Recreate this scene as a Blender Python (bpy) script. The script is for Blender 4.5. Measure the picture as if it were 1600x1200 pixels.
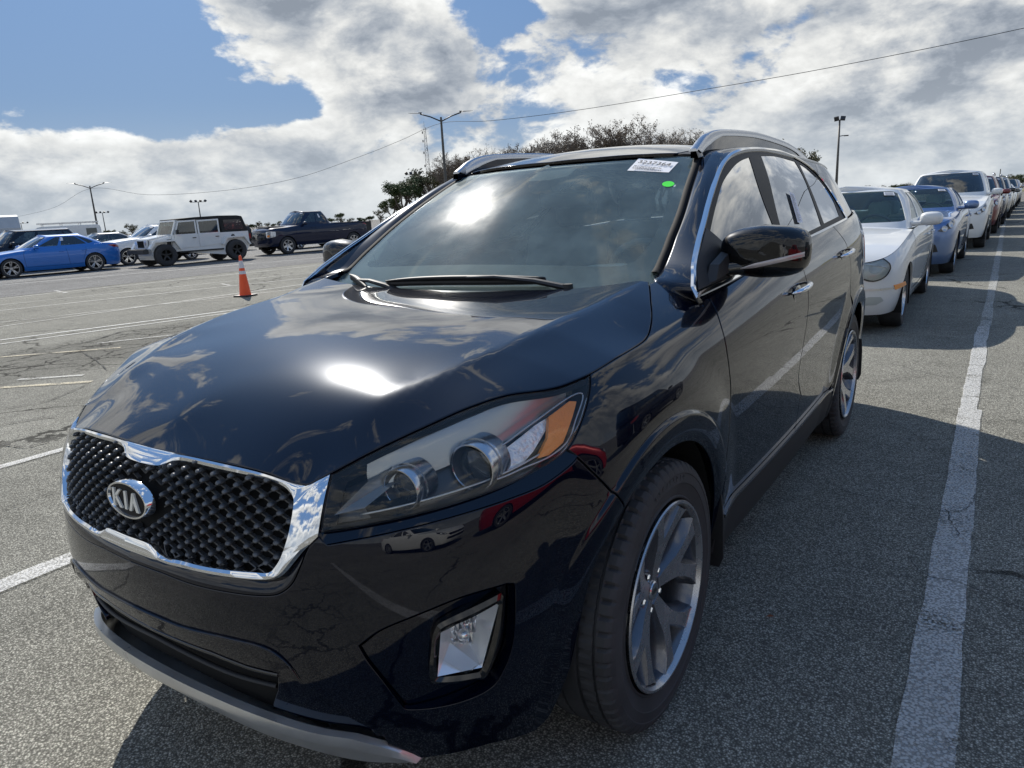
import bpy, bmesh, math, random
import numpy as np
from mathutils import Vector, Matrix, geometry
R_ = math.radians
scene = bpy.context.scene
for o in list(bpy.data.objects): bpy.data.objects.remove(o)
# ---------------------------------------------------------------- camera
cam_d = bpy.data.cameras.new('camera'); cam = bpy.data.objects.new('camera', cam_d)
scene.collection.objects.link(cam); scene.camera = cam
cam_d.sensor_width = 36; cam_d.lens = 1109.39/1600*36; cam_d.clip_start = .05; cam_d.clip_end = 6000
cr_ = Vector((.83038158, .55463912, -.05330927)); cu_ = Vector((-.08845749, .22568344, .97017641)); cf_ = Vector((-.55012881, .80090101, -.23646535))
cam.matrix_world = Matrix(((cr_.x, cu_.x, -cf_.x, 1.5648938), (cr_.y, cu_.y, -cf_.y, -1.6445203), (cr_.z, cu_.z, -cf_.z, 1.3966845), (0, 0, 0, 1)))
# ---------------------------------------------------------------- render look
scene.render.engine = 'CYCLES'
scene.render.resolution_x, scene.render.resolution_y = 1024, 768
scene.view_settings.view_transform = 'Standard'; scene.view_settings.look = 'None'
scene.view_settings.exposure = 0.72; scene.view_settings.gamma = 1; scene.view_settings.use_curve_mapping = False
scene.cycles.max_bounces = 8; scene.cycles.transparent_max_bounces = 16; scene.cycles.sample_clamp_indirect = 4
# ---------------------------------------------------------------- sun and sky
SUN_EL, SUN_AZ = R_(39), R_(-57)            # azimuth measured from +y towards +x
sdir = Vector((math.sin(SUN_AZ)*math.cos(SUN_EL), math.cos(SUN_AZ)*math.cos(SUN_EL), math.sin(SUN_EL)))
sl = bpy.data.lights.new('sun', 'SUN'); sl.energy = 3.8; sl.angle = R_(.53); sl.color = (1, .95, .87)
so = bpy.data.objects.new('sun', sl); scene.collection.objects.link(so)
so.rotation_euler = sdir.to_track_quat('Z', 'Y').to_euler(); so.location = sdir*50
world = bpy.data.worlds.new('World'); scene.world = world; world.use_nodes = True
class NT:
    """small helper that writes node graphs"""
    def __init__(s, tree): s.t = tree; s.n = tree.nodes; s.l = tree.links
    def node(s, typ, props=None, **ins):
        n = s.n.new(typ)
        for k, v in (props or {}).items(): setattr(n, k, v)
        for k, v in ins.items():
            key = k.replace('_', ' ') if not k.startswith('i') or not k[1:].isdigit() else int(k[1:])
            s.put(n.inputs[key], v)
        return n
    def put(s, sock, v):
        if isinstance(v, bpy.types.NodeSocket): s.l.new(v, sock)
        elif isinstance(v, bpy.types.Node): s.l.new(v.outputs[0], sock)
        else: sock.default_value = v
    def m(s, op, a, b=0., c=0., clamp=False):
        n = s.n.new('ShaderNodeMath'); n.operation = op; n.use_clamp = clamp
        for i, v in enumerate((a, b, c)): s.put(n.inputs[i], v)
        return n.outputs[0]
    def vm(s, op, a, b=(0, 0, 0), sc=1.):
        n = s.n.new('ShaderNodeVectorMath'); n.operation = op; s.put(n.inputs[0], a); s.put(n.inputs[1], b)
        if op == 'SCALE': s.put(n.inputs[3], sc)
        return n.outputs[1] if op in ('DOT_PRODUCT', 'LENGTH', 'DISTANCE') else n.outputs[0]
    def ramp(s, f, a, b, lo=0., hi=1., smooth=True):
        n = s.n.new('ShaderNodeMapRange'); n.interpolation_type = 'SMOOTHSTEP' if smooth else 'LINEAR'
        for i, v in enumerate((f, a, b, lo, hi)): s.put(n.inputs[i], v)
        return n.outputs[0]
    def mix(s, f, a, b, blend='MIX'):
        n = s.n.new('ShaderNodeMix'); n.data_type = 'RGBA'; n.blend_type = blend
        s.put(n.inputs[0], f); s.put(n.inputs[6], a); s.put(n.inputs[7], b); return n.outputs[2]
    def noise(s, vec, scale, detail=4., rough=.5, dist=0., dim='3D', out=0):
        n = s.n.new('ShaderNodeTexNoise'); n.noise_dimensions = dim
        if vec is not None: s.put(n.inputs['Vector'], vec)
        n.inputs['Scale'].default_value = scale; n.inputs['Detail'].default_value = detail
        n.inputs['Roughness'].default_value = rough; n.inputs['Distortion'].default_value = dist
        return n.outputs[out]
    def xyz(s, v):
        n = s.n.new('ShaderNodeSeparateXYZ'); s.put(n.inputs[0], v); return n.outputs
    def com(s, x, y, z=0.):
        n = s.n.new('ShaderNodeCombineXYZ'); s.put(n.inputs[0], x); s.put(n.inputs[1], y); s.put(n.inputs[2], z); return n.outputs[0]
wt = NT(world.node_tree)
for n in list(wt.n): wt.n.remove(n)
sky = wt.node('ShaderNodeTexSky', dict(sky_type='NISHITA', sun_disc=False, sun_elevation=SUN_EL, sun_rotation=SUN_AZ, altitude=10, air_density=1.0, dust_density=1.2, ozone_density=1.6))
dirv = wt.node('ShaderNodeTexCoord').outputs['Generated']
dx, dy, dz = wt.xyz(dirv)[:3]
def cloud_density(up, side=0.):
    p = wt.com(wt.m('ADD', dx, side), dy, wt.m('MULTIPLY', wt.m('ADD', dz, up), 1.9))
    w = wt.vm('SCALE', wt.noise(p, 9., 3., .5, out=1), sc=.035); p = wt.vm('ADD', p, w)
    a = wt.m('ADD', wt.m('MULTIPLY', wt.noise(p, 4.6, 12., .60, .15), .82), wt.m('MULTIPLY', wt.m('SUBTRACT', 1., wt.m('ABSOLUTE', wt.m('SUBTRACT', wt.m('MULTIPLY', wt.noise(p, 12., 6., .55), 2.), 1.))), .14)); b = wt.noise(p, 1.7, 2., .5)
    return wt.m('ADD', wt.m('SUBTRACT', wt.m('MULTIPLY', a, .98), .135), wt.m('MULTIPLY', b, .42))
d0 = cloud_density(0.); d1 = cloud_density(.030, -.030)
def spot(az, el, rad, amp, flat=1.):
    """a clearer (negative) or fuller patch of sky round a direction, in degrees"""
    a, e = R_(az), R_(el); v = Vector((math.sin(a)*math.cos(e), math.cos(a)*math.cos(e), math.sin(e)))
    df = wt.vm('SUBTRACT', dirv, tuple(v)); df = wt.vm('MULTIPLY', df, (1, 1, flat)); L = wt.vm('LENGTH', df)
    return wt.ramp(L, R_(rad)*.25, R_(rad), amp, 0.)
cover = wt.m('ADD', wt.ramp(dz, .0, .30, .055, .0), wt.ramp(dz, .06, .13, .055, .0))
SPOTS = [(-64, 11.5, 12, -.17, 1.3), (-58, 8.2, 6, -.13, 1.8), (-52.5, 8.2, 6.5, -.15, 3.2), (-35, 14.6, 7, -.12, 2.6), (-20.5, 8.6, 3.6, -.085, 2.2), (-33, 13.9, 3, -.05, 2.5), (-48, 12.5, 7, .06, 1.6), (-43.5, 8.6, 5, .05, 1.6), (-27, 10.5, 7, .05, 1.2),
         (-3, 12, 16, .11, 1.), (-55, 4.5, 16, .06, 3.), (-60, 42, 26, -.07, 1.), (40, 60, 40, -.06, 1.), (85, 46, 42, -.20, 1.), (95, 12, 26, .07, 1.), (180, 40, 40, -.03, 1.), (-14, 41, 24, -.15, 1.), (12, 25, 14, -.11, 1.), (35, 15, 12, -.08, 1.), (-57, 28, 13, -.11, 1.), (-90, 55, 22, -.06, 1.)]
cover = wt.m('ADD', cover, wt.ramp(dz, .27, .50, 0., -.035))
for sp_ in SPOTS: cover = wt.m('ADD', cover, spot(*sp_))
den = wt.m('ADD', d0, cover)
mask = wt.ramp(den, .545, .615)
thick = wt.ramp(den, .60, .74)
lit = wt.m('SUBTRACT', d0, d1)
shade = wt.m('ADD', wt.m('MULTIPLY', thick, -.27), wt.m('MULTIPLY', lit, 3.0))
shade = wt.m('ADD', shade, .96)
shade = wt.m('ADD', shade, wt.ramp(dx, -.2, .35, 0., -.14))
sund = wt.vm('DOT_PRODUCT', dirv, tuple(sdir))
shade = wt.m('ADD', shade, wt.ramp(sund, .90, 1., 0., .45))
shade = wt.m('MINIMUM', wt.m('MAXIMUM', shade, .44), 1.20)
ccol = wt.mix(wt.ramp(shade, .36, .95), (3.8, 4.4, 5.3, 1), (5.5, 5.55, 5.45, 1))
ccol = wt.vm('SCALE', ccol, sc=shade)
skyc = wt.mix(1., sky.outputs[0], (.42, .60, .80, 1), 'MULTIPLY')
skyc = wt.mix(.85, skyc, wt.mix(wt.ramp(dz, 0., .5), (1.10, 1.62, 2.60, 1), (.80, 1.62, 3.25, 1)))
hz = wt.ramp(dz, -.02, .16, .62, 0.)
full = wt.mix(mask, skyc, ccol)
full = wt.mix(hz, full, (3.7, 4.1, 4.45, 1))
full = wt.mix(wt.ramp(dz, -.04, -.01, 1., 0.), full, (1.3, 1.3, 1.25, 1))
bg = wt.node('ShaderNodeBackground', Strength=.10); wt.put(bg.inputs[0], full)
wo = wt.node('ShaderNodeOutputWorld'); wt.l.new(bg.outputs[0], wo.inputs[0])

# ---------------------------------------------------------------- helpers
COL = scene.collection
def mat(name, base=(.5, .5, .5), rough=.5, metal=0., coat=0., coat_rough=.02, ior=1.5, spec=.5, bump=None, var=None, emit=None):
    m = bpy.data.materials.new(name); m.use_nodes = True; t = NT(m.node_tree); b = t.n['Principled BSDF']
    b.inputs['Base Color'].default_value = (*base, 1); b.inputs['Roughness'].default_value = rough; b.inputs['Metallic'].default_value = metal
    b.inputs['Coat Weight'].default_value = coat; b.inputs['Coat Roughness'].default_value = coat_rough; b.inputs['IOR'].default_value = ior
    b.inputs['Specular IOR Level'].default_value = spec
    if emit: b.inputs['Emission Color'].default_value = (*emit[:3], 1); b.inputs['Emission Strength'].default_value = emit[3]
    oc = t.node('ShaderNodeTexCoord').outputs['Object'] if (bump or var) else None
    if var:      # (scale, amount) lightness variation
        n = t.noise(oc, var[0], 5., .6)
        f = t.ramp(n, .3, .7, 1-var[1], 1+var[1], False)
        c = t.vm('SCALE', base, sc=f); t.put(b.inputs['Base Color'], c)
        t.put(b.inputs['Roughness'], t.ramp(n, .3, .7, max(0, rough-.06), min(1, rough+.08), False))
    if bump:     # (scale, strength, distance)
        n = t.noise(oc, bump[0], 3., .6)
        bn = t.node('ShaderNodeBump', Strength=bump[1], Distance=bump[2]); t.put(bn.inputs['Height'], n); t.l.new(bn.outputs[0], b.inputs['Normal'])
    return m
def glass_mat(name, tint=(.75, .85, .8), refl=1.0, dirt_haze=0.03, haze=0.):
    m = bpy.data.materials.new(name); m.use_nodes = True; t = NT(m.node_tree)
    for n in list(t.n): t.n.remove(n)
    tr = t.node('ShaderNodeBsdfTransparent', Color=(*tint, 1)); gl = t.node('ShaderNodeBsdfGlossy', Roughness=.0, Color=(1, 1, 1, 1))
    fr = t.node('ShaderNodeFresnel', IOR=1.52); f = t.m('MULTIPLY', fr.outputs[0], refl*1.7, clamp=True)
    oc = t.node('ShaderNodeTexCoord').outputs['Object']
    top = gl.outputs[0]
    if haze:
        g2 = t.node('ShaderNodeBsdfGlossy', Roughness=.24, Color=(1, 1, 1, 1)); g3 = t.node('ShaderNodeBsdfGlossy', Roughness=.05, Color=(1, 1, 1, 1))
        ma = t.node('ShaderNodeMixShader'); t.put(ma.inputs[0], .5); t.l.new(g2.outputs[0], ma.inputs[1]); t.l.new(g3.outputs[0], ma.inputs[2])
        mh = t.node('ShaderNodeMixShader'); t.put(mh.inputs[0], t.ramp(t.noise(oc, 7., 5., .6), .3, .75, haze*.6, haze*1.4)); t.l.new(gl.outputs[0], mh.inputs[1]); t.l.new(ma.outputs[0], mh.inputs[2]); top = mh.outputs[0]
    mx = t.node('ShaderNodeMixShader'); t.put(mx.inputs[0], f); t.l.new(tr.outputs[0], mx.inputs[1]); t.l.new(top, mx.inputs[2])
    dn = t.ramp(t.noise(oc, 5., 6., .65), .3, .8, dirt_haze*.75, dirt_haze*1.5)
    df = t.node('ShaderNodeBsdfDiffuse', Color=(.38, .52, .55, 1)); m2 = t.node('ShaderNodeMixShader'); t.put(m2.inputs[0], dn)  # teal film: dirt, plus the windscreen's reflected haze put in as colour
    t.l.new(mx.outputs[0], m2.inputs[1]); t.l.new(df.outputs[0], m2.inputs[2])
    o = t.node('ShaderNodeOutputMaterial'); t.l.new(m2.outputs[0], o.inputs[0]); return m
def paint(name, base, flake=0., rough=.55, dust=.02, spec=.06, coat_ior=1.5, tint=(1, 1, 1)):
    m = bpy.data.materials.new(name); m.use_nodes = True; t = NT(m.node_tree); b = t.n['Principled BSDF']
    b.inputs['Base Color'].default_value = (*base, 1); b.inputs['Roughness'].default_value = rough; b.inputs['Metallic'].default_value = flake
    b.inputs['Specular IOR Level'].default_value = spec; b.inputs['Specular Tint'].default_value = (*tint, 1)
    b.inputs['Coat Weight'].default_value = 1.; b.inputs['Coat IOR'].default_value = coat_ior
    oc = t.node('ShaderNodeTexCoord').outputs['Object']
    n = t.noise(oc, 6., 6., .65); t.put(b.inputs['Coat Roughness'], t.ramp(n, .35, .75, .003, .003+dust*.45))
    if dust:
        sp = t.ramp(t.noise(oc, 420., 2., .5), .72, .78, 0., .25)
        du = t.m('ADD', t.m('MULTIPLY', sp, t.ramp(t.noise(oc, 5., 3.), .45, .7, 0., 1.)), t.ramp(n, .5, .9, 0., dust*.35), clamp=True)
        t.put(b.inputs['Base Color'], t.mix(du, (*base, 1), (.16, .17, .18, 1)))
    return m
def mesh_obj(name, verts, faces, m=None, parent=None, smooth=True, normals=None, angle=None):
    me = bpy.data.meshes.new(name); me.from_pydata([tuple(map(float, v)) for v in verts], [], [tuple(int(i) for i in f) for f in faces])
    if m is not None:
        for mm in (m if isinstance(m, (list, tuple)) else [m]): me.materials.append(mm)
    if smooth: me.polygons.foreach_set('use_smooth', [True]*len(me.polygons))
    if normals is not None: me.normals_split_custom_set_from_vertices([tuple(map(float, n)) for n in normals])
    elif angle: me.set_sharp_from_angle(angle=R_(angle))
    o = bpy.data.objects.new(name, me); COL.objects.link(o)
    if parent is not None: o.parent = parent
    return o
def bm_obj(name, bm, m=None, parent=None, smooth=False, angle=None):
    me = bpy.data.meshes.new(name); bm.to_mesh(me); bm.free()
    if m is not None:
        for mm in (m if isinstance(m, (list, tuple)) else [m]): me.materials.append(mm)
    if smooth or angle: me.polygons.foreach_set('use_smooth', [True]*len(me.polygons))
    if angle: me.set_sharp_from_angle(angle=R_(angle))
    o = bpy.data.objects.new(name, me); COL.objects.link(o)
    if parent is not None: o.parent = parent
    return o
def thing(name, label, cat, loc=(0, 0, 0), rz=0., group=None):
    o = bpy.data.objects.new(name, None); COL.objects.link(o); o.location = loc; o.rotation_euler = (0, 0, rz); o.empty_display_size = .2
    o['label'] = label; o['category'] = cat
    if group: o['group'] = group
    return o
def tag(o, label=None, cat=None, group=None, kind=None):
    for k, v in (('label', label), ('category', cat), ('group', group), ('kind', kind)):
        if v: o[k] = v
    return o
def copy_tree(o, parent=None, name=None):
    c = o.copy(); COL.objects.link(c)
    if parent is not None: c.parent = parent; c.matrix_parent_inverse = o.matrix_parent_inverse.copy()
    for ch in [x for x in o.children]: copy_tree(ch, c)
    return c
def box(bm, x0, x1, y0, y1, z0, z1, M=None, mi=0):
    vs = [bm.verts.new((x, y, z)) for x in (x0, x1) for y in (y0, y1) for z in (z0, z1)]
    if M is not None:
        for v in vs: v.co = M @ v.co
    fs = [(0, 1, 3, 2), (4, 6, 7, 5), (0, 4, 5, 1), (2, 3, 7, 6), (0, 2, 6, 4), (1, 5, 7, 3)]
    for f in fs: bm.faces.new([vs[i] for i in f]).material_index = mi
    return vs
def cyl(bm, a, b, r0, r1=None, n=12, cap=True, mi=0):
    a, b = Vector(a), Vector(b); r1 = r0 if r1 is None else r1
    q = (b-a).to_track_quat('Z', 'Y'); A = []; B = []
    for i in range(n):
        c, s = math.cos(2*math.pi*i/n), math.sin(2*math.pi*i/n)
        A.append(bm.verts.new(a+q@Vector((c*r0, s*r0, 0)))); B.append(bm.verts.new(b+q@Vector((c*r1, s*r1, 0))))
    for i in range(n): bm.faces.new((A[i], A[(i+1) % n], B[(i+1) % n], B[i])).material_index = mi
    if cap: bm.faces.new(A[::-1]).material_index = mi; bm.faces.new(B).material_index = mi
def lathe(bm, prof, n=48, axis='x', c=(0, 0, 0), mi=0, close=False):
    """revolve (axial, radius) pairs about an axis through c"""
    rings = []
    for a, r in prof:
        ring = []
        for i in range(n):
            t = 2*math.pi*i/n; y, z = r*math.cos(t), r*math.sin(t)
            p = (a, y, z) if axis == 'x' else (y, a, z) if axis == 'y' else (y, z, a)
            ring.append(bm.verts.new((p[0]+c[0], p[1]+c[1], p[2]+c[2])))
        rings.append(ring)
    for a, b in zip(rings, rings[1:]+([rings[0]] if close else [])):
        for i in range(n): bm.faces.new((a[i], a[(i+1) % n], b[(i+1) % n], b[i])).material_index = mi
    return rings
def tube(bm, pts, r, n=8, mi=0, cap=True, flat=None, up=(0, 0, 1)):
    """sweep a circle (or an ellipse when flat is given) along points"""
    pts = [Vector(p) for p in pts]; rings = []
    for i, p in enumerate(pts):
        t = (pts[min(i+1, len(pts)-1)]-pts[max(i-1, 0)]).normalized(); u = Vector(up)
        s = t.cross(u)
        if s.length < 1e-4: s = t.cross(Vector((1, 0, 0)))
        s.normalize(); w = s.cross(t); ri = r[i] if isinstance(r, (list, tuple)) else r
        rings.append([bm.verts.new(p+s*math.cos(2*math.pi*k/n)*ri+w*math.sin(2*math.pi*k/n)*ri*(flat or 1)) for k in range(n)])
    for a, b in zip(rings, rings[1:]):
        for k in range(n): bm.faces.new((a[k], a[(k+1) % n], b[(k+1) % n], b[k])).material_index = mi
    if cap: bm.faces.new(rings[0][::-1]).material_index = mi; bm.faces.new(rings[-1]).material_index = mi
def crom(P, per=8, closed=False):
    """Catmull-Rom through points (numpy)"""
    P = np.array(P, float); n = len(P)
    if n < 3: return np.array([P[0]+(P[-1]-P[0])*t for t in np.linspace(0, 1, per+1)])
    out = []
    for i in range(n-1 if not closed else n):
        a, b, c, d = (P[(i+k) % n] if closed else P[min(max(i+k, 0), n-1)] for k in (-1, 0, 1, 2))
        if not closed and i == 0: a = 2*b-c
        if not closed and i == n-2: d = 2*c-b
        for t in np.arange(per)/per:
            out.append(.5*((2*b)+(c-a)*t+(2*a-5*b+4*c-d)*t*t+(3*b-a-3*c+d)*t**3))
    if not closed: out.append(P[-1])
    return np.array(out)
def poly(pts, per=6, closed=True):
    """smooth an outline whose corner points carry a third item"""
    pts = [tuple(p) for p in pts]; n = len(pts); co = [i for i, p in enumerate(pts) if len(p) > 2]
    Q = [p[:2] for p in pts]
    if closed and not co: return crom(Q, per, True)
    if closed:
        k = co[0]; Q = Q[k:]+Q[:k]; idx = [c-k for c in co]+[n]; Q = Q+[Q[0]]
    else: idx = sorted(set([0]+co+[n-1]))
    out = []
    for a, b in zip(idx, idx[1:]): out += list(crom(Q[a:b+1], per)[:-1])
    if not closed: out.append(np.array(Q[-1]))
    return np.array(out)
def resample(S, uv, step=.012, closed=True):
    """resample a uv polyline evenly in 3-D, keeping sharp corners"""
    uv = np.asarray(uv, float); Q = np.vstack([uv, uv[:1]]) if closed else uv
    P = S(Q); L = np.linalg.norm(np.diff(P, axis=0), axis=1); out = []
    for i in range(len(L)):
        k = max(1, int(round(L[i]/step)))
        if L[i] < step*.35 and out: continue
        for j in range(k): out.append(Q[i]+(Q[i+1]-Q[i])*j/k)
    if not closed: out.append(Q[-1])
    return np.array(out)
def inside(pts, loops):
    x, y = pts[:, 0], pts[:, 1]; r = np.zeros(len(pts), bool)
    for L in loops:
        a = L; b = np.roll(L, -1, axis=0)
        for (x0, y0), (x1, y1) in zip(a, b):
            if y0 == y1: continue
            c = ((y0 > y) != (y1 > y)) & (x < (x1-x0)*(y-y0)/(y1-y0)+x0); r ^= c
    return r
def unit(a): return a/np.maximum(np.linalg.norm(a, axis=-1, keepdims=True), 1e-12)
def inset_uv(S, L, d):
    """move a closed uv loop inwards by d metres"""
    area = .5*np.sum(L[:, 0]*np.roll(L[:, 1], -1)-np.roll(L[:, 0], -1)*L[:, 1]); sg = 1 if area > 0 else -1
    P = S(L); h = 1e-3
    Su = (S(L+[h, 0])-S(L-[h, 0]))/(2*h); Sv = (S(L+[0, h])-S(L-[0, h]))/(2*h); N = unit(np.cross(Su, Sv))
    T = unit(unit(np.roll(P, -1, 0)-P)+unit(P-np.roll(P, 1, 0))); Nin = np.cross(N, T)*sg
    out = np.zeros_like(L)
    for i in range(len(L)):
        A = np.stack([Su[i], Sv[i]], 1); out[i] = L[i]+np.linalg.lstsq(A, Nin[i]*d, rcond=None)[0]
    return out
def panel(name, S, outline, m, parent, holes=(), step=.022, gap=.0025, lift=0., flange=.010, bevel=.0022, sides=(1,), mid=False, extra=None, flip=False, off=None):
    """a sheet trimmed out of surface S: outline and holes are uv loops, edges rolled over and turned in.
       mid=True: the outline closes on the centre plane and both halves become one mesh"""
    L0 = resample(S, outline, step*.6)
    if not mid: L0 = inset_uv(S, L0, gap+bevel) if gap+bevel > 0 else L0
    else:
        c = np.abs(S(L0)[:, 0]) < 2e-3; Li = inset_uv(S, L0, gap+bevel); Li[c, 0] = L0[c, 0]; L0 = Li
    loops = [L0]+[inset_uv(S, resample(S, h, step*.6), -(gap+bevel)) for h in holes]
    lo = L0.min(0); hi = L0.max(0)
    # interior grid with spacing near step in 3-D
    cu = S(np.c_[np.linspace(lo[0], hi[0], 80), np.full(80, (lo[1]+hi[1])/2)]); cv = S(np.c_[np.full(60, (lo[0]+hi[0])/2), np.linspace(lo[1], hi[1], 60)])
    au = np.r_[0, np.cumsum(np.linalg.norm(np.diff(cu, axis=0), axis=1))]; av = np.r_[0, np.cumsum(np.linalg.norm(np.diff(cv, axis=0), axis=1))]
    nu = max(3, int(au[-1]/step)); nv = max(3, int(av[-1]/step))
    gu = np.interp(np.linspace(0, au[-1], nu+1)[1:-1], au, np.linspace(lo[0], hi[0], 80)); gv = np.interp(np.linspace(0, av[-1], nv+1)[1:-1], av, np.linspace(lo[1], hi[1], 60))
    G = np.array([(a, b) for a in gu for b in gv])
    if extra is not None and len(extra):
        pg = S(G); rr = np.minimum(np.hypot(pg[:, 1], pg[:, 2]-.367), np.hypot(pg[:, 1]-2.78, pg[:, 2]-.367)); G = np.vstack([G[(rr < .415) | (rr > .54)], extra])
    G = G[inside(G, loops)]
    sc = np.array([(hi[0]-lo[0])/max(au[-1], 1e-6), (hi[1]-lo[1])/max(av[-1], 1e-6)])
    A = np.vstack(loops)/sc
    d2 = np.full(len(G), 9.)
    for k in range(0, len(A), 400): d2 = np.minimum(d2, ((G[:, None]/sc-A[None, k:k+400])**2).sum(-1).min(1))
    G = G[d2 > (step*.35)**2]
    V = np.vstack(loops+[G]); E = []; k = 0
    for Lp in loops:
        n = len(Lp); E += [(k+i, k+(i+1) % n) for i in range(n)]; k += n
    res = geometry.delaunay_2d_cdt([Vector((float(a/sc[0]), float(b/sc[1]))) for a, b in V], E, [], 0, 1e-7, True)
    v2 = np.array([(v.x*sc[0], v.y*sc[1]) for v in res[0]]); F = [tuple(f) for f in res[2]]
    orig = res[3]
    cen = np.array([v2[list(f)].mean(0) for f in F]); keep = inside(cen, loops); F = [f for f, kk in zip(F, keep) if kk]
    P = S(v2); N = S.normal(v2)*(-1 if flip else 1)
    if off is not None: P = P+N*off(v2)[:, None]
    P = P+N*lift
    # orient
    f0 = F[len(F)//2]; fn = np.cross(P[f0[1]]-P[f0[0]], P[f0[2]]-P[f0[0]])
    if fn@N[f0[0]] < 0: F = [f[::-1] for f in F]
    old2new = {}
    for i, lst in enumerate(orig):
        for q in lst: old2new[q] = i
    Vn, Nn, Fn = list(P), list(N), list(F)
    if flange:
        k = 0
        for li, Lp in enumerate(loops):
            n = len(Lp); ids = [old2new.get(k+i, -1) for i in range(n)]; k += n
            ids = [i for j, i in enumerate(ids) if i >= 0 and (j == 0 or i != ids[j-1])]; n = len(ids)
            if n < 3: continue
            Q = P[ids]; NN = N[ids]; T = unit(np.roll(Q, -1, 0)-np.roll(Q, 1, 0)); O = unit(np.cross(T, NN))
            # make O point away from the sheet
            ar = .5*np.sum(v2[ids][:, 0]*np.roll(v2[ids][:, 1], -1)-np.roll(v2[ids][:, 0], -1)*v2[ids][:, 1])
            t2 = v2[ids][n//3]; 
            tst = Q+O*.004; j = n//3
            nb = [f for f in F if ids[j] in f]
            if nb:
                cc = np.mean([P[list(f)].mean(0) for f in nb], axis=0)
                if (cc-Q[j])@O[j] > 0: O = -O
            r1 = Q+O*bevel-NN*bevel*.6; r2 = r1-NN*flange
            b = len(Vn); n1 = unit(NN*.7+O*.7)
            Vn += list(Q)+list(r1); Nn += list(NN)+list(n1)
            Vn += list(r1)+list(r2); Nn += list(unit(O))+list(unit(O))
            for i in range(n):
                j2 = (i+1) % n
                if mid and abs(Q[i][0]) < 2.5e-3 and abs(Q[j2][0]) < 2.5e-3: continue
                for s0, s1 in ((0, n), (2*n, 3*n)):
                    q = [b+s0+i, b+s0+j2, b+s1+j2, b+s1+i]
                    fn = np.cross(np.array(Vn[q[1]])-Vn[q[0]], np.array(Vn[q[3]])-Vn[q[0]])
                    if fn@np.array(Nn[q[0]])+fn@np.array(Nn[q[2]]) < 0: q = q[::-1]
                    Fn.append(tuple(q))
    Vn = np.array(Vn); Nn = np.array(Nn)
    if mid:
        Vn[np.abs(Vn[:, 0]) < 2e-3, 0] = 0; c = np.abs(Vn[:, 0]) < 1e-9; Nn[c, 0] = 0; Nn = unit(Nn)
        n = len(Vn); V2 = np.vstack([Vn, Vn*[-1, 1, 1]]); N2 = np.vstack([Nn, Nn*[-1, 1, 1]])
        F2 = Fn+[tuple(n+i for i in f[::-1]) for f in Fn]
        return [mesh_obj(name, V2, F2, m, parent, normals=N2)]
    out = []
    for s in sides:
        if s > 0: out.append(mesh_obj(name, Vn, Fn, m, parent, normals=Nn))
        else: out.append(mesh_obj(name, Vn*[-1, 1, 1], [f[::-1] for f in Fn], m, parent, normals=Nn*[-1, 1, 1]))
    return out
def strip(name, A, B, m, parent, sides=(1,), nA=None, nB=None, mid=False, rows=1, closed=False, thick=0.):
    """a ribbon between two 3-D polylines of equal length"""
    A, B = np.array(A), np.array(B); n = len(A); V = []; F = []
    for r in range(rows+1): V += list(A+(B-A)*r/rows)
    m_ = n if closed else n-1
    for r in range(rows):
        for i in range(m_):
            j = (i+1) % n; F.append((r*n+i, r*n+j, (r+1)*n+j, (r+1)*n+i))
    V = np.array(V); out = []
    for s in sides:
        Vs = V*[s, 1, 1]; o = mesh_obj(name, Vs, F if s > 0 else [f[::-1] for f in F], m, parent)
        out.append(o)
    if mid:
        o = mesh_obj(name, np.vstack([V, V*[-1, 1, 1]]), F+[tuple(len(V)+i for i in f[::-1]) for f in F], m, parent); out = [o]
    return out
def yz_uv(S, yz):
    """invert the side surface: (y, z) -> (u, v), all points at once"""
    yz = np.array(yz, float)
    if not hasattr(S, '_g'):
        u0_, u1_ = getattr(S, 'ur', (5, 17.5)); us = np.linspace(u0_, u1_, 120); vs = np.linspace(0, S.nv-1, 60); S._g = np.array([(a, b) for a in us for b in vs]); S._p = S(S._g)
    k = np.array([np.argmin((S._p[:, 1]-y)**2+(S._p[:, 2]-z)**2) for y, z in yz]); uv = S._g[k].copy(); h = 1e-3
    for _ in range(8):
        p = S(uv); a = (S(uv+[h, 0])-p)/h; b = (S(uv+[0, h])-p)/h; r = yz-p[:, 1:]
        det = a[:, 1]*b[:, 2]-a[:, 2]*b[:, 1]; det = np.where(abs(det) < 1e-9, 1e9, det)
        d = np.c_[(r[:, 0]*b[:, 2]-r[:, 1]*b[:, 1])/det, (a[:, 1]*r[:, 1]-a[:, 2]*r[:, 0])/det]
        uv = np.clip(uv+np.clip(d, -.4, .4), [0, 0], [S.nu-1, S.nv-1])
    return uv

# ---------------------------------------------------------------- smooth surfaces
def bs_basis(n, t):
    """clamped uniform cubic B-spline weights: t in [0, n-1] -> (len(t), n)"""
    t = np.atleast_1d(np.asarray(t, float))
    s = np.clip(t/(n-1), 0, 1)*(n-3)
    kn = np.concatenate([[0]*3, np.arange(n-2), [n-3]*3]).astype(float)
    s = np.clip(s, 0, n-3-1e-9)
    N = ((s[:, None] >= kn[None, :-1]) & (s[:, None] < kn[None, 1:])).astype(float)
    for p in range(1, 4):
        M = np.zeros((len(s), N.shape[1]-1))
        for i in range(N.shape[1]-1):
            a = kn[i+p]-kn[i]
            b = kn[i+p+1]-kn[i+1] if i+p+1 < len(kn) else 0
            if a > 0: M[:, i] += (s-kn[i])/a*N[:, i]
            if b > 0: M[:, i] += (kn[i+p+1]-s)/b*N[:, i+1]
        N = M
    return N[:, :n]
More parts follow.
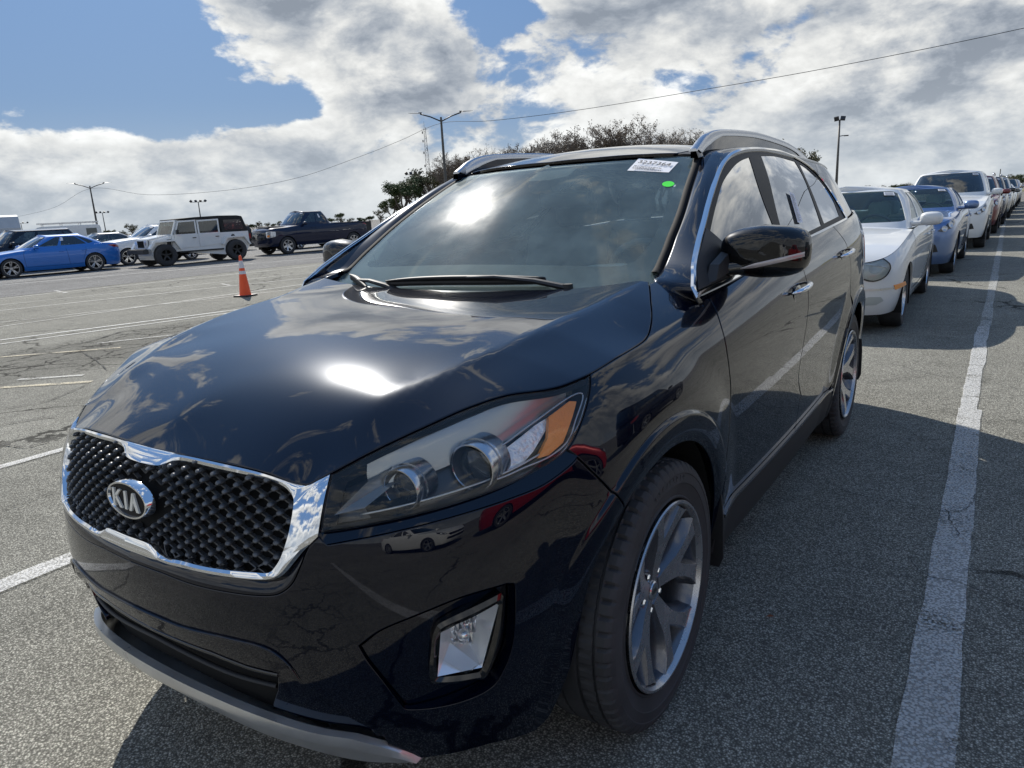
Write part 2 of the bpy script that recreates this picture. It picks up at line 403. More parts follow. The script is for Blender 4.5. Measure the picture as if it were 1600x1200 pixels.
class Surf:
    """tensor product B-spline surface from a control net net[i][j] = (x, y, z)"""
    def __init__(s, net, probe=None):
        s.net = np.array(net, float); s.nu, s.nv = s.net.shape[:2]; s.flip = 1.
        if probe is not None:                  # (uv, outward direction): make normals point out of the car
            s.flip = 1. if s.normal([probe[0]])[0]@np.array(probe[1], float) > 0 else -1.
    def raw(s, uv):
        uv = np.atleast_2d(uv)
        return np.einsum('ki,kj,ijc->kc', bs_basis(s.nu, uv[:, 0]), bs_basis(s.nv, uv[:, 1]), s.net)
    def __call__(s, uv): return s.raw(uv)
    def normal(s, uv, h=.02):
        uv = np.atleast_2d(np.asarray(uv, float))
        a = np.clip(uv+[h, 0], 0, [s.nu-1, s.nv-1]); b = np.clip(uv-[h, 0], 0, [s.nu-1, s.nv-1])
        c = np.clip(uv+[0, h], 0, [s.nu-1, s.nv-1]); d = np.clip(uv-[0, h], 0, [s.nu-1, s.nv-1])
        n = np.cross(s(a)-s(b), s(c)-s(d))
        return s.flip*n/np.maximum(np.linalg.norm(n, axis=1, keepdims=True), 1e-12)
def lerp_keys(keys, i):
    ks = sorted(keys)
    return np.array([np.interp(i, ks, [keys[k][j] for k in ks]) for j in range(len(keys[ks[0]]))])
def body_net():
    plan = [(0,-.938),(.16,-.934),(.34,-.908),(.50,-.856),(.64,-.768),(.76,-.638),(.838,-.488),(.882,-.32),(.905,-.1),
            (.916,.15),(.926,.45),(.938,.9),(.945,1.5),(.944,2.1),(.938,2.6),(.925,3.0),(.885,3.38),(.79,3.66),(.60,3.79),(.3,3.84),(0,3.85)]
    Z = {0:(.20,.28,.38,.50,.60,.70,.78,.85,.90,.93), 3:(.19,.28,.38,.50,.60,.70,.79,.86,.915,.95), 5:(.17,.29,.41,.54,.66,.77,.855,.93,.99,1.03),
         7:(.18,.31,.44,.58,.71,.83,.92,.995,1.055,1.10), 9:(.20,.32,.44,.58,.72,.85,.95,1.03,1.105,1.165), 10:(.20,.32,.44,.57,.71,.85,.95,1.04,1.12,1.175), 10.8:(.20,.32,.43,.56,.71,.85,.95,1.05,1.13,1.175),
         12:(.20,.31,.42,.55,.70,.84,.96,1.07,1.16,1.215), 14:(.22,.34,.45,.58,.72,.86,.98,1.10,1.20,1.26), 16:(.3,.38,.48,.6,.74,.88,1.0,1.12,1.23,1.30), 20:(.32,.40,.5,.62,.75,.88,1.0,1.12,1.23,1.30)}
    D = {0:(.10,.05,.018,0,0,.008,.02,.04,.075,.14), 3:(.10,.05,.015,0,0,.008,.022,.045,.085,.15), 5:(.09,.045,.012,0,0,.012,.035,.075,.13,.20),
         7:(.08,.05,.03,.012,.002,0,.008,.028,.07,.13), 7.8:(.08,.05,.03,.012,.002,0,.008,.028,.085,.18), 9:(.085,.062,.045,.028,.012,.002,.004,.028,.095,.23), 10:(.085,.062,.045,.028,.012,.002,.002,.018,.07,.20), 10.7:(.085,.06,.042,.03,.014,.003,.001,.012,.045,.10),
         11:(.085,.06,.042,.03,.014,.003,.001,.012,.042,.08), 12:(.085,.058,.04,.032,.016,.004,0,.01,.036,.072), 14:(.085,.058,.04,.025,.012,.002,0,.008,.032,.07),
         15:(.085,.058,.03,.02,.006,.002,0,.008,.028,.075), 16:(.08,.05,.02,.01,.0,.0,.002,.010,.032,.085), 20:(.05,.02,0,0,.01,.02,.03,.05,.08,.12)}
    P = np.array(plan)
    net = []
    for i in range(len(plan)):
        t = P[min(i+1, len(P)-1)]-P[max(i-1, 0)]
        if i in (0, len(P)-1): t = np.array([1.,0.]) if i == 0 else np.array([-1.,0.])
        t = t/np.hypot(*t); n = np.array([-t[1], t[0]])     # inward normal
        z = lerp_keys(Z, i); d = lerp_keys(D, i)
        net.append([(max(0, P[i][0]+n[0]*d[j]) if i else 0, P[i][1]+n[1]*d[j], z[j]) for j in range(10)])
    return net

def sstep(a, b, x): t = np.clip((x-a)/(b-a), 0, 1); return t*t*(3-2*t)
class BodySurf(Surf):
    """the car side and nose, with the raised arch lips round both wheels"""
    def __call__(s, uv):
        P = s.raw(uv)
        for cy in (0., 2.78):
            r = np.hypot(P[:, 1]-cy, P[:, 2]-.367)
            b = .016*sstep(.66, .50, r) + .010*sstep(.507, .494, r) - .006*sstep(.452, .446, r)*0 - .012*sstep(.46, .405, r)
            g = sstep(-.46, -.30, P[:, 1]) if cy == 0 else 1.
            P[:, 0] += b*g*sstep(.5, .8, P[:, 0])
        return P
class Height:
    """thin plate spline height field z(x, y), mirrored in x, plus an optional extra term"""
    def __init__(s, pts, extra=None, lam=3e-4):
        p = np.array(pts, float); s.extra = extra
        z = p[:, 2]-(extra(p[:, :2]) if extra else 0)
        q = np.concatenate([p[:, :2], p[:, :2]*[-1, 1]]); z = np.concatenate([z, z])
        k = p[:, 0] > 1e-6; k = np.concatenate([np.ones(len(p), bool), k]); q = q[k]; z = z[k]
        n = len(q); A = np.zeros((n+3, n+3)); A[:n, :n] = s.ker(q, q)+lam*np.eye(n)
        A[:n, n:] = np.c_[np.ones(n), q]; A[n:, :n] = A[:n, n:].T
        s.w = np.linalg.solve(A, np.r_[z, 0, 0, 0]); s.q = q
    @staticmethod
    def ker(a, b):
        r2 = ((a[:, None]-b[None])**2).sum(-1); return r2*np.log(r2+1e-12)*.5
    def __call__(s, uv):
        uv = np.atleast_2d(np.asarray(uv, float)); n = len(s.q)
        z = s.ker(uv, s.q)@s.w[:n]+s.w[n]+uv@s.w[n+1:]
        if s.extra: z = z+s.extra(uv)
        return np.c_[uv, z]
    def normal(s, uv, h=.004):
        uv = np.atleast_2d(np.asarray(uv, float))
        gx = (s(uv+[h, 0])-s(uv-[h, 0]))[:, 2]/(2*h); gy = (s(uv+[0, h])-s(uv-[0, h]))[:, 2]/(2*h)
        n = np.c_[-gx, -gy, np.ones(len(uv))]; return n/np.linalg.norm(n, axis=1, keepdims=True)
def glass_net():
    """side glass and tail: columns follow the belt, rows rise from belt to roof"""
    cols = [  # belt point, roof point
     ((.845,.15,1.12),(.62,.95,1.56)), ((.856,.40,1.135),(.635,1.08,1.585)), ((.866,.80,1.155),(.645,1.30,1.598)), ((.873,1.25,1.18),(.652,1.60,1.606)),
     ((.875,1.75,1.21),(.652,1.98,1.606)), ((.872,2.25,1.238),(.645,2.35,1.592)), ((.864,2.75,1.262),(.640,2.80,1.580)), ((.825,3.15,1.285),(.634,3.24,1.570)),
     ((.76,3.43,1.295),(.614,3.50,1.538)), ((.65,3.60,1.295),(.55,3.56,1.51)), ((.50,3.68,1.295),(.40,3.62,1.505)), ((.25,3.73,1.295),(.20,3.64,1.505)), ((0,3.74,1.295),(0,3.645,1.505))]
    net = []
    for a, b in cols:
        a = np.array(a); b = np.array(b); out = np.array([a[0]*.7, max(0, a[1]-3)*1.2, 0.]); out[0] *= 1
        out = np.array([1., 0, 0]) if a[1] < 3.3 else np.array([a[0], .8, 0])/np.hypot(a[0], .8)
        row = []
        for t, bu in ((0, 0), (.25, .004), (.5, .008), (.75, .012), (1, 0)):
            p = a+(b-a)*t+out*bu; row.append(p)
        net.append(row)
    return net
def wind_net():
    net = []
    for x in (0, .17, .34, .50, .64, .78):
        col = []
        for t, y0, z0 in ((-.12,.19,1.075),(0,.315,1.145),(.3,.532,1.305),(.6,.745,1.445),(.85,.915,1.54),(1,1.012,1.588),(1.1,1.08,1.61)):
            xx = x*(1-.08*t)
            col.append((xx, y0+(.12+.41*max(0, t)**1.4)*xx*xx, z0-.03*xx*xx))
        net.append(col)
    return net
def crease(uv):
    x = np.abs(uv[:, 0]); y = uv[:, 1]
    xc = np.interp(y, [-.85, -.74, -.6, -.43, -.3, -.14, 0, .15, .33, .45], [.42, .45, .497, .568, .612, .645, .658, .670, .692, .70])
    w = .007+.035*sstep(-.45, -.8, y); d = x-xc
    k = .36*sstep(-.95, -.35, y)
    return -k*(w*np.logaddexp(0, d/w))
def hood_surface(S, seam):
    """seam: uv points on S along the shut line, front centre to cowl corner"""
    seam = np.array(seam); P = S(seam)
    pts = [tuple(p) for p in P]
    inner = seam.copy(); inner[:, 1] = np.minimum(inner[:, 1]+.35, S.nv-1)
    prof = [(-.76,.966),(-.68,1.004),(-.56,1.042),(-.4,1.078),(-.2,1.106),(0,1.124),(.18,1.136),(.30,1.142)]
    for y, z in prof: pts.append((0, y, z))
    for y, z in ((-.6,1.022),(-.35,1.082),(0,1.123),(.3,1.146)): pts.append((.30, y, z))
    for y, z in ((-.48,1.046),(-.3,1.086),(0,1.124),(.33,1.156)): pts.append((.50, y, z))
    for x, y, z in ((.500,-.6,1.008),(.566,-.43,1.058),(.612,-.3,1.083),(.645,-.14,1.107),(.658,0,1.123),(.670,.15,1.141)): pts.append((x, y, z))
    return Height(pts, crease)
def roof_surface():
    pts = []
    for y, z in ((.98,1.582),(1.15,1.618),(1.5,1.660),(2.0,1.675),(2.5,1.662),(3.0,1.635),(3.4,1.585),(3.62,1.53)):
        for x in (0, .2, .4, .56, .64):
            pts.append((x, y, z-(x/.6)**2.2*np.interp(y, [.98, 1.2, 1.6, 3, 3.5], [.035, .055, .075, .075, .05])))
    return Height(pts)

# trim lines of the front car as (u, v) on its surfaces; a third item marks a corner
BAKED = {
    'hood_seam': [(0, 8.72, 1), (0.858, 8.61), (1.585, 8.422), (2.246, 8.072, 1), (2.607, 8.263), (3.128, 8.425), (3.743, 8.499), (4.274, 8.53), (4.88, 8.557), (5.526, 8.505), (6.212, 8.256), (6.504, 8.193), (6.909, 8.152), (7.477, 8.164), (8.127, 8.158), (8.377, 8.216), (8.621, 8.368), (9.052, 8.682), (9.337, 8.863), (9.557, 9)],
    'lamp': [(2.61, 8.232, 1), (3.129, 8.397), (3.741, 8.474), (4.269, 8.506), (4.872, 8.534), (5.516, 8.482), (6.201, 8.229), (6.493, 8.165), (6.896, 8.125, 1), (6.73, 7.681), (6.502, 7.128), (6.293, 6.667), (6.107, 6.373), (5.808, 6.245), (5.35, 6.184), (4.853, 6.185), (4.218, 6.267), (3.534, 6.39), (3.018, 6.501), (2.482, 6.591, 1), (2.536, 7.416)],
    'fold': [(2.122, 6.043), (2.292, 6.202), (2.834, 6.203), (3.521, 6.081), (4.372, 5.918), (5.113, 5.79), (5.63, 5.732), (6.095, 5.868), (6.26, 6.014)],
    'fender_bumper': [(6.103, 6.335), (6.253, 5.94), (6.488, 5.228), (6.73, 4.581), (7.016, 3.901)],
    'grille_open': [(0.772, 8.496), (1.445, 8.345), (1.82, 8.172), (2.021, 7.915), (2.081, 7.593), (2.034, 6.763), (1.924, 6.057), (1.813, 5.677), (1.705, 5.5), (1.483, 5.48), (1.084, 5.431), (0.788, 5.412), (0.605, 5.421)],
    'frame_out': [(0.863, 8.597), (1.589, 8.408), (2.248, 8.056, 1), (2.601, 8.221, 1), (2.527, 7.42), (2.453, 6.503, 1), (2.273, 6.187), (2.117, 5.855), (1.978, 5.551), (1.86, 5.385), (1.661, 5.273), (1.164, 5.234), (0.752, 5.216)],
    'lip': [(2.453, 6.503), (2.292, 6.202), (2.169, 5.683), (2.032, 5.206), (1.834, 4.933), (1.598, 4.846), (1.149, 4.801), (0.663, 4.796), (0.312, 4.881)],
    'crease_low': [(0.455, 3.361), (1.048, 3.421), (1.548, 3.344), (1.836, 2.984), (2.018, 2.403)],
    'intake': [(0.668, 2.575), (1.121, 2.434), (1.552, 2.394, 1), (1.482, 1.872), (1.32, 1.376, 1), (0.811, 1.451), (0.265, 1.572)],
    'bar': [(0.091, 2.152), (0.763, 1.944), (1.448, 1.895)],
    'fog_recess': [(2.896, 3.316, 1), (3.22, 3.604), (3.793, 3.748), (4.313, 3.791), (4.958, 3.655, 1), (5.021, 3.45), (4.963, 2.218), (4.796, 1.611), (4.564, 1.341), (4.007, 1.309), (3.453, 1.448), (3.343, 1.64, 1), (3.146, 2.335), (2.984, 2.906)],
    'fog_bezel': [(4.842, 3.459, 1), (4.891, 3.187), (4.8, 2.309), (4.594, 1.596), (4.401, 1.597), (3.865, 1.796), (3.764, 2.059), (3.808, 2.638), (3.882, 3.162), (4.059, 3.341)],
    'fog': [(4.824, 3.237, 1), (4.684, 2.425), (4.518, 1.801), (4.338, 1.776), (3.871, 1.954, 1), (3.873, 2.39), (3.962, 3.05), (4.382, 3.144)],
    'skid_top': [(0.128, 1.537), (0.627, 1.451), (1.315, 1.261), (2.024, 1.052), (2.532, 0.935), (3.005, 0.654), (3.499, 0.292)],
    'skid_bot': [(0, 0.643), (0.417, 0.594), (1.072, 0.464), (1.815, 0.374), (2.548, 0.314), (3.141, 0.285), (3.496, 0.267)],
    'bump_bot': [(3.496, 0.267), (3.95, 0.249), (4.587, 0.229), (5.068, 0.153), (5.466, 0.101)],
    'flare_front': [(6.226, 3.249), (6.085, 2.318), (6.076, 1.406), (6.006, 0.571), (5.833, 0.271), (5.569, 0.114)],
    'wheel_edge': [(7.032, 3.853), (6.623, 3.499), (6.385, 2.712), (6.214, 1.522), (6.105, 0.735), (5.844, 0.224), (5.574, 0.096)],
    'gap1': [(10.04, 8.566), (9.997, 8.404), (9.953, 8.193), (9.904, 7.747), (9.887, 7.272), (9.9, 6.471), (9.956, 5.659), (10.02, 4.929), (10.034, 4.313), (9.998, 3.378), (9.908, 2.067)],
    'gap2': [(12.083, 8.438), (12.084, 8.066), (12.119, 7.439), (12.128, 6.899), (12.126, 6.297), (12.097, 5.508), (12.062, 4.681), (12.034, 4.007), (12.083, 3.296), (12.271, 2.484), (12.523, 1.528)],
    'gap3': [(13.716, 8.974), (13.841, 8.611), (14.041, 8.182)],
    'lamp_lens_inner': [(2.694, 6.855, 1), (2.898, 7.515), (3.139, 7.679), (3.774, 7.66), (5.033, 7.38)],
    'dlo': [(0.333, 0.046, 1), (0.319, 0.278), (0.305, 0.524), (0.344, 1.029), (0.411, 1.586), (0.482, 2.213), (0.596, 2.814), (0.813, 3.384), (1.18, 3.71), (1.75, 3.862), (2.502, 3.937), (3.276, 3.965), (4.254, 4), (5.005, 3.917), (5.552, 3.596), (5.864, 2.766), (5.986, 1.276), (5.962, 0.045, 1), (4.886, 0.062), (3.332, 0.088), (1.945, 0.072), (0.911, 0.044)],
    'win_front': [(0.455, 0.155), (0.463, 0.379), (0.514, 1.117), (0.646, 2.189), (0.837, 2.98), (1.23, 3.421), (1.647, 3.638), (2.127, 3.752, 1), (2.145, 2.788), (2.265, 1.631), (2.395, 0.73, 1), (1.05, 0.07)],
    'win_rear': [(2.744, 3.812, 1), (3.676, 3.867), (4.822, 3.832, 1), (4.674, 2.528), (4.513, 1.013), (4.376, 0.171, 1), (2.641, 0.173, 1), (2.653, 1.649)],
    'win_quarter': [(5.024, 3.777, 1), (5.489, 3.48), (5.797, 2.661), (5.871, 1.198), (5.64, 0.196, 1), (4.545, 0.191, 1), (4.69, 1.368), (4.827, 2.958)],
    'slip': [(3.39, 2.149, 1), (3.599, 1.958, 1), (3.525, 0.53, 1), (3.31, 0.598, 1)],
    'ws_edge': [(0.068, 5.047), (2.388, 5.145), (3.682, 5.228), (4.17, 5.179), (4.293, 5.013), (4.374, 4.36), (4.487, 3.278), (4.6, 2.311), (4.636, 1.837), (4.647, 1.565), (4.669, 1.282), (4.675, 0.932)],
    'sticker': [(2.318, 5.205, 1), (3.819, 4.767, 1), (3.754, 4.085, 1), (2.258, 4.319, 1)],
    'dot': [(3.791, 3.443), (4.106, 3.425)],
    'mirror_mount': [(0, 3.671), (0, 4.312), (0.202, 4.425), (0.479, 4.266), (0.329, 3.67)],
}

M = {}
M['plastic'] = mat('black_plastic', (.018, .018, .019), .55, bump=(240, .15, .001))
# ================================================================ the lot
def asphalt(name, base, stone=110., crack=1., tone=(1., .97, .90), seed=0.):
    m = bpy.data.materials.new(name); m.use_nodes = True; t = NT(m.node_tree); b = t.n['Principled BSDF']; oc = t.node('ShaderNodeTexCoord').outputs['Object']
    oc = t.vm('ADD', oc, (seed, seed*1.7, 0))
    v = t.node('ShaderNodeTexVoronoi', Scale=stone); t.put(v.inputs['Vector'], oc); cell = t.xyz(v.outputs['Color'])[0]
    v2 = t.node('ShaderNodeTexVoronoi', Scale=stone*2.3); t.put(v2.inputs['Vector'], oc)
    grain = t.m('ADD', t.m('MULTIPLY', t.m('POWER', cell, 2.2), .85), .60); fine = t.ramp(v.outputs['Distance'], .25, .62, 1., .38)
    big = t.ramp(t.noise(oc, .55, 6., .62), .32, .68, .84, 1.14, False); mid = t.ramp(t.noise(oc, 5., 5., .6), .3, .7, .90, 1.10, False)
    f = t.m('MULTIPLY', t.m('MULTIPLY', grain, fine), t.m('MULTIPLY', big, mid)); f = t.m('MULTIPLY', f, 1.22)
    wv = t.vm('ADD', oc, t.vm('SCALE', t.noise(oc, 2.2, 4., .6, out=1), sc=.55))
    ce = t.node('ShaderNodeTexVoronoi', dict(feature='DISTANCE_TO_EDGE'), Scale=.42); t.put(ce.inputs['Vector'], wv)
    c1 = t.m('MULTIPLY', t.ramp(ce.outputs[0], .0035, .011, 1., 0.), t.ramp(t.noise(oc, .5, 3.), .47, .56, 0., 1.))
    ce2 = t.node('ShaderNodeTexVoronoi', dict(feature='DISTANCE_TO_EDGE'), Scale=2.1); t.put(ce2.inputs['Vector'], wv)
    zone = t.ramp(t.noise(oc, .16, 2.), .62, .70, 0., 1.)
    x_, y_ = t.xyz(oc)[:2]
    if crack > 1: band = t.ramp(t.m('ABSOLUTE', t.m('SUBTRACT', x_, -7.5+seed)), .8, 1.5, 1., 0.); zone = t.m('MAXIMUM', zone, band)
    c2 = t.m('MULTIPLY', t.ramp(ce2.outputs[0], .010, .045, 1., 0.), zone)
    ck = t.m('MULTIPLY', t.m('MAXIMUM', c1, c2), min(1, crack)*.8)
    f = t.m('MULTIPLY', f, t.m('SUBTRACT', 1., ck))
    if crack > 1: f = t.m('MULTIPLY', f, t.m('SUBTRACT', 1., t.m('MULTIPLY', band, .30)))
    st = t.ramp(t.noise(oc, .9, 5., .7), .58, .70, 1., .78); f = t.m('MULTIPLY', f, st)
    sp = t.node('ShaderNodeTexVoronoi', Scale=1.3, Randomness=1.); t.put(sp.inputs['Vector'], t.vm('ADD', oc, t.vm('SCALE', t.noise(oc, 9., 3., .6, out=1), sc=.10)))
    oil = t.m('MULTIPLY', t.ramp(sp.outputs['Distance'], .03, .11, 1., 0.), t.ramp(t.xyz(sp.outputs['Color'])[0], .70, .80, 0., .55)); f = t.m('MULTIPLY', f, t.m('SUBTRACT', 1., oil))
    tr_ = t.ramp(t.noise(t.vm('MULTIPLY', oc, (2.2, .10, 1.)), 1.6, 4., .6), .55, .72, 1., .86); f = t.m('MULTIPLY', f, tr_)
    t.put(b.inputs['Base Color'], t.vm('MULTIPLY', t.com(f, f, f), tuple(base*k for k in tone)))
    b.inputs['Roughness'].default_value = .92; b.inputs['Specular IOR Level'].default_value = .12
    h = t.m('SUBTRACT', t.m('SUBTRACT', t.m('MULTIPLY', fine, .8), t.m('MULTIPLY', cell, .5)), t.m('MULTIPLY', ck, 1.5))
    bn = t.node('ShaderNodeBump', Strength=.6, Distance=.004); t.put(bn.inputs['Height'], h); t.l.new(bn.outputs[0], b.inputs['Normal']); return m
def sheet(name, pts, z, m, kind='structure'):
    me = mesh_obj(name, [(x, y, z) for x, y in pts], [tuple(range(len(pts)))], m, None, smooth=False); tag(me, kind=kind); return me
A_main = asphalt('worn_asphalt', .325, 165., 2., (1., .975, .84)); A_road = asphalt('road_asphalt', .25, 90., .4, (1., .99, .96), 3.1)
sheet('ground', [(-600, -300), (300, -300), (300, 900), (-600, 900)], -.004, asphalt('far_asphalt', .26, 60., .3))
sheet('parking_lot', [(-19.6, -30), (12, -30), (12, 70), (-19.6, 70)], .0, A_main)
sheet('road_lane', [(-24.6, -30), (-19.5, -30), (-18.4, 13), (-16.5, 30), (-19, 50), (-24.6, 60)], .004, A_road)
sheet('far_parking_lot', [(-70, -40), (-24.5, -40), (-24.5, 70), (-70, 70)], .004, asphalt('pale_far_asphalt', .30, 90., .3, (1, .99, .95), 5.))
def line_mat(name, col_, wear, alpha=.85):
    m = bpy.data.materials.new(name); m.use_nodes = True; t = NT(m.node_tree); b = t.n['Principled BSDF']; oc = t.node('ShaderNodeTexCoord').outputs['Object']
    v = t.node('ShaderNodeTexVoronoi', Scale=115.); t.put(v.inputs['Vector'], oc)
    f = t.m('ADD', t.m('MULTIPLY', t.xyz(v.outputs['Color'])[1], .35), t.ramp(t.noise(oc, 3.2, 8., .75), .25, .8, 0., 1., False)); k = t.ramp(f, wear-.10, wear+.10, alpha, 0.)
    k = t.m('MULTIPLY', k, t.ramp(v.outputs['Distance'], .35, .62, 1., .45))
    n = t.ramp(t.noise(oc, 1.4, 6., .6), .3, .7, .80, 1.06, False); t.put(b.inputs['Base Color'], t.vm('SCALE', col_, sc=n)); b.inputs['Roughness'].default_value = .7
    t.put(b.inputs['Alpha'], k); return m
L_white = line_mat('worn_white_line', (.66, .66, .64), .88, .76); L_faint = line_mat('faint_white_line', (.50, .50, .47), .80, .8); L_yel = line_mat('faded_yellow_line', (.55, .47, .30), .72, .85)
rl = random.Random(3)
def line(p0, p1, w, m, z=.008, jag=.006):
    p0, p1 = np.array(p0, float), np.array(p1, float); d = p1-p0; L = np.hypot(*d); d /= L; n = np.array([-d[1], d[0]]); k = max(2, int(L/.12)); k = min(k, 400); A_ = []; B_ = []
    o1 = o2 = 0.
    for i in range(k+1):
        o1 = o1*.8+rl.uniform(-jag, jag); o2 = o2*.8+rl.uniform(-jag, jag); q = p0+d*L*i/k; A_.append(q+n*(w/2+o1)); B_.append(q-n*(w/2+o2))
    V = [(x, y, z) for x, y in A_+B_]; mo = mesh_obj('painted_line', V, [(i, i+1, k+2+i, k+1+i) for i in range(k)], m, None, smooth=False); tag(mo, kind='structure')
line((1.535, -6), (1.52, 3.6), .128, L_white); line((1.505, 3.6), (1.525, 6.9), .10, L_white); line((1.535, 6.9), (1.66, 24), .095, L_faint, z=.0085); line((1.66, 24.), (1.95, 60), .10, L_faint)
line((-1.755, -4), (-1.70, 4), .12, L_white); line((-3.53, -2), (-3.46, 6), .085, L_white)
line((-6.35, 1.05), (-5.62, 1.62), .09, L_yel); line((-6.55, 1.35), (-6.05, 1.75), .07, L_faint); line((-8.40, 1.85), (-7.4, 2.85), .07, L_yel); line((-8.1, 2.9), (-7.2, 4.4), .06, L_faint)
line((-10.5, 1.0), (-8.4, 8.4), .09, L_white); line((-9.95, 1.0), (-8.2, 8.4), .06, L_white); line((-11.9, 2), (-11.6, 14), .07, L_faint); line((-12.9, 2.4), (-10.6, 9.6), .06, L_faint)
line((-15.3, 3.0), (-12.6, 12.5), .09, L_faint); line((-16.7, 3.4), (-14.3, 12.6), .07, L_faint); line((-18.6, 3.4), (-16.2, 18), .09, L_faint); line((-24.9, 5.5), (-19.2, 21.5), .12, L_white, z=.012); line((-19.2, 21.5), (-12.5, 44), .12, L_white, z=.012)
line((-18.9, 7.2), (-17.6, 6.9), .08, L_faint); line((-14.6, 9.2), (-13.8, 8.9), .08, L_faint)
CR = {
    'c1': [(0.72, 1.99), (0.96, 1.94), (1.09, 1.85), (1.33, 1.84), (1.48, 1.84), (1.53, 1.97), (1.55, 2.09)],
    'c2': [(1.48, 1.84), (1.51, 1.74), (1.54, 1.63), (1.56, 1.55)],
    'c3': [(1.39, 1.26), (1.46, 1.16), (1.56, 1.14), (1.68, 1.10), (1.75, 1.07), (1.82, 1.04)],
    'c4': [(1.33, 1.78), (1.33, 1.52), (1.30, 1.25), (1.22, 1.03), (1.15, 0.92)],
    'c5': [(0.59, 4.90), (0.73, 5.12), (1.03, 5.03), (1.31, 4.95), (1.57, 4.99), (1.82, 4.96)],
    'c6': [(0.69, 4.86), (0.96, 4.82), (1.16, 4.65), (1.42, 4.52), (1.66, 4.40), (1.81, 4.26)],
    'c7': [(0.89, 4.09), (1.02, 4.30), (1.17, 4.47), (1.23, 4.60)],
    'c8': [(0.84, 3.71), (1.01, 3.67), (1.30, 3.78), (1.34, 3.84), (1.73, 4.04), (1.81, 4.11)],
    'c9': [(1.43, 3.42), (1.57, 3.36), (1.79, 3.43)],
    'c10': [(-8.30, 2.66), (-8.48, 3.08), (-8.82, 3.61), (-8.73, 3.80), (-8.40, 4.12), (-8.43, 4.47)],
    'c11': [(-19.02, 8.57), (-16.49, 7.84), (-14.71, 7.56), (-13.15, 7.32)],
    'c12': [(-14.04, 4.06), (-13.93, 4.68), (-13.86, 5.62)],
    'c13': [(-8.75, 2.03), (-8.51, 2.37), (-8.33, 2.84)],
    'c14': [(-7.98, 2.59), (-7.28, 2.37), (-6.71, 2.20), (-6.05, 1.97)],
    'c15': [(-4.70, 0.48), (-4.60, 0.71), (-4.44, 0.88)],
    'c16': [(-2.68, -0.29), (-2.70, -0.17), (-2.74, 0.02)],
    'c17': [(-4.11, 0.25), (-3.83, 0.30), (-3.82, 0.46)],
    'c18': [(0.35, 2.24), (0.58, 2.06), (0.72, 1.99)],
    'c19': [(0.92, 3.19), (1.15, 3.03), (1.31, 2.81), (1.49, 2.89)],
    'c20': [(-5.30, 0.71), (-5.20, 1.02), (-5.56, 1.57)],
}
M['crack'] = mat('crack_shadow', (.03, .03, .028), .95)
for k_, v_ in CR.items():
    P = crom(np.array(v_, float), 10); n = len(P); w0 = {'c10': .06, 'c4': .03}.get(k_, .008 if abs(v_[0][0]) < 3 else .022)
    if k_ == 'c4': continue
    T = np.gradient(P, axis=0); T /= np.maximum(np.hypot(T[:, 0], T[:, 1])[:, None], 1e-6); Nn = np.c_[-T[:, 1], T[:, 0]]; jit = np.cumsum([rl.uniform(-.006, .006) for _ in range(n)]); P = P+Nn*jit[:, None]
    w_ = np.array([w0*rl.uniform(.15, .75)*(1 if 1 < i < n-2 else .3) for i in range(n)])[:, None]
    V = [(x, y, .0095) for x, y in np.vstack([P+Nn*w_*.5, P-Nn*w_*.5])]; o = mesh_obj('ground_crack', V, [(i, i+1, n+i+1, n+i) for i in range(n-1)], M['crack'], None, smooth=False); tag(o, kind='structure')
# small stones and a dead leaf
bm = bmesh.new(); rs = random.Random(8)
for _ in range(900):
    x_, y_ = rs.uniform(-6, 3.2), rs.uniform(-1.2, 7); s_ = rs.uniform(.002, .006)*(1.5 if rs.random() < .1 else 1)
    vs = [bm.verts.new((x_+rs.uniform(-1, 1)*s_, y_+rs.uniform(-1, 1)*s_, .001+abs(q)*s_)) for q in (0, .2, 1.1, .1)]
    for f in ((0, 1, 2), (1, 3, 2), (3, 0, 2)): bm.faces.new([vs[i] for i in f])
tag(bm_obj('grit', bm, mat('grit', (.20, .19, .17), .9), None), 'loose grit scattered on the asphalt', 'grit', kind='stuff')
lf = mesh_obj('dead_leaf', [(0, 0, 0), (.015, .006, .006), (.03, 0, .002), (.015, -.007, .005), (.015, 0, 0)], [(0, 4, 1), (1, 4, 2), (2, 4, 3), (3, 4, 0)], mat('brown_leaf', (.20, .06, .02), .7), None, smooth=False)
lf.location = (.93, .62, .008); lf.rotation_euler = (0, 0, .4); lf.location = (1.02, .60, .006); tag(lf, 'small dry brown leaf lying on the asphalt beside the front wheel', 'leaf')
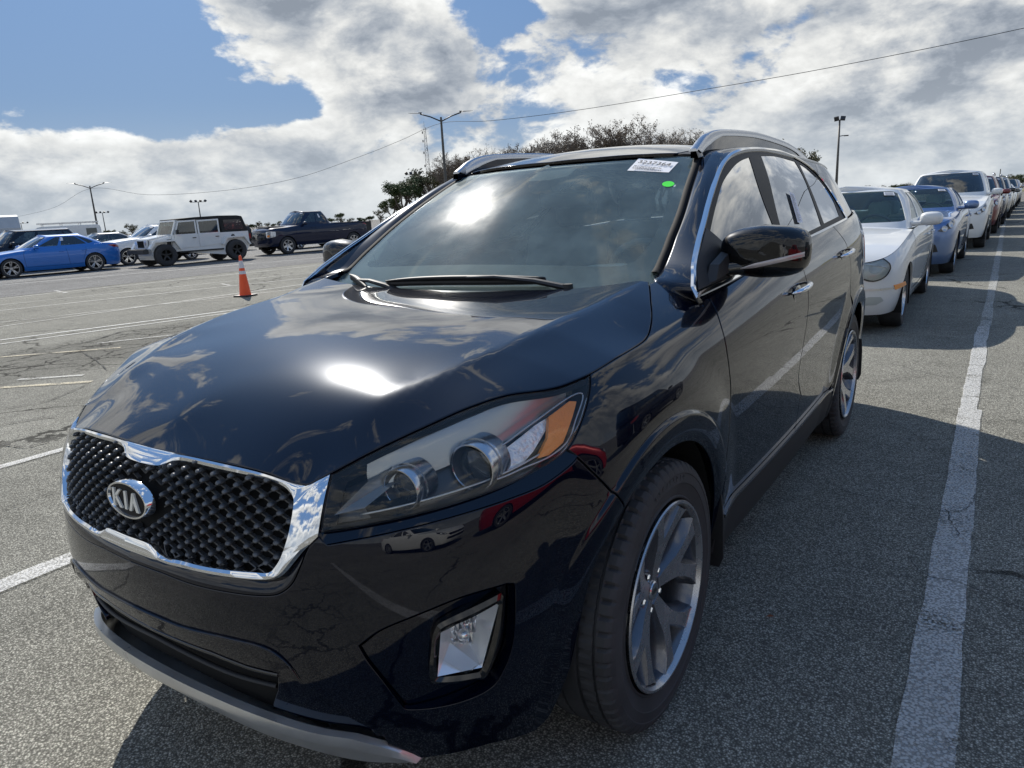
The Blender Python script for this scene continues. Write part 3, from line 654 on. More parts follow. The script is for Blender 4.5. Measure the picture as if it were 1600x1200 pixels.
# ================================================================ beyond the lot
def dir_at(az, D, el=None, z=None):
    a = R_(az); x = 1.565+math.sin(a)*D; y = -1.645+math.cos(a)*D; return (x, y, (1.397+D*math.tan(R_(el))) if el is not None else z or 0.)
M['pole'] = mat('galvanised_pole', (.10, .095, .085), .6, .3); M['pole_dark'] = mat('dark_fixture', (.035, .036, .04), .5, .3); M['wire'] = mat('wire', (.02, .02, .02), .6)
def lamp_post(az, D, h, label, arm=1.9, rot=0.):
    x, y, _ = dir_at(az, D); t = thing('lamp_post', label, 'lamp post', (x, y, 0), R_(rot), 'tall lamp posts')
    bm = bmesh.new(); cyl(bm, (0, 0, 0), (0, 0, h), .17, .085, 12); bm_obj('pole', bm, M['pole'], t, smooth=True, angle=40)
    for s in (1, -1):
        bm = bmesh.new(); tube(bm, [(0, 0, h-.35), (s*arm*.5, 0, h+.05), (s*arm, 0, h+.32)], .055, 8); bm_obj('arm', bm, M['pole_dark'], t, smooth=True)
        bm = bmesh.new(); pr = [(s*(arm-.15), .0), (s*(arm+.15), .30), (s*(arm+.75), .24), (s*(arm+1.0), .10)]
        A_ = [bm.verts.new((x_, -w_*.6, h+.36+.02*i)) for i, (x_, w_) in enumerate(pr)]; B_ = [bm.verts.new((x_, w_*.6, h+.36+.02*i)) for i, (x_, w_) in enumerate(pr)]; C_ = [bm.verts.new((x_, 0, h+.46-.02*i)) for i, (x_, w_) in enumerate(pr)]
        for a_, b_ in ((A_, C_), (C_, B_), (B_, A_)):
            for i in range(3): bm.faces.new((a_[i], a_[i+1], b_[i+1], b_[i]))
        bmesh.ops.recalc_face_normals(bm, faces=bm.faces); bm_obj('lamp_head', bm, M['pole_dark'], t)
    return t
lamp_post(-38.76, 64.6, 9.5, 'tall double-headed lamp post rising from the trees beyond the windscreen', 1.75, 40)
lamp_post(-63.45, 125, 8.3, 'tall double-headed lamp post behind the blue saloon', 1.9, 62)
def flood_post(az, D, h, label, n=4, sp=.7, rot=0., side=None):
    x, y, _ = dir_at(az, D); t = thing('floodlight_post', label, 'floodlight post', (x, y, 0), R_(rot), 'floodlight posts')
    bm = bmesh.new(); cyl(bm, (0, 0, 0), (0, 0, h), .16, .09, 10); 
    if n > 2: cyl(bm, (-sp*(n-1)/2, 0, h-.1), (sp*(n-1)/2, 0, h-.1), .05, .05, 6)
    bm_obj('pole', bm, M['pole'], t, smooth=True)
    for k in range(n):
        x_ = (k-(n-1)/2)*sp; Mx = Matrix.Translation((x_, 0, h+.12)) @ Matrix.Rotation(R_(-35 if k % 2 else 25), 4, 'X') @ Matrix.Rotation(R_(30*(x_)), 4, 'Y')
        bm = bmesh.new(); box(bm, -.24, .24, -.10, .10, -.22, .22, Mx); bm_obj('floodlight', bm, M['pole_dark'], t)
    if side: bm = bmesh.new(); tube(bm, [(0, 0, h-side), (.35, 0, h-side+.05), (.75, 0, h-side+.02)], .045, 6); box(bm, .5, .95, -.1, .1, h-side-.03, h-side+.08); bm_obj('side_lamp', bm, M['pole_dark'], t)
flood_post(-9.93, 88, 9.0, 'dark post with two square floodlights, right of the SUV roof', 2, .62, 10, 1.7)
flood_post(-63.0, 240, 7.2, 'small post of floodlights close beside the left lamp post', 4, 1.0, 62)
flood_post(-56.86, 170, 6.9, 'post with a bar of floodlights above the white off-roader', 4, .95, 55)
flood_post(-67.75, 300, 6.3, 'tiny post of floodlights over the car at the left edge', 4, 1.3, 65)
flood_post(-41.2, 125, 8.3, 'post with a bar of floodlights standing in front of the dark green tree', 4, .75, 40)
# lattice mast
x, y, _ = dir_at(-40.08, 250); mast = thing('radio_mast', 'slim lattice radio mast left of the middle lamp post', 'radio mast', (x, y, 0), R_(40)); H_ = 29.5
bm = bmesh.new()
for s in range(3):
    a_ = 2*math.pi*s/3; cyl(bm, (1.5*math.cos(a_), 1.5*math.sin(a_), 0), (.35*math.cos(a_), .35*math.sin(a_), H_), .07, .06, 5)
bm_obj('leg', bm, M['pole'], mast); bm = bmesh.new(); z_ = 0.
while z_ < H_-1.5:
    r0 = 1.5-1.15*z_/H_; z2 = z_+1.5; r1 = 1.5-1.15*z2/H_
    for s in range(3):
        a_, b_ = 2*math.pi*s/3, 2*math.pi*(s+1)/3; cyl(bm, (r0*math.cos(a_), r0*math.sin(a_), z_), (r1*math.cos(b_), r1*math.sin(b_), z2), .04, .04, 3); cyl(bm, (r1*math.cos(a_), r1*math.sin(a_), z2), (r1*math.cos(b_), r1*math.sin(b_), z2), .04, .04, 3)
    z_ = z2
bm_obj('bracing', bm, M['pole'], mast)
for z_ in (28.2, 25.5, 21.8, 17.6): bm = bmesh.new(); cyl(bm, (-.9, 0, z_), (-.55, 0, z_), .40, .40, 12); bm_obj('antenna', bm, M['pole_dark'], mast); bm = bmesh.new(); cyl(bm, (.4, 0, z_+.6), (.4, 0, z_+1.6), .07, .07, 6); bm_obj('antenna_rod', bm, M['pole_dark'], mast)
bm = bmesh.new(); cyl(bm, (0, 0, H_), (0, 0, H_+2.2), .06, .03, 5); cyl(bm, (-1, 0, H_-.5), (1, 0, H_-.5), .05, .05, 5); bm_obj('top_rod', bm, M['pole'], mast)
# overhead wire between the lamp posts
WP = [(-69.5, 200, 1.05), (-66, 158, 1.75), (-63.45, 124.9, 2.98), (-60, 110, 2.45), (-55, 95, 2.55), (-50, 84, 3.2), (-45.2, 75, 4.55), (-42, 69.5, 5.6), (-38.78, 64.5, 6.72), (-35, 60, 6.72), (-28.5, 56, 7.08), (-19.1, 52, 7.8), (-10.6, 50, 8.37), (.2, 50, 9.14), (8, 52, 9.9), (20, 58, 10.5)]
bm = bmesh.new(); tube(bm, crom(np.array([dir_at(a_, D, el=e_) for a_, D, e_ in WP]), 6), .018, 5); tag(bm_obj('overhead_wire', bm, M['wire'], None), 'thin overhead wire running from post to post across the sky', 'wire')
# traffic cone
cx_, cy_ = -11.05, 7.33; cn = thing('traffic_cone', 'orange traffic cone with two white bands, standing alone on the lot', 'traffic cone', (cx_, cy_, 0), R_(12)); cn.scale = (.88, .88, .92)
O_ = mat('cone_orange', (.85, .095, .02), .5); Wb = mat('reflective_band', (.62, .60, .62), .35)
bm = bmesh.new(); box(bm, -.19, .19, -.19, .19, .0, .035); bmesh.ops.bevel(bm, geom=bm.edges[:], offset=.008, segments=1, affect='EDGES'); bm_obj('base', bm, M['plastic'], cn)
rad = lambda z: .135-(.135-.028)*z/.88
bm = bmesh.new(); lathe(bm, [(.036, .150), (.036, rad(.036)), (.45, rad(.45)), (.45, rad(.45)), (.88, rad(.88)), (.895, .02), (.895, 0)], 28, 'z'); bm_obj('cone_body', bm, O_, cn, smooth=True, angle=50)
for a_, b_ in ((.49, .56), (.62, .78)): bm = bmesh.new(); lathe(bm, [(a_, rad(a_)+.002), (b_, rad(b_)+.002)], 28, 'z'); bm_obj('band', bm, Wb, cn, smooth=True)
# white building at the far left
bx_, by_, _ = dir_at(-70.1, 150); bl = thing('building', 'white industrial building with a raised sloping end, at the far left edge', 'building', (bx_, by_, 0), R_(-20)); Mw = mat('white_cladding', (.42, .44, .45), .6, var=(.8, .06))
prism_pts = [(-6, 0), (-6, 5.4), (-1.2, 5.0), (0.6, 3.1), (0.6, 0)]
bm = bmesh.new(); A_ = [bm.verts.new((x_, -6, z_)) for x_, z_ in prism_pts]; B_ = [bm.verts.new((x_, 6, z_)) for x_, z_ in prism_pts]; bm.faces.new(A_); bm.faces.new(B_[::-1]); [bm.faces.new((A_[i], A_[(i+1) % 5], B_[(i+1) % 5], B_[i])) for i in range(5)]; bmesh.ops.recalc_face_normals(bm, faces=bm.faces)
bm_obj('gable_block', bm, Mw, bl); bm = bmesh.new(); box(bm, .6, 4, -5, 5, 0, 2.1); box(bm, .55, 4.2, -5.1, 5.1, 2.1, 2.3); bm_obj('low_wing', bm, Mw, bl)
# ---------------------------------------------------------------- trees
def bark(name, c): return mat(name, c, .9)
M['bark'] = bark('grey_brown_bark', (.12, .10, .085)); M['twig'] = bark('grey_brown_twigs', (.19, .16, .135))
def leaf_mat(name, a, b):
    m = bpy.data.materials.new(name); m.use_nodes = True; t = NT(m.node_tree); p = t.n['Principled BSDF']; oc = t.node('ShaderNodeTexCoord').outputs['Object']; oi = t.node('ShaderNodeNewGeometry').outputs['Random Per Island']
    t.put(p.inputs['Base Color'], t.mix(oi, (*a, 1), (*b, 1))); p.inputs['Roughness'].default_value = .65; p.inputs['Specular IOR Level'].default_value = .25; return m
M['leaf_green'] = leaf_mat('green_leaves', (.035, .060, .018), (.085, .11, .035)); M['leaf_olive'] = leaf_mat('olive_leaves', (.055, .060, .025), (.13, .12, .055)); M['leaf_brown'] = leaf_mat('brown_leaves', (.14, .115, .085), (.23, .19, .14))
def leaf_quads(pts, size, rnd, per):
    V = []; F = []
    for p in pts:
        for _ in range(per):
            c = Vector(p)+Vector((rnd.gauss(0, 1), rnd.gauss(0, 1), rnd.gauss(0, .8)))*size*1.6; a_ = Vector((rnd.gauss(0, 1), rnd.gauss(0, 1), rnd.gauss(0, 1))).normalized(); b_ = a_.orthogonal().normalized(); s_ = size*rnd.uniform(.6, 1.4)
            k = len(V); V += [c-a_*s_, c+b_*s_*.55, c+a_*s_, c-b_*s_*.55]; F.append((k, k+1, k+2, k+3))
    return V, F
def tree_mesh(seed, h, spread, leaves, bare=True, first=.28, depth=5, leaf_size=.12, per=2):
    rnd = random.Random(seed); bm = bmesh.new(); bt = bmesh.new(); tips = []
    def grow(p, d, L, r_, k):
        q = p+d*L; mid_ = p+d*L*.5+Vector((rnd.gauss(0, .05), rnd.gauss(0, .05), 0))*L
        b_ = bm if k < 3 else bt; tube(b_, [tuple(p), tuple(mid_), tuple(q)], [max(r_, .012), max(r_*.85, .011), max(r_*.7, .010)], 5 if k < 2 else 3, cap=False)
        if k >= depth: tips.append(q); tips.append(mid_); return
        if k >= 3: tips.append(q)
        n = rnd.choice((2, 3, 3) if k else (4, 5))
        for i in range(n):
            ax = Vector((rnd.gauss(0, 1), rnd.gauss(0, 1), rnd.gauss(0, .35))).normalized(); up_ = .30 if k < 2 else .12
            nd = (d*rnd.uniform(.55, .95)+ax*rnd.uniform(.45, .9)*spread+Vector((0, 0, up_))).normalized(); s0 = p+d*L*rnd.uniform(.55, 1.) if i else q
            grow(s0, nd, L*rnd.uniform(.58, .80), r_*.58, k+1)
    grow(Vector((0, 0, 0)), Vector((rnd.gauss(0, .04), rnd.gauss(0, .04), 1)).normalized(), h*first, h*.019, 0)
    zmax = max(t.z for t in tips); k = h/zmax
    for b_ in (bm, bt):
        for v in b_.verts: v.co *= k
    out = []
    for b_, nm, m_ in ((bm, 'trunk', M['bark']), (bt, 'twigs', M['twig'])):
        me = bpy.data.meshes.new(nm); b_.to_mesh(me); b_.free(); me.materials.append(m_); out.append(me)
    V, F = leaf_quads([t*k for t in tips], leaf_size, rnd, per); me = bpy.data.meshes.new('leaves'); me.from_pydata([tuple(v) for v in V], [], F); me.materials.append(leaves); out.append(me)
    return out
def put_tree(mesh3, az, D, label, cat='tree', s=1., rot=0., group='trees beyond the lot', base=0.):
    x, y, _ = dir_at(az, D); t = thing('tree', label, cat, (x, y, base), R_(rot), group); t.scale = (s, s, s)
    for me, nm in zip(mesh3, ('trunk', 'twigs', 'leaves')): o = bpy.data.objects.new(nm, me); COL.objects.link(o); o.parent = t
    return t
bare = [tree_mesh(i, 12., 1.0, M['leaf_brown'], depth=6, leaf_size=.10, per=2, first=.22) for i in (1, 2, 5)]
semi = [tree_mesh(i, 11., 1.05, M['leaf_olive'], depth=5, leaf_size=.17, per=5, first=.22) for i in (11, 12)]
green = [tree_mesh(i, 10., 1.1, M['leaf_green'], depth=5, leaf_size=.21, per=10, first=.18) for i in (21, 22)]
TG = 'trees massed beyond the SUV'
row = [(-43.1, 112, green[0], .42, 'dense dark green tree ending the wood on the left'), (-42.2, 110, green[1], .64, 'leafy dark green tree behind the bar of floodlights'), (-41.0, 112, green[0], .72, 'dark green tree just left of the radio mast'), (-39.9, 114, semi[0], .76, 'thin olive tree at the foot of the radio mast'),
       (-38.7, 112, bare[0], .80, None), (-37.2, 111, bare[1], .86, None), (-35.9, 112, bare[2], .90, None), (-34.6, 113, bare[0], .93, None), (-33.3, 110, bare[1], .90, None), (-32.0, 112, bare[2], .98, None), (-30.8, 112, bare[1], 1.08, None), (-29.4, 114, bare[0], 1.02, None),
       (-28.0, 111, bare[2], 1.10, None), (-26.6, 112, bare[0], 1.16, None), (-25.3, 113, bare[1], 1.12, None), (-24.1, 112, bare[2], 1.17, None), (-22.9, 112, bare[0], 1.06, None), (-21.7, 112, bare[1], 1.0, None), (-20.4, 114, semi[1], .92, None), (-19.0, 116, bare[2], .86, None), (-17.2, 118, bare[0], .86, None), (-15.4, 120, semi[0], .88, None), (-13.8, 120, semi[1], .84, None), (-12.6, 122, semi[0], .76, None)]
for i, (az, D, ms, s, lb) in enumerate(row):
    put_tree(ms, az, D, lb or 'bare grey-brown tree in the thick of the wood beyond the SUV roof', 'tree', s, i*47, TG if not lb else 'trees massed beyond the SUV')
rt = random.Random(4)
for i in range(46): put_tree(bare[i % 3] if i % 5 else semi[i % 2], -39.5+i*.60, 120+rt.uniform(0, 22), 'bare grey-brown tree in the thick of the wood beyond the SUV roof', 'tree', .76+.30*math.sin((i+3)/48*math.pi), i*71, TG)
low = [(-61.4, 190, semi[0], .30, 'small lone tree above the white crossover'), (-53.4, 170, green[0], .16, 'low bush behind the pickup bonnet'), (-54.2, 172, semi[1], .17, 'scrubby little tree right of the off-roader'), (-47.0, 170, green[1], .30, 'round green tree above the pickup bed'), (-44.0, 150, semi[0], .30, 'small tree where the wood begins'), (-51.9, 175, green[1], .15, 'low bush above the pickup windscreen')]
for az, D, ms, s, lb in low: put_tree(ms, az, D, lb, 'tree', s, az*9)
for i in range(30):
    az = -9.3+i*.36; s = .25+.10*rt.random()+(.06 if i > 11 else 0); put_tree((green+semi)[i % 4], az, 215+rt.uniform(-8, 8), 'small tree in the low green belt along the far horizon', 'tree', s, i*53, 'trees of the low far belt', -.7)
put_tree(semi[0], -1.75, 190, 'taller ragged tree standing above the far belt on the right', 'tree', .36, 30)
for i in range(22): put_tree((green+semi)[i % 4], -9+i*.5, 240, 'small tree in the low green belt along the far horizon', 'tree', .28+.08*rt.random(), i*31, 'trees of the low far belt', -.7)
for i in range(34): put_tree((semi+green)[i % 4], -68+i*.75, 300+rt.uniform(-10, 10), 'tiny distant tree on the left skyline', 'tree', .36+.12*rt.random(), i*31, 'tiny trees on the left skyline', -2.0)
for az, el, D, lb in ((-.25, .95, 200, 'thin utility pole rising over the far green belt'), (2.2, 1.1, 240, 'far thin mast at the right edge')):
    x, y, z = dir_at(az, D, el=el); bm = bmesh.new(); cyl(bm, (x, y, 0), (x, y, z), .13, .09, 6); tag(bm_obj('utility_pole', bm, M['pole'], None), lb, 'utility pole')
x, y, _ = dir_at(1, 150); bk = mesh_obj('grass_bank', [(x-9, y, 0), (x+30, y, 0), (x+30, y+4, 1.1), (x-9, y+4, .3)], [(0, 1, 2, 3)], mat('dry_grass', (.15, .14, .07), .9, var=(.8, .3)), None, smooth=False); tag(bk, kind='structure')

# ================================================================ the dark SUV in front
M['paint'] = paint('dark_blue_black_paint', (.0008, .0022, .0085), 0., .21, .003, .030, 1.5, (.28, .52, 1.))
M['chrome'] = mat('chrome', (.82, .83, .85), .06, 1.)
M['satin'] = mat('satin_silver', (.66, .66, .65), .32, .75, var=(14, .08))
M['gloss_black'] = mat('gloss_black', (.006, .006, .007), .08, coat=.6)
M['shell'] = mat('unlit_black', (.004, .004, .004), .9)
M['rubber'] = mat('tyre_rubber', (.034, .034, .036), .72, var=(9, .35), bump=(90, .2, .001))
M['rim'] = mat('machined_grey_alloy', (.44, .44, .45), .26, .85, coat=.3, var=(20, .05))
M['rim_dark'] = mat('dark_grey_wheel_paint', (.13, .135, .15), .25, .7, coat=.5)
M['glass'] = glass_mat('windscreen_glass', (.78, .90, .89), .50, .17, .20)
M['privacy'] = glass_mat('tinted_side_glass', (.09, .11, .12), 1.5, .01)
M['clear'] = glass_mat('clear_lens', (.97, .98, .98), .42, .012)
M['amber'] = mat('amber_reflector', (1., .34, .05), .3, coat=.2, bump=(160, .5, .004))
M['lamp_black'] = mat('lamp_housing', (.035, .037, .042), .28, coat=.3)
M['lamp_grey'] = mat('lamp_bezel_grey', (.40, .42, .43), .24, .65)
M['facet'] = mat('faceted_reflector', (.92, .93, .95), .28, .35, bump=(45, .7, .012))
M['white'] = mat('white_paper', (.8, .8, .82), .6)
M['print'] = mat('printed_black', (.02, .02, .02), .6)
M['green'] = mat('fluorescent_green_sticker', (.05, .85, .04), .5)
M['seat'] = mat('dark_seat', (.13, .14, .15), .6)
M['dash'] = mat('dashboard', (.42, .47, .44), .7)
M['red_lens'] = mat('red_tail_lens', (.25, .008, .008), .12, coat=.8)
S = BodySurf(body_net(), ((12, 4), (1, 0, 0))); W = Surf(wind_net(), ((1, 3), (0, -1, 1))); G = Surf(glass_net(), ((4, 2), (1, 0, 0)))
def uv_(k): return [tuple(p) for p in BAKED[k]]
seam = poly(uv_('hood_seam'), 5, False)
H = hood_surface(S, np.array([p[:2] for p in uv_('hood_seam')]))
RF = roof_surface()
suv = thing('parked_suv', 'large glossy black-blue SUV with a studded black grille, filling the foreground', 'suv')
P_ = suv
def seam_back(line, w=.016, d=.010, sides=(1, -1), surf=None):
    surf = surf or S
    L = resample(surf, np.array([p[:2] for p in line]), .03, False); Q = surf(L); N = surf.normal(L)
    T = unit(np.gradient(Q, axis=0)); O = np.cross(T, N)
    strip('gap_backing', Q+O*w-N*d, Q-O*w-N*d, M['shell'], P_, sides)
def ring_pts(cy, rs, a0, a1, step=1.7):
    out = []
    for r in rs:
        for a in np.arange(a0, a1, step): out.append((cy+r*math.cos(R_(a)), .367+r*math.sin(R_(a))))
    return out
RS = [.424, .432, .442, .456, .47, .482, .491, .4955, .4995, .5035, .508, .516, .528]
ring_f = yz_uv(S, [p for p in ring_pts(0, RS, -14, 178)])
ring_r = yz_uv(S, [p for p in ring_pts(2.78, RS, -14, 194)])
def arc_uv(cy, r, a0, a1, n=26): return yz_uv(S, [(cy+r*math.cos(R_(a)), .367+r*math.sin(R_(a))) for a in np.linspace(a0, a1, n)])
lamp = poly(uv_('lamp')); lampP = resample(S, lamp, .01)
fb = poly(uv_('fender_bumper'), 5, False); gap1 = poly(uv_('gap1'), 5, False); gap2 = poly(uv_('gap2'), 5, False)
fold = poly(uv_('fold'), 5, False)
ks = min(range(len(seam)), key=lambda i: abs(seam[i][0]-BAKED['lamp'][8][0])+abs(seam[i][1]-BAKED['lamp'][8][1]))
# --- fender
gl = [tuple(p) for p in gap1]
tip = tuple(BAKED['lamp'][8][:2])
lamp_side = [tuple(p[:2]) for p in BAKED['lamp'][8:13]]          # tip down the outer edge of the lamp
fe = [tuple(p) for p in seam[ks:]] + [(9.9, 9.0), (10.05, 9.0)] + gl
fe += [tuple(p) for p in yz_uv(S, [(.440, .42), (.425, .31)])]
fe += [tuple(p) for p in arc_uv(0, .418, -10, 122, 30)]
fe += [tuple(p) for p in fb[::-1]] + [tuple(p) for p in crom(np.array(lamp_side), 5)[::-1]]
for o, nm in zip(panel('fender', S, np.array(fe), M['paint'], P_, extra=ring_f, sides=(1, -1)), 'ab'): pass
# --- front bumper cover (to the fold under the lamps), grille and fog recesses open
lip = poly(uv_('lip'), 5, False); low = poly(uv_('crease_low'), 5, False); we = poly(uv_('wheel_edge'), 5, False)
bot = poly(uv_('bump_bot'), 5, False); skt = poly(uv_('skid_top'), 5, False); skb = poly(uv_('skid_bot'), 5, False)
def at_u0(S_, z, v0=4.):
    vs = np.linspace(0, 9, 900); p = S_(np.c_[np.zeros(900), vs]); return (0., float(vs[np.argmin(abs(p[:, 2]-z))]))
fog_recess = poly(uv_('fog_recess'))
intake = [at_u0(S, .497)]+[tuple(p[:2]) for p in BAKED['intake'][:-2]]
b = [at_u0(S, .679)]+[tuple(p) for p in lip[::-1] if p[0] > .3]
fi = min(range(len(fold)), key=lambda i: abs(fold[i][0]-b[-1][0])+abs(fold[i][1]-b[-1][1]))
b += [tuple(p) for p in fold[fi+1:]] + [tuple(p) for p in fb if p[1] < fold[-1][1]-.02]
b += [tuple(p) for p in we[3:]] + [tuple(p) for p in bot[::-1]][2:]
ikr = [tuple(p[:2]) for p in BAKED['intake']]
b += [tuple(p) for p in skt[::-1] if p[0] > 1.25][1:]
b += [ikr[4], ikr[3], ikr[2], ikr[1], ikr[0], at_u0(S, .497)]
lowu = [tuple(p) for p in low]
inU = at_u0(S, .565)
ik = poly([tuple(p) for p in BAKED['intake']], 5, False)
ik_pts = [at_u0(S, .50)]+[tuple(p) for p in ik if True][:0]
def dist_fade(loops_uv, S_, uv, w):
    A = S_(np.array(loops_uv)); Q = S_(uv); d = np.full(len(Q), 9.)
    for k in range(0, len(A), 300): d = np.minimum(d, np.linalg.norm(Q[:, None]-A[None, k:k+300], axis=2).min(1))
    return d
# lower centre of the bumper is tucked in below a crease
zone = np.array([at_u0(S, .565)]+lowu+[tuple(p) for p in skt[::-1] if p[0] < 3.2 and p[0] > .05]+[at_u0(S, .36)])
zl = resample(S, np.array([at_u0(S, .565)]+lowu), .01, False)
def tuck(uv):
    d = dist_fade(zl, S, uv, .05); ins = inside(uv, [zone])
    return np.where(ins, -.020*sstep(0, .035, d), 0.)*(1 if S.normal(np.array([[1., 2.]]))[0][1] < 0 else -1)
lz = [at_u0(S, .497)]+[tuple(p[:2]) for p in BAKED['intake'][:5]]
i_hole = np.array([at_u0(S, .492)]+[tuple(p[:2]) for p in BAKED['intake'] if p[1] > 1.9][:3]+[tuple(p[:2]) for p in BAKED['intake'] if p[1] <= 1.9][:4]+[at_u0(S, .408)])
main_b = []
bum = b
panel('front_bumper', S, np.array(bum), M['paint'], P_, holes=[fog_recess], mid=True, off=tuck, step=.018, extra=ring_f)
cz_ = S(zl)+S.normal(zl)*.0015; bm = bmesh.new(); tube(bm, [tuple(p*[-1, 1, 1]) for p in cz_[::-1]]+[tuple(p) for p in cz_[1:]], [.0045*min(1, (i_+.3)/8, (2*len(cz_)-2-i_+.3)/8) for i_ in range(2*len(cz_)-1)], 8, flat=.8); bm_obj('crease_highlight_bead', bm, M['paint'], P_, smooth=True)  # thin painted bead added along the crease to draw its highlight
# the dark intake set into the bumper
iu = np.array([at_u0(S, .51), (2.0, 2.55), (2.0, .6), at_u0(S, .385)])
sgF = 1 if S.normal(np.array([[1., 2.]]))[0][1] < 0 else -1
panel('lower_intake', S, iu, M['shell'], P_, mid=True, lift=-.045*sgF, gap=0, bevel=0, flange=0)
bar = poly([at_u0(S, .462)+()]+[tuple(p[:2]) for p in BAKED['bar']], 6, False); Lb = resample(S, bar, .02, False)
Q = S(Lb)-S.normal(Lb)*.030*sgF
bm = bmesh.new(); pts = [tuple(p*[-1, 1, 1]) for p in Q[::-1]]+[tuple(p) for p in Q[1:]]; tube(bm, pts, .007, 8, flat=.7)
bm_obj('intake_bar', bm, M['plastic'], P_, angle=60)
Li = resample(S, np.array([at_u0(S, .500)]+[tuple(p[:2]) for p in BAKED['intake'][:3]]), .02, False); Q = S(Li)-S.normal(Li)*.024*sgF+np.array([0, 0, -.006])
bm = bmesh.new(); tube(bm, [tuple(p*[-1, 1, 1]) for p in Q[::-1]]+[tuple(p) for p in Q[1:]], .005, 8); bm_obj('intake_trim', bm, M['gloss_black'], P_, angle=60)
# lip under the grille frame: body band between the fold line and the chrome
fo = poly(uv_('frame_out'), 5, False)
def pair(Sx, la, lb, n=40, da=0., db=0.):
    la = resample(Sx, np.array([p[:2] for p in la]), .01, False); lb = resample(Sx, np.array([p[:2] for p in lb]), .01, False)
    ta = np.linspace(0, len(la)-1, n); tb = np.linspace(0, len(lb)-1, n)
    A = np.c_[np.interp(ta, range(len(la)), la[:, 0]), np.interp(ta, range(len(la)), la[:, 1])]
    B = np.c_[np.interp(tb, range(len(lb)), lb[:, 0]), np.interp(tb, range(len(lb)), lb[:, 1])]
    return Sx(A)+Sx.normal(A)*da, Sx(B)+Sx.normal(B)*db
fr_low = [at_u0(S, .704)]+[tuple(p) for p in fo if p[1] < 6.6][::-1]
fr_low = [p for i, p in enumerate(fr_low) if i == 0 or p[0] > .3]
lipc = [at_u0(S, .679)]+[tuple(p) for p in lip[::-1] if p[0] > .3]
A, Bp = pair(S, lipc, fr_low, 60, -.0005, -.012)
mid_ = (A+Bp)/2+unit(A-Bp)*0+np.array([0, -.004, 0]); V = np.vstack([A, mid_, Bp])
def loft(name, rows, m, parent, sides=(1,), mid=False, angle=None):
    n = len(rows[0]); V = np.vstack(rows); F = [(r*n+i, r*n+i+1, (r+1)*n+i+1, (r+1)*n+i) for r in range(len(rows)-1) for i in range(n-1)]
    res = []
    if mid:
        V = V.copy(); V[np.abs(V[:, 0]) < .004, 0] = 0
        return [mesh_obj(name, np.vstack([V, V*[-1, 1, 1]]), F+[tuple(len(V)+i for i in f[::-1]) for f in F], m, parent, angle=angle)]
    for s in sides: res.append(mesh_obj(name, V*[s, 1, 1], F if s > 0 else [f[::-1] for f in F], m, parent, angle=angle))
    return res
loft('grille_surround', [A, mid_, Bp], M['paint'], P_, mid=True)
# band between the fold and the lamp
lb_ = [tuple(p) for p in lampP]
k0 = min(range(len(lb_)), key=lambda i: np.hypot(lb_[i][0]-BAKED['lamp'][19][0], lb_[i][1]-BAKED['lamp'][19][1]))
k1 = min(range(len(lb_)), key=lambda i: np.hypot(lb_[i][0]-BAKED['lamp'][12][0], lb_[i][1]-BAKED['lamp'][12][1]))
under = lb_[k1:k0+1][::-1]
A, Bp = pair(S, [tuple(p) for p in fold[3:]], under, 60, -.0005, -.010)
Bs, _ = pair(S, under, under, 60, -.03)
loft('lamp_surround', [A, A*.5+Bp*.5+np.array([0, 0, .001]), Bp, Bs], M['paint'], P_, sides=(1, -1), angle=50)
# --- hood
hood_uv = [tuple(S(np.array([p]))[0][:2]) for p in seam]
cowl = [(x, .288+.115*(x/.70)**2*1.0) for x in np.linspace(.70, 0, 16)]
hu = [(0., float(S(np.array([[0, 8.72]]))[0][1]))]+[p for p in hood_uv[1:]]
cy_end = hood_uv[-1]
cowl = [(x, .284+(cy_end[1]-.284)*(x/cy_end[0])**2.2) for x in np.linspace(cy_end[0], 0, 18)][1:]
panel('hood', H, np.array(hu+cowl), M['paint'], P_, mid=True, step=.02, gap=.002, bevel=.003, flange=.018)
cp = H(np.array([cy_end]+cowl))
c2 = np.array([(p[0]*.99, p[1]+.0, p[2]-.02) for p in cp]); c3 = W(np.c_[np.clip(cp[:, 0]/.78*5, 0, 4.9), np.full(len(cp), .62)])-np.array([0, 0, .006])
loft('cowl_panel', [c2, (c2+c3)/2-np.array([0, 0, .012]), c3], M['plastic'], P_, mid=True)
for ln in (seam, gap1, gap2, fb): seam_back(ln)
lipP, _ = pair(S, [tuple(p) for p in seam], [tuple(p) for p in seam], 60, -.012)
# --- doors
belt = lambda u0, u1, n=12: [(u, 8.95) for u in np.linspace(u0, u1, n)]
g1 = [tuple(p) for p in gap1 if p[1] < 8.9]; g2 = [tuple(p) for p in gap2 if S(np.array([p]))[0][2] > .53]
bot1 = [tuple(p) for p in yz_uv(S, [(.445, .45), (.455, .415)])]
g2b = [tuple(p) for p in yz_uv(S, [(1.50, .53), (1.50, .415)])]
fd = belt(g1[0][0], g2[0][0])+g2+g2b+[tuple(p) for p in yz_uv(S, [(y, .412) for y in np.linspace(1.45, .5, 8)])]+bot1[::-1]+g1[::-1]
sidesD = (1, -1)
for s in sidesD:
    o = panel('front_door', S, np.array(fd), M['paint'], P_, sides=(s,))[0]
    if s > 0: fdoor = o
    else: fdoor2 = o
g3 = yz_uv(S, [(2.262, 1.235), (2.33, 1.19), (2.405, 1.14), (2.46, 1.06), (2.485, .97), (2.47, .87)]); g3 = [tuple(p) for p in crom(g3, 4)]
arcd = [tuple(p) for p in arc_uv(2.78, .512, 118, 172, 16)]
rb = [tuple(p) for p in yz_uv(S, [(2.25, .43)])]
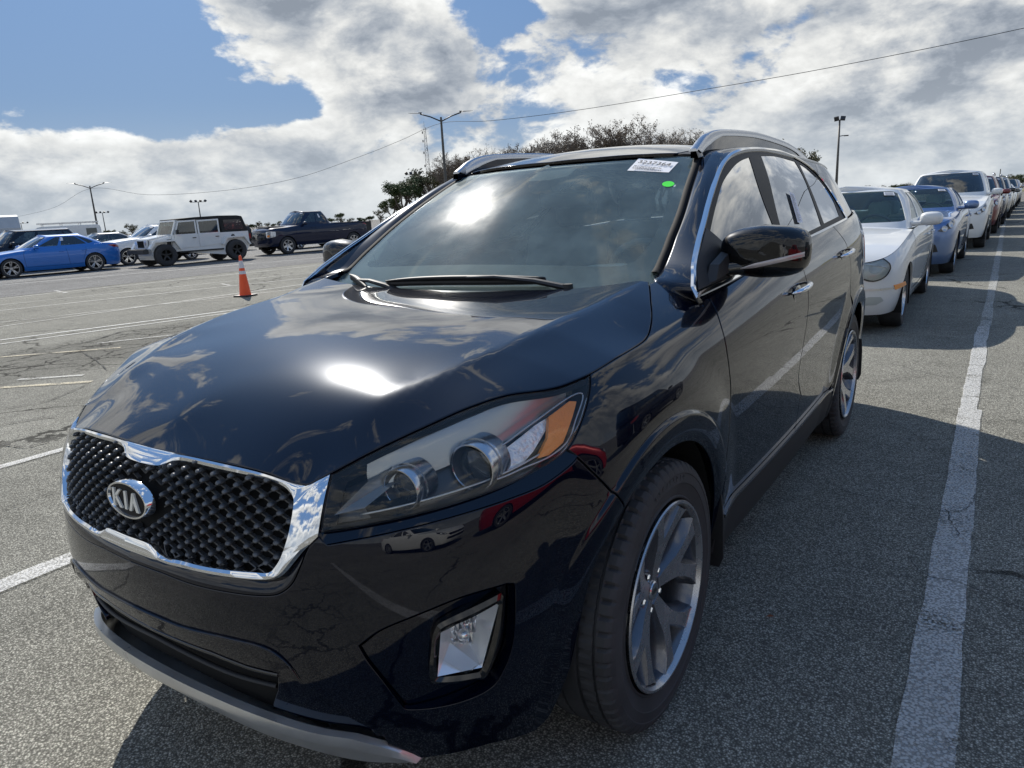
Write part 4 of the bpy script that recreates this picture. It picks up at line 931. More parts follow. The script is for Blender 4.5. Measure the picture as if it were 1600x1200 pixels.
rd = belt(g2[0][0], g3[0][0])+g3+arcd[1:]+rb+[tuple(p) for p in yz_uv(S, [(y, .412) for y in np.linspace(2.2, 1.55, 7)])]+g2b[::-1]+g2[::-1]
for s in sidesD:
    o = panel('rear_door', S, np.array(rd), M['paint'], P_, sides=(s,), extra=ring_r)[0]
    if s > 0: rdoor = o
    else: rdoor2 = o
seam_back(g3+arcd); seam_back(g2+g2b); seam_back(bot1)
qp = belt(g3[0][0], 16.9, 10)+[(16.9, 4.6), (17.2, 3.6), (17.0, .2)]+[tuple(p) for p in yz_uv(S, [(3.3, .33)])]
qp += [tuple(p) for p in arc_uv(2.78, .418, -2, 182, 40)]+[tuple(p) for p in yz_uv(S, [(2.335, .30), (2.25, .30), (2.25, .43)])]
qp += arcd[::-1]+g3[::-1]
panel('quarter_panel', S, np.array(qp), M['paint'], P_, sides=(1, -1), extra=ring_r)
tg = [(16.9, 8.95), (20, 8.95), (20, 4.6), (16.9, 4.6)]
panel('tailgate', S, np.array([(u, v) for u, v in tg]), M['paint'], P_, mid=True)
panel('rear_bumper', S, np.array([(17.0, 4.5), (20, 4.5), (20, .1), (17.0, .1)]), M['paint'], P_, mid=True)
seam_back([(16.9, 9), (16.9, 4.55), (20, 4.55)])
tl = yz_uv(S, [(3.33, 1.16), (3.52, 1.20)]); 
panel('tail_lamp', S, np.array([(16.0, 6.6), (16.1, 7.9), (17.4, 8.2), (17.6, 6.4), (16.4, 6.1)]), M['red_lens'], P_, sides=(1, -1), lift=.003)
# sill with bright strip
sl_ = [tuple(p) for p in yz_uv(S, [(y, .405) for y in np.linspace(.46, 2.26, 10)])]+[tuple(p) for p in yz_uv(S, [(2.31, .30), (2.30, .235)])]+[tuple(p) for p in yz_uv(S, [(y, .215) for y in np.linspace(2.2, .5, 8)])]+[tuple(p) for p in yz_uv(S, [(.43, .29)])]
panel('sill', S, np.array(sl_), M['plastic'], P_, sides=(1, -1), lift=.004)
ln = yz_uv(S, [(y, .408) for y in np.linspace(.47, 2.24, 30)]); A = S(ln)+[.014, 0, .004]; Bq = S(ln)+[.014, 0, -.007]
loft('sill_trim', [A-[.012, 0, -.001], A, Bq, Bq-[.012, 0, .001]], M['rim_dark'], P_, sides=(1, -1), angle=40)
# --- greenhouse
dlo = poly(uv_('dlo')); dl = resample(G, dlo, .02)
D3 = G(dl)
wf, wr, wq = poly(uv_('win_front')), poly(uv_('win_rear')), poly(uv_('win_quarter'))
M['frame_black'] = mat('window_frame_black', (.006, .006, .007), .4, spec=.12)
panel('window_frame', G, dl, M['frame_black'], P_, holes=[wf, wr, wq], sides=(1, -1), gap=-.002, bevel=.001, flange=.006, lift=-.004)
for nm, wuv in (('front_side_window', wf), ('rear_side_window', wr), ('quarter_window', wq)):
    panel(nm, G, wuv, M['privacy'], P_, sides=(1, -1), gap=-.004, bevel=0, flange=0, lift=-.006, step=.05)
Nn = G.normal(dl); T = unit(np.roll(D3, -1, 0)-np.roll(D3, 1, 0)); O = np.cross(T, Nn)
if (O[3]@(D3[3]-D3.mean(0))) < 0: O = -O
a = D3+O*.001+Nn*.001; bq = D3+O*.004+Nn*.006; c = D3+O*.014+Nn*.005; d = D3+O*.018-Nn*.002
for s in (1, -1):
    V = np.vstack([a, bq, c, d])*[s, 1, 1]; n = len(a); F = [(r*n+i, r*n+(i+1) % n, (r+1)*n+(i+1) % n, (r+1)*n+i) for r in range(3) for i in range(n)]
    mesh_obj('window_trim', V, F, M['chrome'], P_, angle=40)
# A pillar and cant rail: between windscreen / roof edge and the side window outline
we_ = [tuple(p[:2]) for p in BAKED['ws_edge']][::-1]                      # bottom to top
E1 = [S(np.array([(9.50, 8.55)]))[0]+np.array([-.004, 0, -.006]), np.array([.724, .36, 1.166]), np.array([.708, .43, 1.184])]+list(W(np.array(we_[0:8])))
top = [(.592, y, float(RF([[.592, y]])[0][2])+.004) for y in (1.22, 1.45, 1.75, 2.05, 2.4, 2.75, 3.1, 3.42)]
E1 = E1+[np.array(t) for t in top]
E2i = [(0.25, -0.0)]+[tuple(p[:2]) for p in BAKED['dlo'][0:12]]
E2 = [S(np.array([(9.75, 7.95)]))[0]+np.array([-.004, 0, -.004]), S(np.array([(9.80, 8.3)]))[0]+np.array([-.001, 0, .001])]+[G(np.array([p]))[0] for p in [tuple(q[:2]) for q in BAKED['dlo'][0:12]]]
E2 += [G(np.array([(u, 3.98)]))[0] for u in (5.1, 5.9, 6.7, 7.4, 8.0)]
def even(Pl, n):
    Pl = np.array(Pl); Q = crom(Pl, 6); L = np.r_[0, np.cumsum(np.linalg.norm(np.diff(Q, axis=0), axis=1))]; t = np.linspace(0, L[-1], n)
    return np.c_[np.interp(t, L, Q[:, 0]), np.interp(t, L, Q[:, 1]), np.interp(t, L, Q[:, 2])]
e1 = even(E1, 140); e2 = even(E2, 140)
# match by y so that ribs run straight across
def by_y(Pl, ys): return np.c_[np.interp(ys, Pl[:, 1], Pl[:, 0]), ys, np.interp(ys, Pl[:, 1], Pl[:, 2])]
e2 = e2+np.array([.004, 0, .002]); 
t = np.linspace(0, 1, 140)[:, None]; ch = e2-e1; up = np.array([.35, -.55, .75]); upr = np.array([.45, 0, .9])
k = sstep(.9, 1.5, e1[:, 1])[:, None]; dirn = unit(up*(1-k)+upr*k); amp = (.018*(1-k)+.016*k)*sstep(.07, .26, t)
rows = []
for q in (0, .12, .28, .45, .62, .78, .9, 1.0):
    rows.append(e1+ch*q+dirn*amp*(4*q*(1-q)))
rows.insert(0, rows[0]+np.array([-.004, .004, -.012])); rows.append(rows[-1]+np.array([-.008, 0, -.014]))
loft('roof_pillar', rows, M['paint'], P_, sides=(1, -1))
# dark moulding beside the windscreen
m1 = e1[8:92]; loft('windscreen_moulding', [m1+np.array([-.030, .006, .0005])*1, m1+np.array([-.024, 0, .006]), m1+np.array([-.004, -.004, .007]), m1+np.array([.003, 0, -.003])], M['moulding'] if 'moulding' in M else M.setdefault('moulding', mat('matt_black_moulding', (.010, .010, .011), .75, spec=.12)), P_, sides=(1, -1))
# rear part of the side above the belt
dd = [tuple(p[:2]) for p in BAKED['dlo']]
rp = dd[12:18]; rear_uv = [(4.9, 4.0)]+[tuple(p) for p in crom(np.array(rp), 4)]+[(5.9, -.0), (8.2, 0), (9.3, 0), (9.3, 4.0), (7.5, 4.0)]
rear_uv = [(max(0, a), min(4, max(0, b_))) for a, b_ in rear_uv]
panel('rear_pillar', G, np.array(rear_uv), M['paint'], P_, sides=(1, -1), gap=-.003, bevel=0, flange=0)
panel('rear_window', G, np.array([(9.3, 4), (12, 4), (12, 0), (9.3, 0)]), M['privacy'], P_, mid=True, gap=0, bevel=0, flange=0)
# roof
ro = [(0, .99+0.0)]+[(x, float(np.interp(x, [0, .2, .4, .52, .58], [.995, 1.015, 1.075, 1.14, 1.17]))) for x in (.1, .2, .3, .4, .50)]
ro2 = ro+[(.505, 1.6), (.505, 2.4), (.50, 3.3), (.47, 3.50), (.3, 3.60), (0, 3.63)]
panel('roof_panel', RF, np.array(ro2), M['gloss_black'], P_, mid=True, step=.05, gap=.001, bevel=.003, flange=.01)
rs_ = [(.50, 1.13), (.592, 1.18), (.60, 1.6), (.60, 2.4), (.60, 3.3), (.57, 3.48), (.47, 3.50), (.50, 3.3), (.505, 2.4), (.505, 1.6)]
panel('roof_side_strip', RF, np.array(rs_), M['plastic'], P_, sides=(1, -1), step=.05, lift=-.003, gap=.001)
# windscreen
wpts = [(0., .42)]+[(3.0, .42), (4.62, .45)]+we_[:]+[(0., 5.22)]
panel('windscreen', W, np.array(wpts), M['glass'], P_, mid=True, gap=0, bevel=0, flange=0, step=.05)
frit = []
inn = [(0., 1.0), (2.5, .98), (3.9, 1.0), (4.2, 1.25), (4.28, 1.7), (4.22, 2.5), (4.02, 4.3), (3.75, 4.78), (2.4, 4.92), (0., 4.93)]
A = resample(W, np.array(wpts[1:]), .02, False)
def frit_pair(n=120):
    o = np.array(wpts); i_ = np.array(inn)
    Lo = resample(W, crom(o, 5), .01, False); Ln = resample(W, crom(i_, 5), .01, False)
    to = np.linspace(0, len(Lo)-1, n); ti = np.linspace(0, len(Ln)-1, n)
    a_ = np.c_[np.interp(to, range(len(Lo)), Lo[:, 0]), np.interp(to, range(len(Lo)), Lo[:, 1])]; b_ = np.c_[np.interp(ti, range(len(Ln)), Ln[:, 0]), np.interp(ti, range(len(Ln)), Ln[:, 1])]
    return W(a_)-W.normal(a_)*.004, W(b_)-W.normal(b_)*.004
if W.normal(np.array([[1., 3.]]))[0][2] < 0: WN = -1
else: WN = 1
a_, b_ = frit_pair(); 
loft('windscreen_black_border', [a_, b_], M['plastic'], P_, mid=True)
# rail on each side
ry = np.array([1.10, 1.14, 1.19, 1.26, 1.36, 1.5, 1.7, 1.95, 2.25, 2.6, 2.9, 3.1, 3.2])
rt = np.interp(ry, [1.10, 1.19, 1.26, 1.36, 1.5, 1.75, 1.95, 2.3, 2.6, 2.9, 3.1, 3.2], [1.590, 1.634, 1.656, 1.672, 1.682, 1.693, 1.696, 1.690, 1.676, 1.645, 1.612, 1.588])
for s in (1, -1):
    bm = bmesh.new(); sec = []; ft = []
    yy = np.linspace(1.10, 3.2, 60); tz = np.interp(yy, ry, rt)
    tz = crom(np.c_[ry, rt], 8); yy, tz = tz[:, 0], tz[:, 1]
    for i, (y, z) in enumerate(zip(yy, tz)):
        base = float(RF([[.57, y]])[0][2])
        thick = np.interp(y, [1.10, 1.16, 1.26, 1.42, 2.8, 3.0, 3.2], [.0, .045, .045, .026, .026, .04, .01])
        zb = max(base-.006, z-max(thick, .01)); w = np.interp(y, [1.1, 1.3, 2.9, 3.2], [.034, .026, .026, .03])
        zb = min(zb, z-.006)
        x = .573-.02*(y-1.1)/2.1
        sec.append([bm.verts.new((s*(x+dx_*w), y, zz_)) for dx_, zz_ in ((-.5, zb), (-.5, z-.006), (-.3, z), (.3, z), (.5, z-.007), (.5, zb))]); ft.append((x, y, zb, base, w))
    for a0, b0 in zip(sec, sec[1:]):
        for q in range(6): bm.faces.new((a0[q], a0[(q+1) % 6], b0[(q+1) % 6], b0[q]))
    bm.faces.new(sec[0]); bm.faces.new(sec[-1]); bmesh.ops.recalc_face_normals(bm, faces=bm.faces)
    bm_obj('roof_rail', bm, M['satin_rail'] if 'satin_rail' in M else M.setdefault('satin_rail', mat('satin_rail', (.55, .56, .58), .2, .95)), P_, angle=50)
    V = []
    for (x, y, zb, ba_, w) in ft: V += [(s*(x-w*.30), y, zb+.004), (s*(x+w*.30), y, zb+.004), (s*(x+w*.62), y, min(ba_-.012, zb)), (s*(x-w*.3), y, min(ba_-.012, zb))]
    mesh_obj('rail_foot', V, [(4*i+a_, 4*i+(a_+1) % 4, 4*i+4+(a_+1) % 4, 4*i+4+a_) for i in range(len(ft)-1) for a_ in range(4)], M['paint'], P_, angle=40)
# mirror sail, black triangle at the front of the side window
sail = np.array([(.37, .06), (.31, .5), (.42, 1.45), (1.15, .2), (1.1, .04)])
panel('mirror_sail', G, sail, M['plastic'], P_, sides=(1, -1), gap=0, lift=.003)

# ---------------------------------------------------------------- grille, frame, badge
def text_mesh(body, size, m, name, parent=None, M4=None, extrude=.0006, bold=0., align='CENTER', spacing=1.):
    cu = bpy.data.curves.new('t', 'FONT'); cu.body = body; cu.size = size; cu.align_x = align; cu.align_y = 'CENTER'; cu.extrude = extrude; cu.offset = bold; cu.resolution_u = 3; cu.space_character = spacing
    ob = bpy.data.objects.new('t', cu); COL.objects.link(ob); bpy.context.view_layer.update()
    me = bpy.data.meshes.new_from_object(ob.evaluated_get(bpy.context.evaluated_depsgraph_get())); bpy.data.objects.remove(ob)
    me.materials.clear(); me.materials.append(m); me.name = name
    if M4 is not None: me.transform(M4)
    o = bpy.data.objects.new(name, me); COL.objects.link(o)
    if parent is not None: o.parent = parent
    return o
go = [tuple(p[:2]) for p in BAKED['grille_open']]
_g = np.array([(a, b_) for a in np.linspace(0, 3, 160) for b_ in np.linspace(4.5, 9, 200)]); _gp = S(_g)
def xz_uv(x_, z_): k = int(np.argmin((_gp[:, 0]-x_)**2+(_gp[:, 2]-z_)**2)); return tuple(float(q) for q in _g[k])
g_in = poly([at_u0(S, .889)+(1,), xz_uv(.06, .890), xz_uv(.082, .897), xz_uv(.105, .904), xz_uv(.15, .907)]+go[:-1]+[xz_uv(.19, .717), xz_uv(.155, .714), xz_uv(.125, .717), xz_uv(.105, .728), xz_uv(.08, .735), at_u0(S, .736)+(1,)], 5, False)
g_out = poly([at_u0(S, .9125)+(1,)]+[tuple(p) for p in BAKED['frame_out'][:-1]]+[(.5, BAKED['frame_out'][-1][1]), at_u0(S, .704)+(1,)], 5, False)
# split both rims at matching features so the frame is a clean band
def section(L, f0, f1): return L
oo = resample(S, g_out, .004, False); ii = resample(S, g_in, .004, False)
def near(L, p): return int(np.argmin(np.hypot((L[:, 0]-p[0]), (L[:, 1]-p[1])*.8)))
marks = [((go[3]), BAKED['frame_out'][2][:2]), ((go[4]), BAKED['frame_out'][3][:2]), ((go[6]), BAKED['frame_out'][5][:2]), (go[8], BAKED['frame_out'][9][:2])]
si = [0]+[near(ii, a) for a, b_ in marks]+[len(ii)-1]; so_ = [0]+[near(oo, b_) for a, b_ in marks]+[len(oo)-1]
IA, OA = [], []
for (a0, a1), (b0, b1), n in zip(zip(si, si[1:]), zip(so_, so_[1:]), (44, 8, 16, 12, 44)):
    t = np.linspace(0, 1, n+1)[:-1]; IA += list(np.c_[np.interp(a0+(a1-a0)*t, range(len(ii)), ii[:, 0]), np.interp(a0+(a1-a0)*t, range(len(ii)), ii[:, 1])])
    OA += list(np.c_[np.interp(b0+(b1-b0)*t, range(len(oo)), oo[:, 0]), np.interp(b0+(b1-b0)*t, range(len(oo)), oo[:, 1])])
IA.append(ii[-1]); OA.append(oo[-1]); IA = np.array(IA); OA = np.array(OA)
n_in = S.normal(IA); n_out = S.normal(OA)
if n_in[0][1] > 0: n_in, n_out = -n_in, -n_out
pi, po = S(IA), S(OA)
row = [po-n_out*.016, po+n_out*.002, po*.75+pi*.25+n_out*.0065, po*.35+pi*.65+n_out*.006, pi+n_in*.001, pi-n_in*.006+(pi-po)*.03, pi-n_in*.034]
for r_ in row: r_[0, 0] = 0; r_[-1, 0] = 0
loft('grille_frame', row, M['chrome'], P_, mid=True, angle=38)
grille = None
iin = resample(S, g_in, .015, False)
gp = panel('grille', S, iin, M['shell'], P_, mid=True, lift=-.036, gap=-.004, bevel=0, flange=0, step=.03)[0]
grille = gp
M['stud'] = mat('grille_stud_plastic', (.085, .087, .09), .42, .1, coat=.15)
# one scoop-shaped stud, shared by all
bm = bmesh.new()
sec = []
for t_, w_, h_ in ((0, .0092, .0058), (.012, .0092, .0058), (.020, .0080, .0046), (.0232, .0048, .0022)):
    ring = []
    for k in range(10):
        a_ = 2*math.pi*k/10; x_ = math.cos(a_)*w_; z_ = math.sin(a_)*h_
        ring.append(bm.verts.new((x_+t_*.45, -t_-(z_*-.55 if t_ > .012 else 0), z_+t_*.22)))
    sec.append(ring)
for a_, b_ in zip(sec, sec[1:]):
    for k in range(10): bm.faces.new((a_[k], a_[(k+1) % 10], b_[(k+1) % 10], b_[k]))
bm.faces.new(sec[-1])
for sx_ in (-1, 1):                          # web that joins the stud to its neighbours
    a_, b_ = Vector((0, -.001, -.001)), Vector((sx_*.023, -.001, -.0142)); d_ = (b_-a_).normalized(); n_ = Vector((-d_.z, 0, d_.x))*.0016
    q = [bm.verts.new(p) for p in (a_-n_, b_-n_, b_+n_, a_+n_)]; w_ = [bm.verts.new(v.co+Vector((0, -.009, 0))) for v in q]
    bm.faces.new(w_)
    for i in range(4): bm.faces.new((q[i], q[(i+1) % 4], w_[(i+1) % 4], w_[i]))
me_st = bpy.data.meshes.new('grille_stud'); bmesh.ops.recalc_face_normals(bm, faces=bm.faces); bm.to_mesh(me_st); bm.free(); me_st.materials.append(M['stud'])
me_st.polygons.foreach_set('use_smooth', [True]*len(me_st.polygons)); me_st.set_sharp_from_angle(angle=R_(50))
# find (u, v) on the nose for an (x, z) position
gu, gv = np.meshgrid(np.linspace(0, 2.9, 120), np.linspace(4.8, 9, 140), indexing='ij'); gg = np.c_[gu.ravel(), gv.ravel()]; gP = S(gg)
hull = np.vstack([ii, [[0, float(ii[-1][1])]], [[0, float(ii[0][1])]]])
nst = 0
for r_ in range(15):
    z_ = .722+r_*.0142
    for q in range(-11, 12):
        x_ = q*.046+(.023 if r_ % 2 else 0)
        k = int(np.argmin((gP[:, 0]-abs(x_))**2+(gP[:, 2]-z_)**2)); uvp = gg[k]
        if not inside(np.array([uvp]), [hull])[0] or (gP[k, 0]-abs(x_))**2+(gP[k, 2]-z_)**2 > 1e-4: continue
        if (x_/.098)**2+((z_-.814)/.052)**2 < 1: continue
        n_ = S.normal(np.array([uvp]))[0]
        if n_[1] > 0: n_ = -n_
        p_ = gP[k]-n_*.034
        if min(np.linalg.norm((pi-n_in*.02)-p_, axis=1)) < .012: continue
        o = bpy.data.objects.new('grille_stud', me_st); COL.objects.link(o); o.parent = grille
        o.location = (x_, p_[1], z_-.002); yaw = math.atan2(n_[0]*(1 if x_ > 0 else -1), -n_[1]) if abs(x_) > .02 else 0
        o.rotation_euler = (0, 0, yaw*.7); nst += 1
# badge
ba = bmesh.new(); n = 48
def ell(bm, a_, b_, y): return [bm.verts.new((a_*math.cos(2*math.pi*i/n), y, b_*math.sin(2*math.pi*i/n))) for i in range(n)]
prof = [(.094, .050, .012), (.093, .049, -.004), (.090, .0455, -.009), (.0855, .0415, -.009), (.083, .0395, -.004)]
rings = [ell(ba, *p) for p in prof]
for a_, b_ in zip(rings, rings[1:]):
    for i in range(n): ba.faces.new((a_[i], a_[(i+1) % n], b_[(i+1) % n], b_[i]))
BY, BZ = -.903, .815
badge = bm_obj('badge', ba, M['chrome'], grille, angle=50); badge.location = (0, BY, BZ); badge.rotation_euler = (R_(-4), 0, 0); badge.scale = (.9, 1, .9)
bb = bmesh.new(); rr = [ell(bb, .0835, .0400, -.0045), ell(bb, .04, .019, -.0055)]
for i in range(n): bb.faces.new((rr[0][i], rr[0][(i+1) % n], rr[1][(i+1) % n], rr[1][i]))
bb.faces.new(rr[1]); fld = bm_obj('badge_field', bb, M['frame_black'], grille, smooth=True); fld.location = (0, BY, BZ); fld.rotation_euler = (R_(-4), 0, 0); fld.scale = (.9, 1, .9)
def letter(strokes, x0, sc, name='badge_letter'):
    bm = bmesh.new()
    for st in strokes:
        f = [bm.verts.new((x0+px*sc, -.0092, (pz-.5)*sc)) for px, pz in st]; b_ = [bm.verts.new((v.co.x, -.003, v.co.z)) for v in f]
        bm.faces.new(f); 
        for i in range(len(f)): bm.faces.new((f[i], b_[i], b_[(i+1) % len(f)], f[(i+1) % len(f)]))
    bmesh.ops.recalc_face_normals(bm, faces=bm.faces)
    o = bm_obj(name, bm, M['letter'], grille); o.location = (0, BY, BZ); o.rotation_euler = (R_(-4), 0, 0); o.scale = (.9, 1, .9); return o
M['letter'] = mat('badge_letter_silver', (.85, .84, .78), .35, .25)
sc = .047
letter([[(0, 0), (.2, 0), (.2, 1), (0, 1)], [(.2, .40), (.2, .62), (.62, 1), (.86, 1)], [(.2, .62), (.40, .66), (.92, 0), (.66, 0), (.2, .54)]], -.062, sc)
letter([[(0, 0), (.22, 0), (.22, 1), (0, 1)]], -.008, sc)
letter([[(0, 0), (.23, 0), (.56, .82), (.50, 1), (.38, 1)], [(.50, 1), (.40, .62), (.68, 0), (.94, 0), (.58, 1)]], .012, sc)
# tiger-nose chin pieces are part of the frame; engine bay stays dark
bm = bmesh.new(); box(bm, -.62, .62, -.70, .9, .30, .84); box(bm, -.80, .80, -.05, 3.3, .24, .40)
bm_obj('underbody', bm, M['shell'], P_)
# ---------------------------------------------------------------- skid plate
kt = resample(S, np.array([at_u0(S, .402)]+[tuple(p[:2]) for p in BAKED['skid_top']][1:]), .012, False)
kt3 = S(kt)+S.normal(kt)*(1 if S.normal(kt)[0][1] < 0 else -1)*.006
yb = [(0, -.902, .336), (.16, -.892, .326), (.30, -.866, .303), (.42, -.824, .277), (.51, -.778, .255), (.57, -.735, .243), (.612, -.70, .236)]
kb3 = even(yb, len(kt3)); kt3 = even(kt3, len(kt3)); kt3[0, 0] = 0
md = (kt3+kb3)/2+np.array([0, -.012, 0])*np.linspace(1, .2, len(kt3))[:, None]
loft('skid_plate', [kt3+[0, .02, .0], kt3, kt3*.75+kb3*.25+[0, -.009, 0], md, kb3, kb3+[0, .05, -.004], kb3+[0, .30, .01]], M['satin'], P_, mid=True, angle=45)
# ---------------------------------------------------------------- fog lamp pockets
fr3 = resample(S, fog_recess, .01); P0 = S(fr3); N0 = S.normal(fr3); N0 = N0*(1 if N0[0][1] < 0 else -1)
bez = resample(S, poly(uv_('fog_bezel')), .01); fog = resample(S, poly(uv_('fog')), .008)
xr = np.clip((P0[:, 0]-.58)/(.80-.58), 0, 1)[:, None]
sgnN = 1 if S.normal(np.array([[4.5, 2.]]))[0][1] < 0 else -1
def pocket_depth(uv): x = S(uv)[:, 0]; return -sgnN*sstep(.585, .75, x)*.030-.004*sgnN
for s in (1, -1):
    pan = panel('fog_pocket', S, inset_uv(S, fr3, .003), M['paint'], P_, holes=[bez], sides=(s,), off=pocket_depth, gap=0, bevel=.0, flange=0, step=.015, flip=False)[0]
    dn = (pocket_depth(fr3)*sgnN)[:, None]
    V = np.vstack([P0-N0*.001, P0+N0*dn]); nn = len(P0)
    mesh_obj('fog_pocket_rim', V*[s, 1, 1], [(i, (i+1) % nn, nn+(i+1) % nn, nn+i) for i in range(nn)], M['paint'], P_)
Pb = S(bez); Nb = S.normal(bez)*sgnN; Pf = S(fog); Nf = S.normal(fog)*sgnN
def match(A, B):      # resample B to follow A by angle about the centre
    c = B.mean(0); e1 = np.array([.6, .8, 0.]); e2 = np.array([0, 0, 1.])
    aa = np.arctan2((A-A.mean(0))@e2, (A-A.mean(0))@e1); bb_ = np.arctan2((B-c)@e2, (B-c)@e1); o = np.argsort(bb_); bs = bb_[o]; Bs = B[o]
    bs = np.r_[bs-2*np.pi, bs, bs+2*np.pi]; Bs = np.vstack([Bs]*3); return np.c_[tuple(np.interp(aa, bs, Bs[:, k]) for k in range(3))]
PfM = match(Pb, Pf)
for s in (1, -1):
    dz_ = np.interp(Pb[:, 0], [.585, .75], [.0, .030])[:, None]
    rows = [Pb-Nb*(dz_+.004), Pb-Nb*.010, PfM*.5+Pb*.5-Nb*.006, PfM-Nb*.012, PfM-Nb*.03]; nn = len(Pb)
    V = np.vstack(rows); F = [(r*nn+i, r*nn+(i+1) % nn, (r+1)*nn+(i+1) % nn, (r+1)*nn+i) for r in range(4) for i in range(nn)]
    fo_ = mesh_obj('fog_lamp_bezel', V*[s, 1, 1], F, M['gloss_black'], P_, angle=45)
    fl = panel('fog_lamp', S, fog, M['clear'], P_, sides=(s,), gap=0, bevel=.001, flange=.004, lift=-.012*sgnN, step=.05)[0]
    fm = M['fog_refl'] if 'fog_refl' in M else M.setdefault('fog_refl', mat('fog_reflector_metal', (.86, .88, .90), .24, .55))
    cor = [S(np.array([BAKED['fog'][k_][:2]]))[0] for k_ in (0, 2, 4, 6)]; nf = Nf.mean(0); cor = [c_-nf*.013+(np.mean(cor, axis=0)-c_)*.03 for c_ in cor]
    foc = np.mean(cor, axis=0)+np.array([.010, -.004, .012]); inn_ = [c_+(foc-c_)*k_-nf*.045 for c_, k_ in zip(cor, (.42, .42, .62, .60))]
    V = np.array(cor+inn_)*[s, 1, 1]; mesh_obj('fog_reflector', V, [(0, 1, 5, 4), (1, 2, 6, 5), (2, 3, 7, 6), (3, 0, 4, 7)], fm, fl, smooth=False)
    bm = bmesh.new(); nst_ = 7; e0_, e1_, e2_, e3_ = inn_[3], inn_[0], inn_[1], inn_[2]
    for k_ in range(nst_):
        t0, t1 = k_/nst_, (k_+1)/nst_; tm_ = (t0+t1)/2
        for v0, v1 in ((0, .33), (.33, .66), (.66, 1)):
            P4 = [(e0_+(e1_-e0_)*t_)*(1-v_)+(e3_+(e2_-e3_)*t_)*v_ for t_, v_ in ((t0, v0), (t1, v0), (t1, v1), (t0, v1))]; pm_ = np.mean(P4, axis=0)+nf*(.010+.006*((k_*7+int(v0*9)) % 3))
            vs_ = [bm.verts.new(tuple(p_*[s, 1, 1])) for p_ in P4]; vm_ = bm.verts.new(tuple(pm_*[s, 1, 1]))
            for i_ in range(4): bm.faces.new((vs_[i_], vs_[(i_+1) % 4], vm_))
    bmesh.ops.recalc_face_normals(bm, faces=bm.faces); bm_obj('crystal_facets', bm, M['crystal'] if 'crystal' in M else M.setdefault('crystal', mat('crystal_reflector', (.9, .91, .93), .08, .85)), fl)
    bm = bmesh.new(); cb_ = foc-nf*.028; bmesh.ops.create_uvsphere(bm, u_segments=20, v_segments=12, radius=.014); o = bm_obj('fog_bulb_shield', bm, M['chrome'], fl, smooth=True); o.location = tuple(cb_*[s, 1, 1])
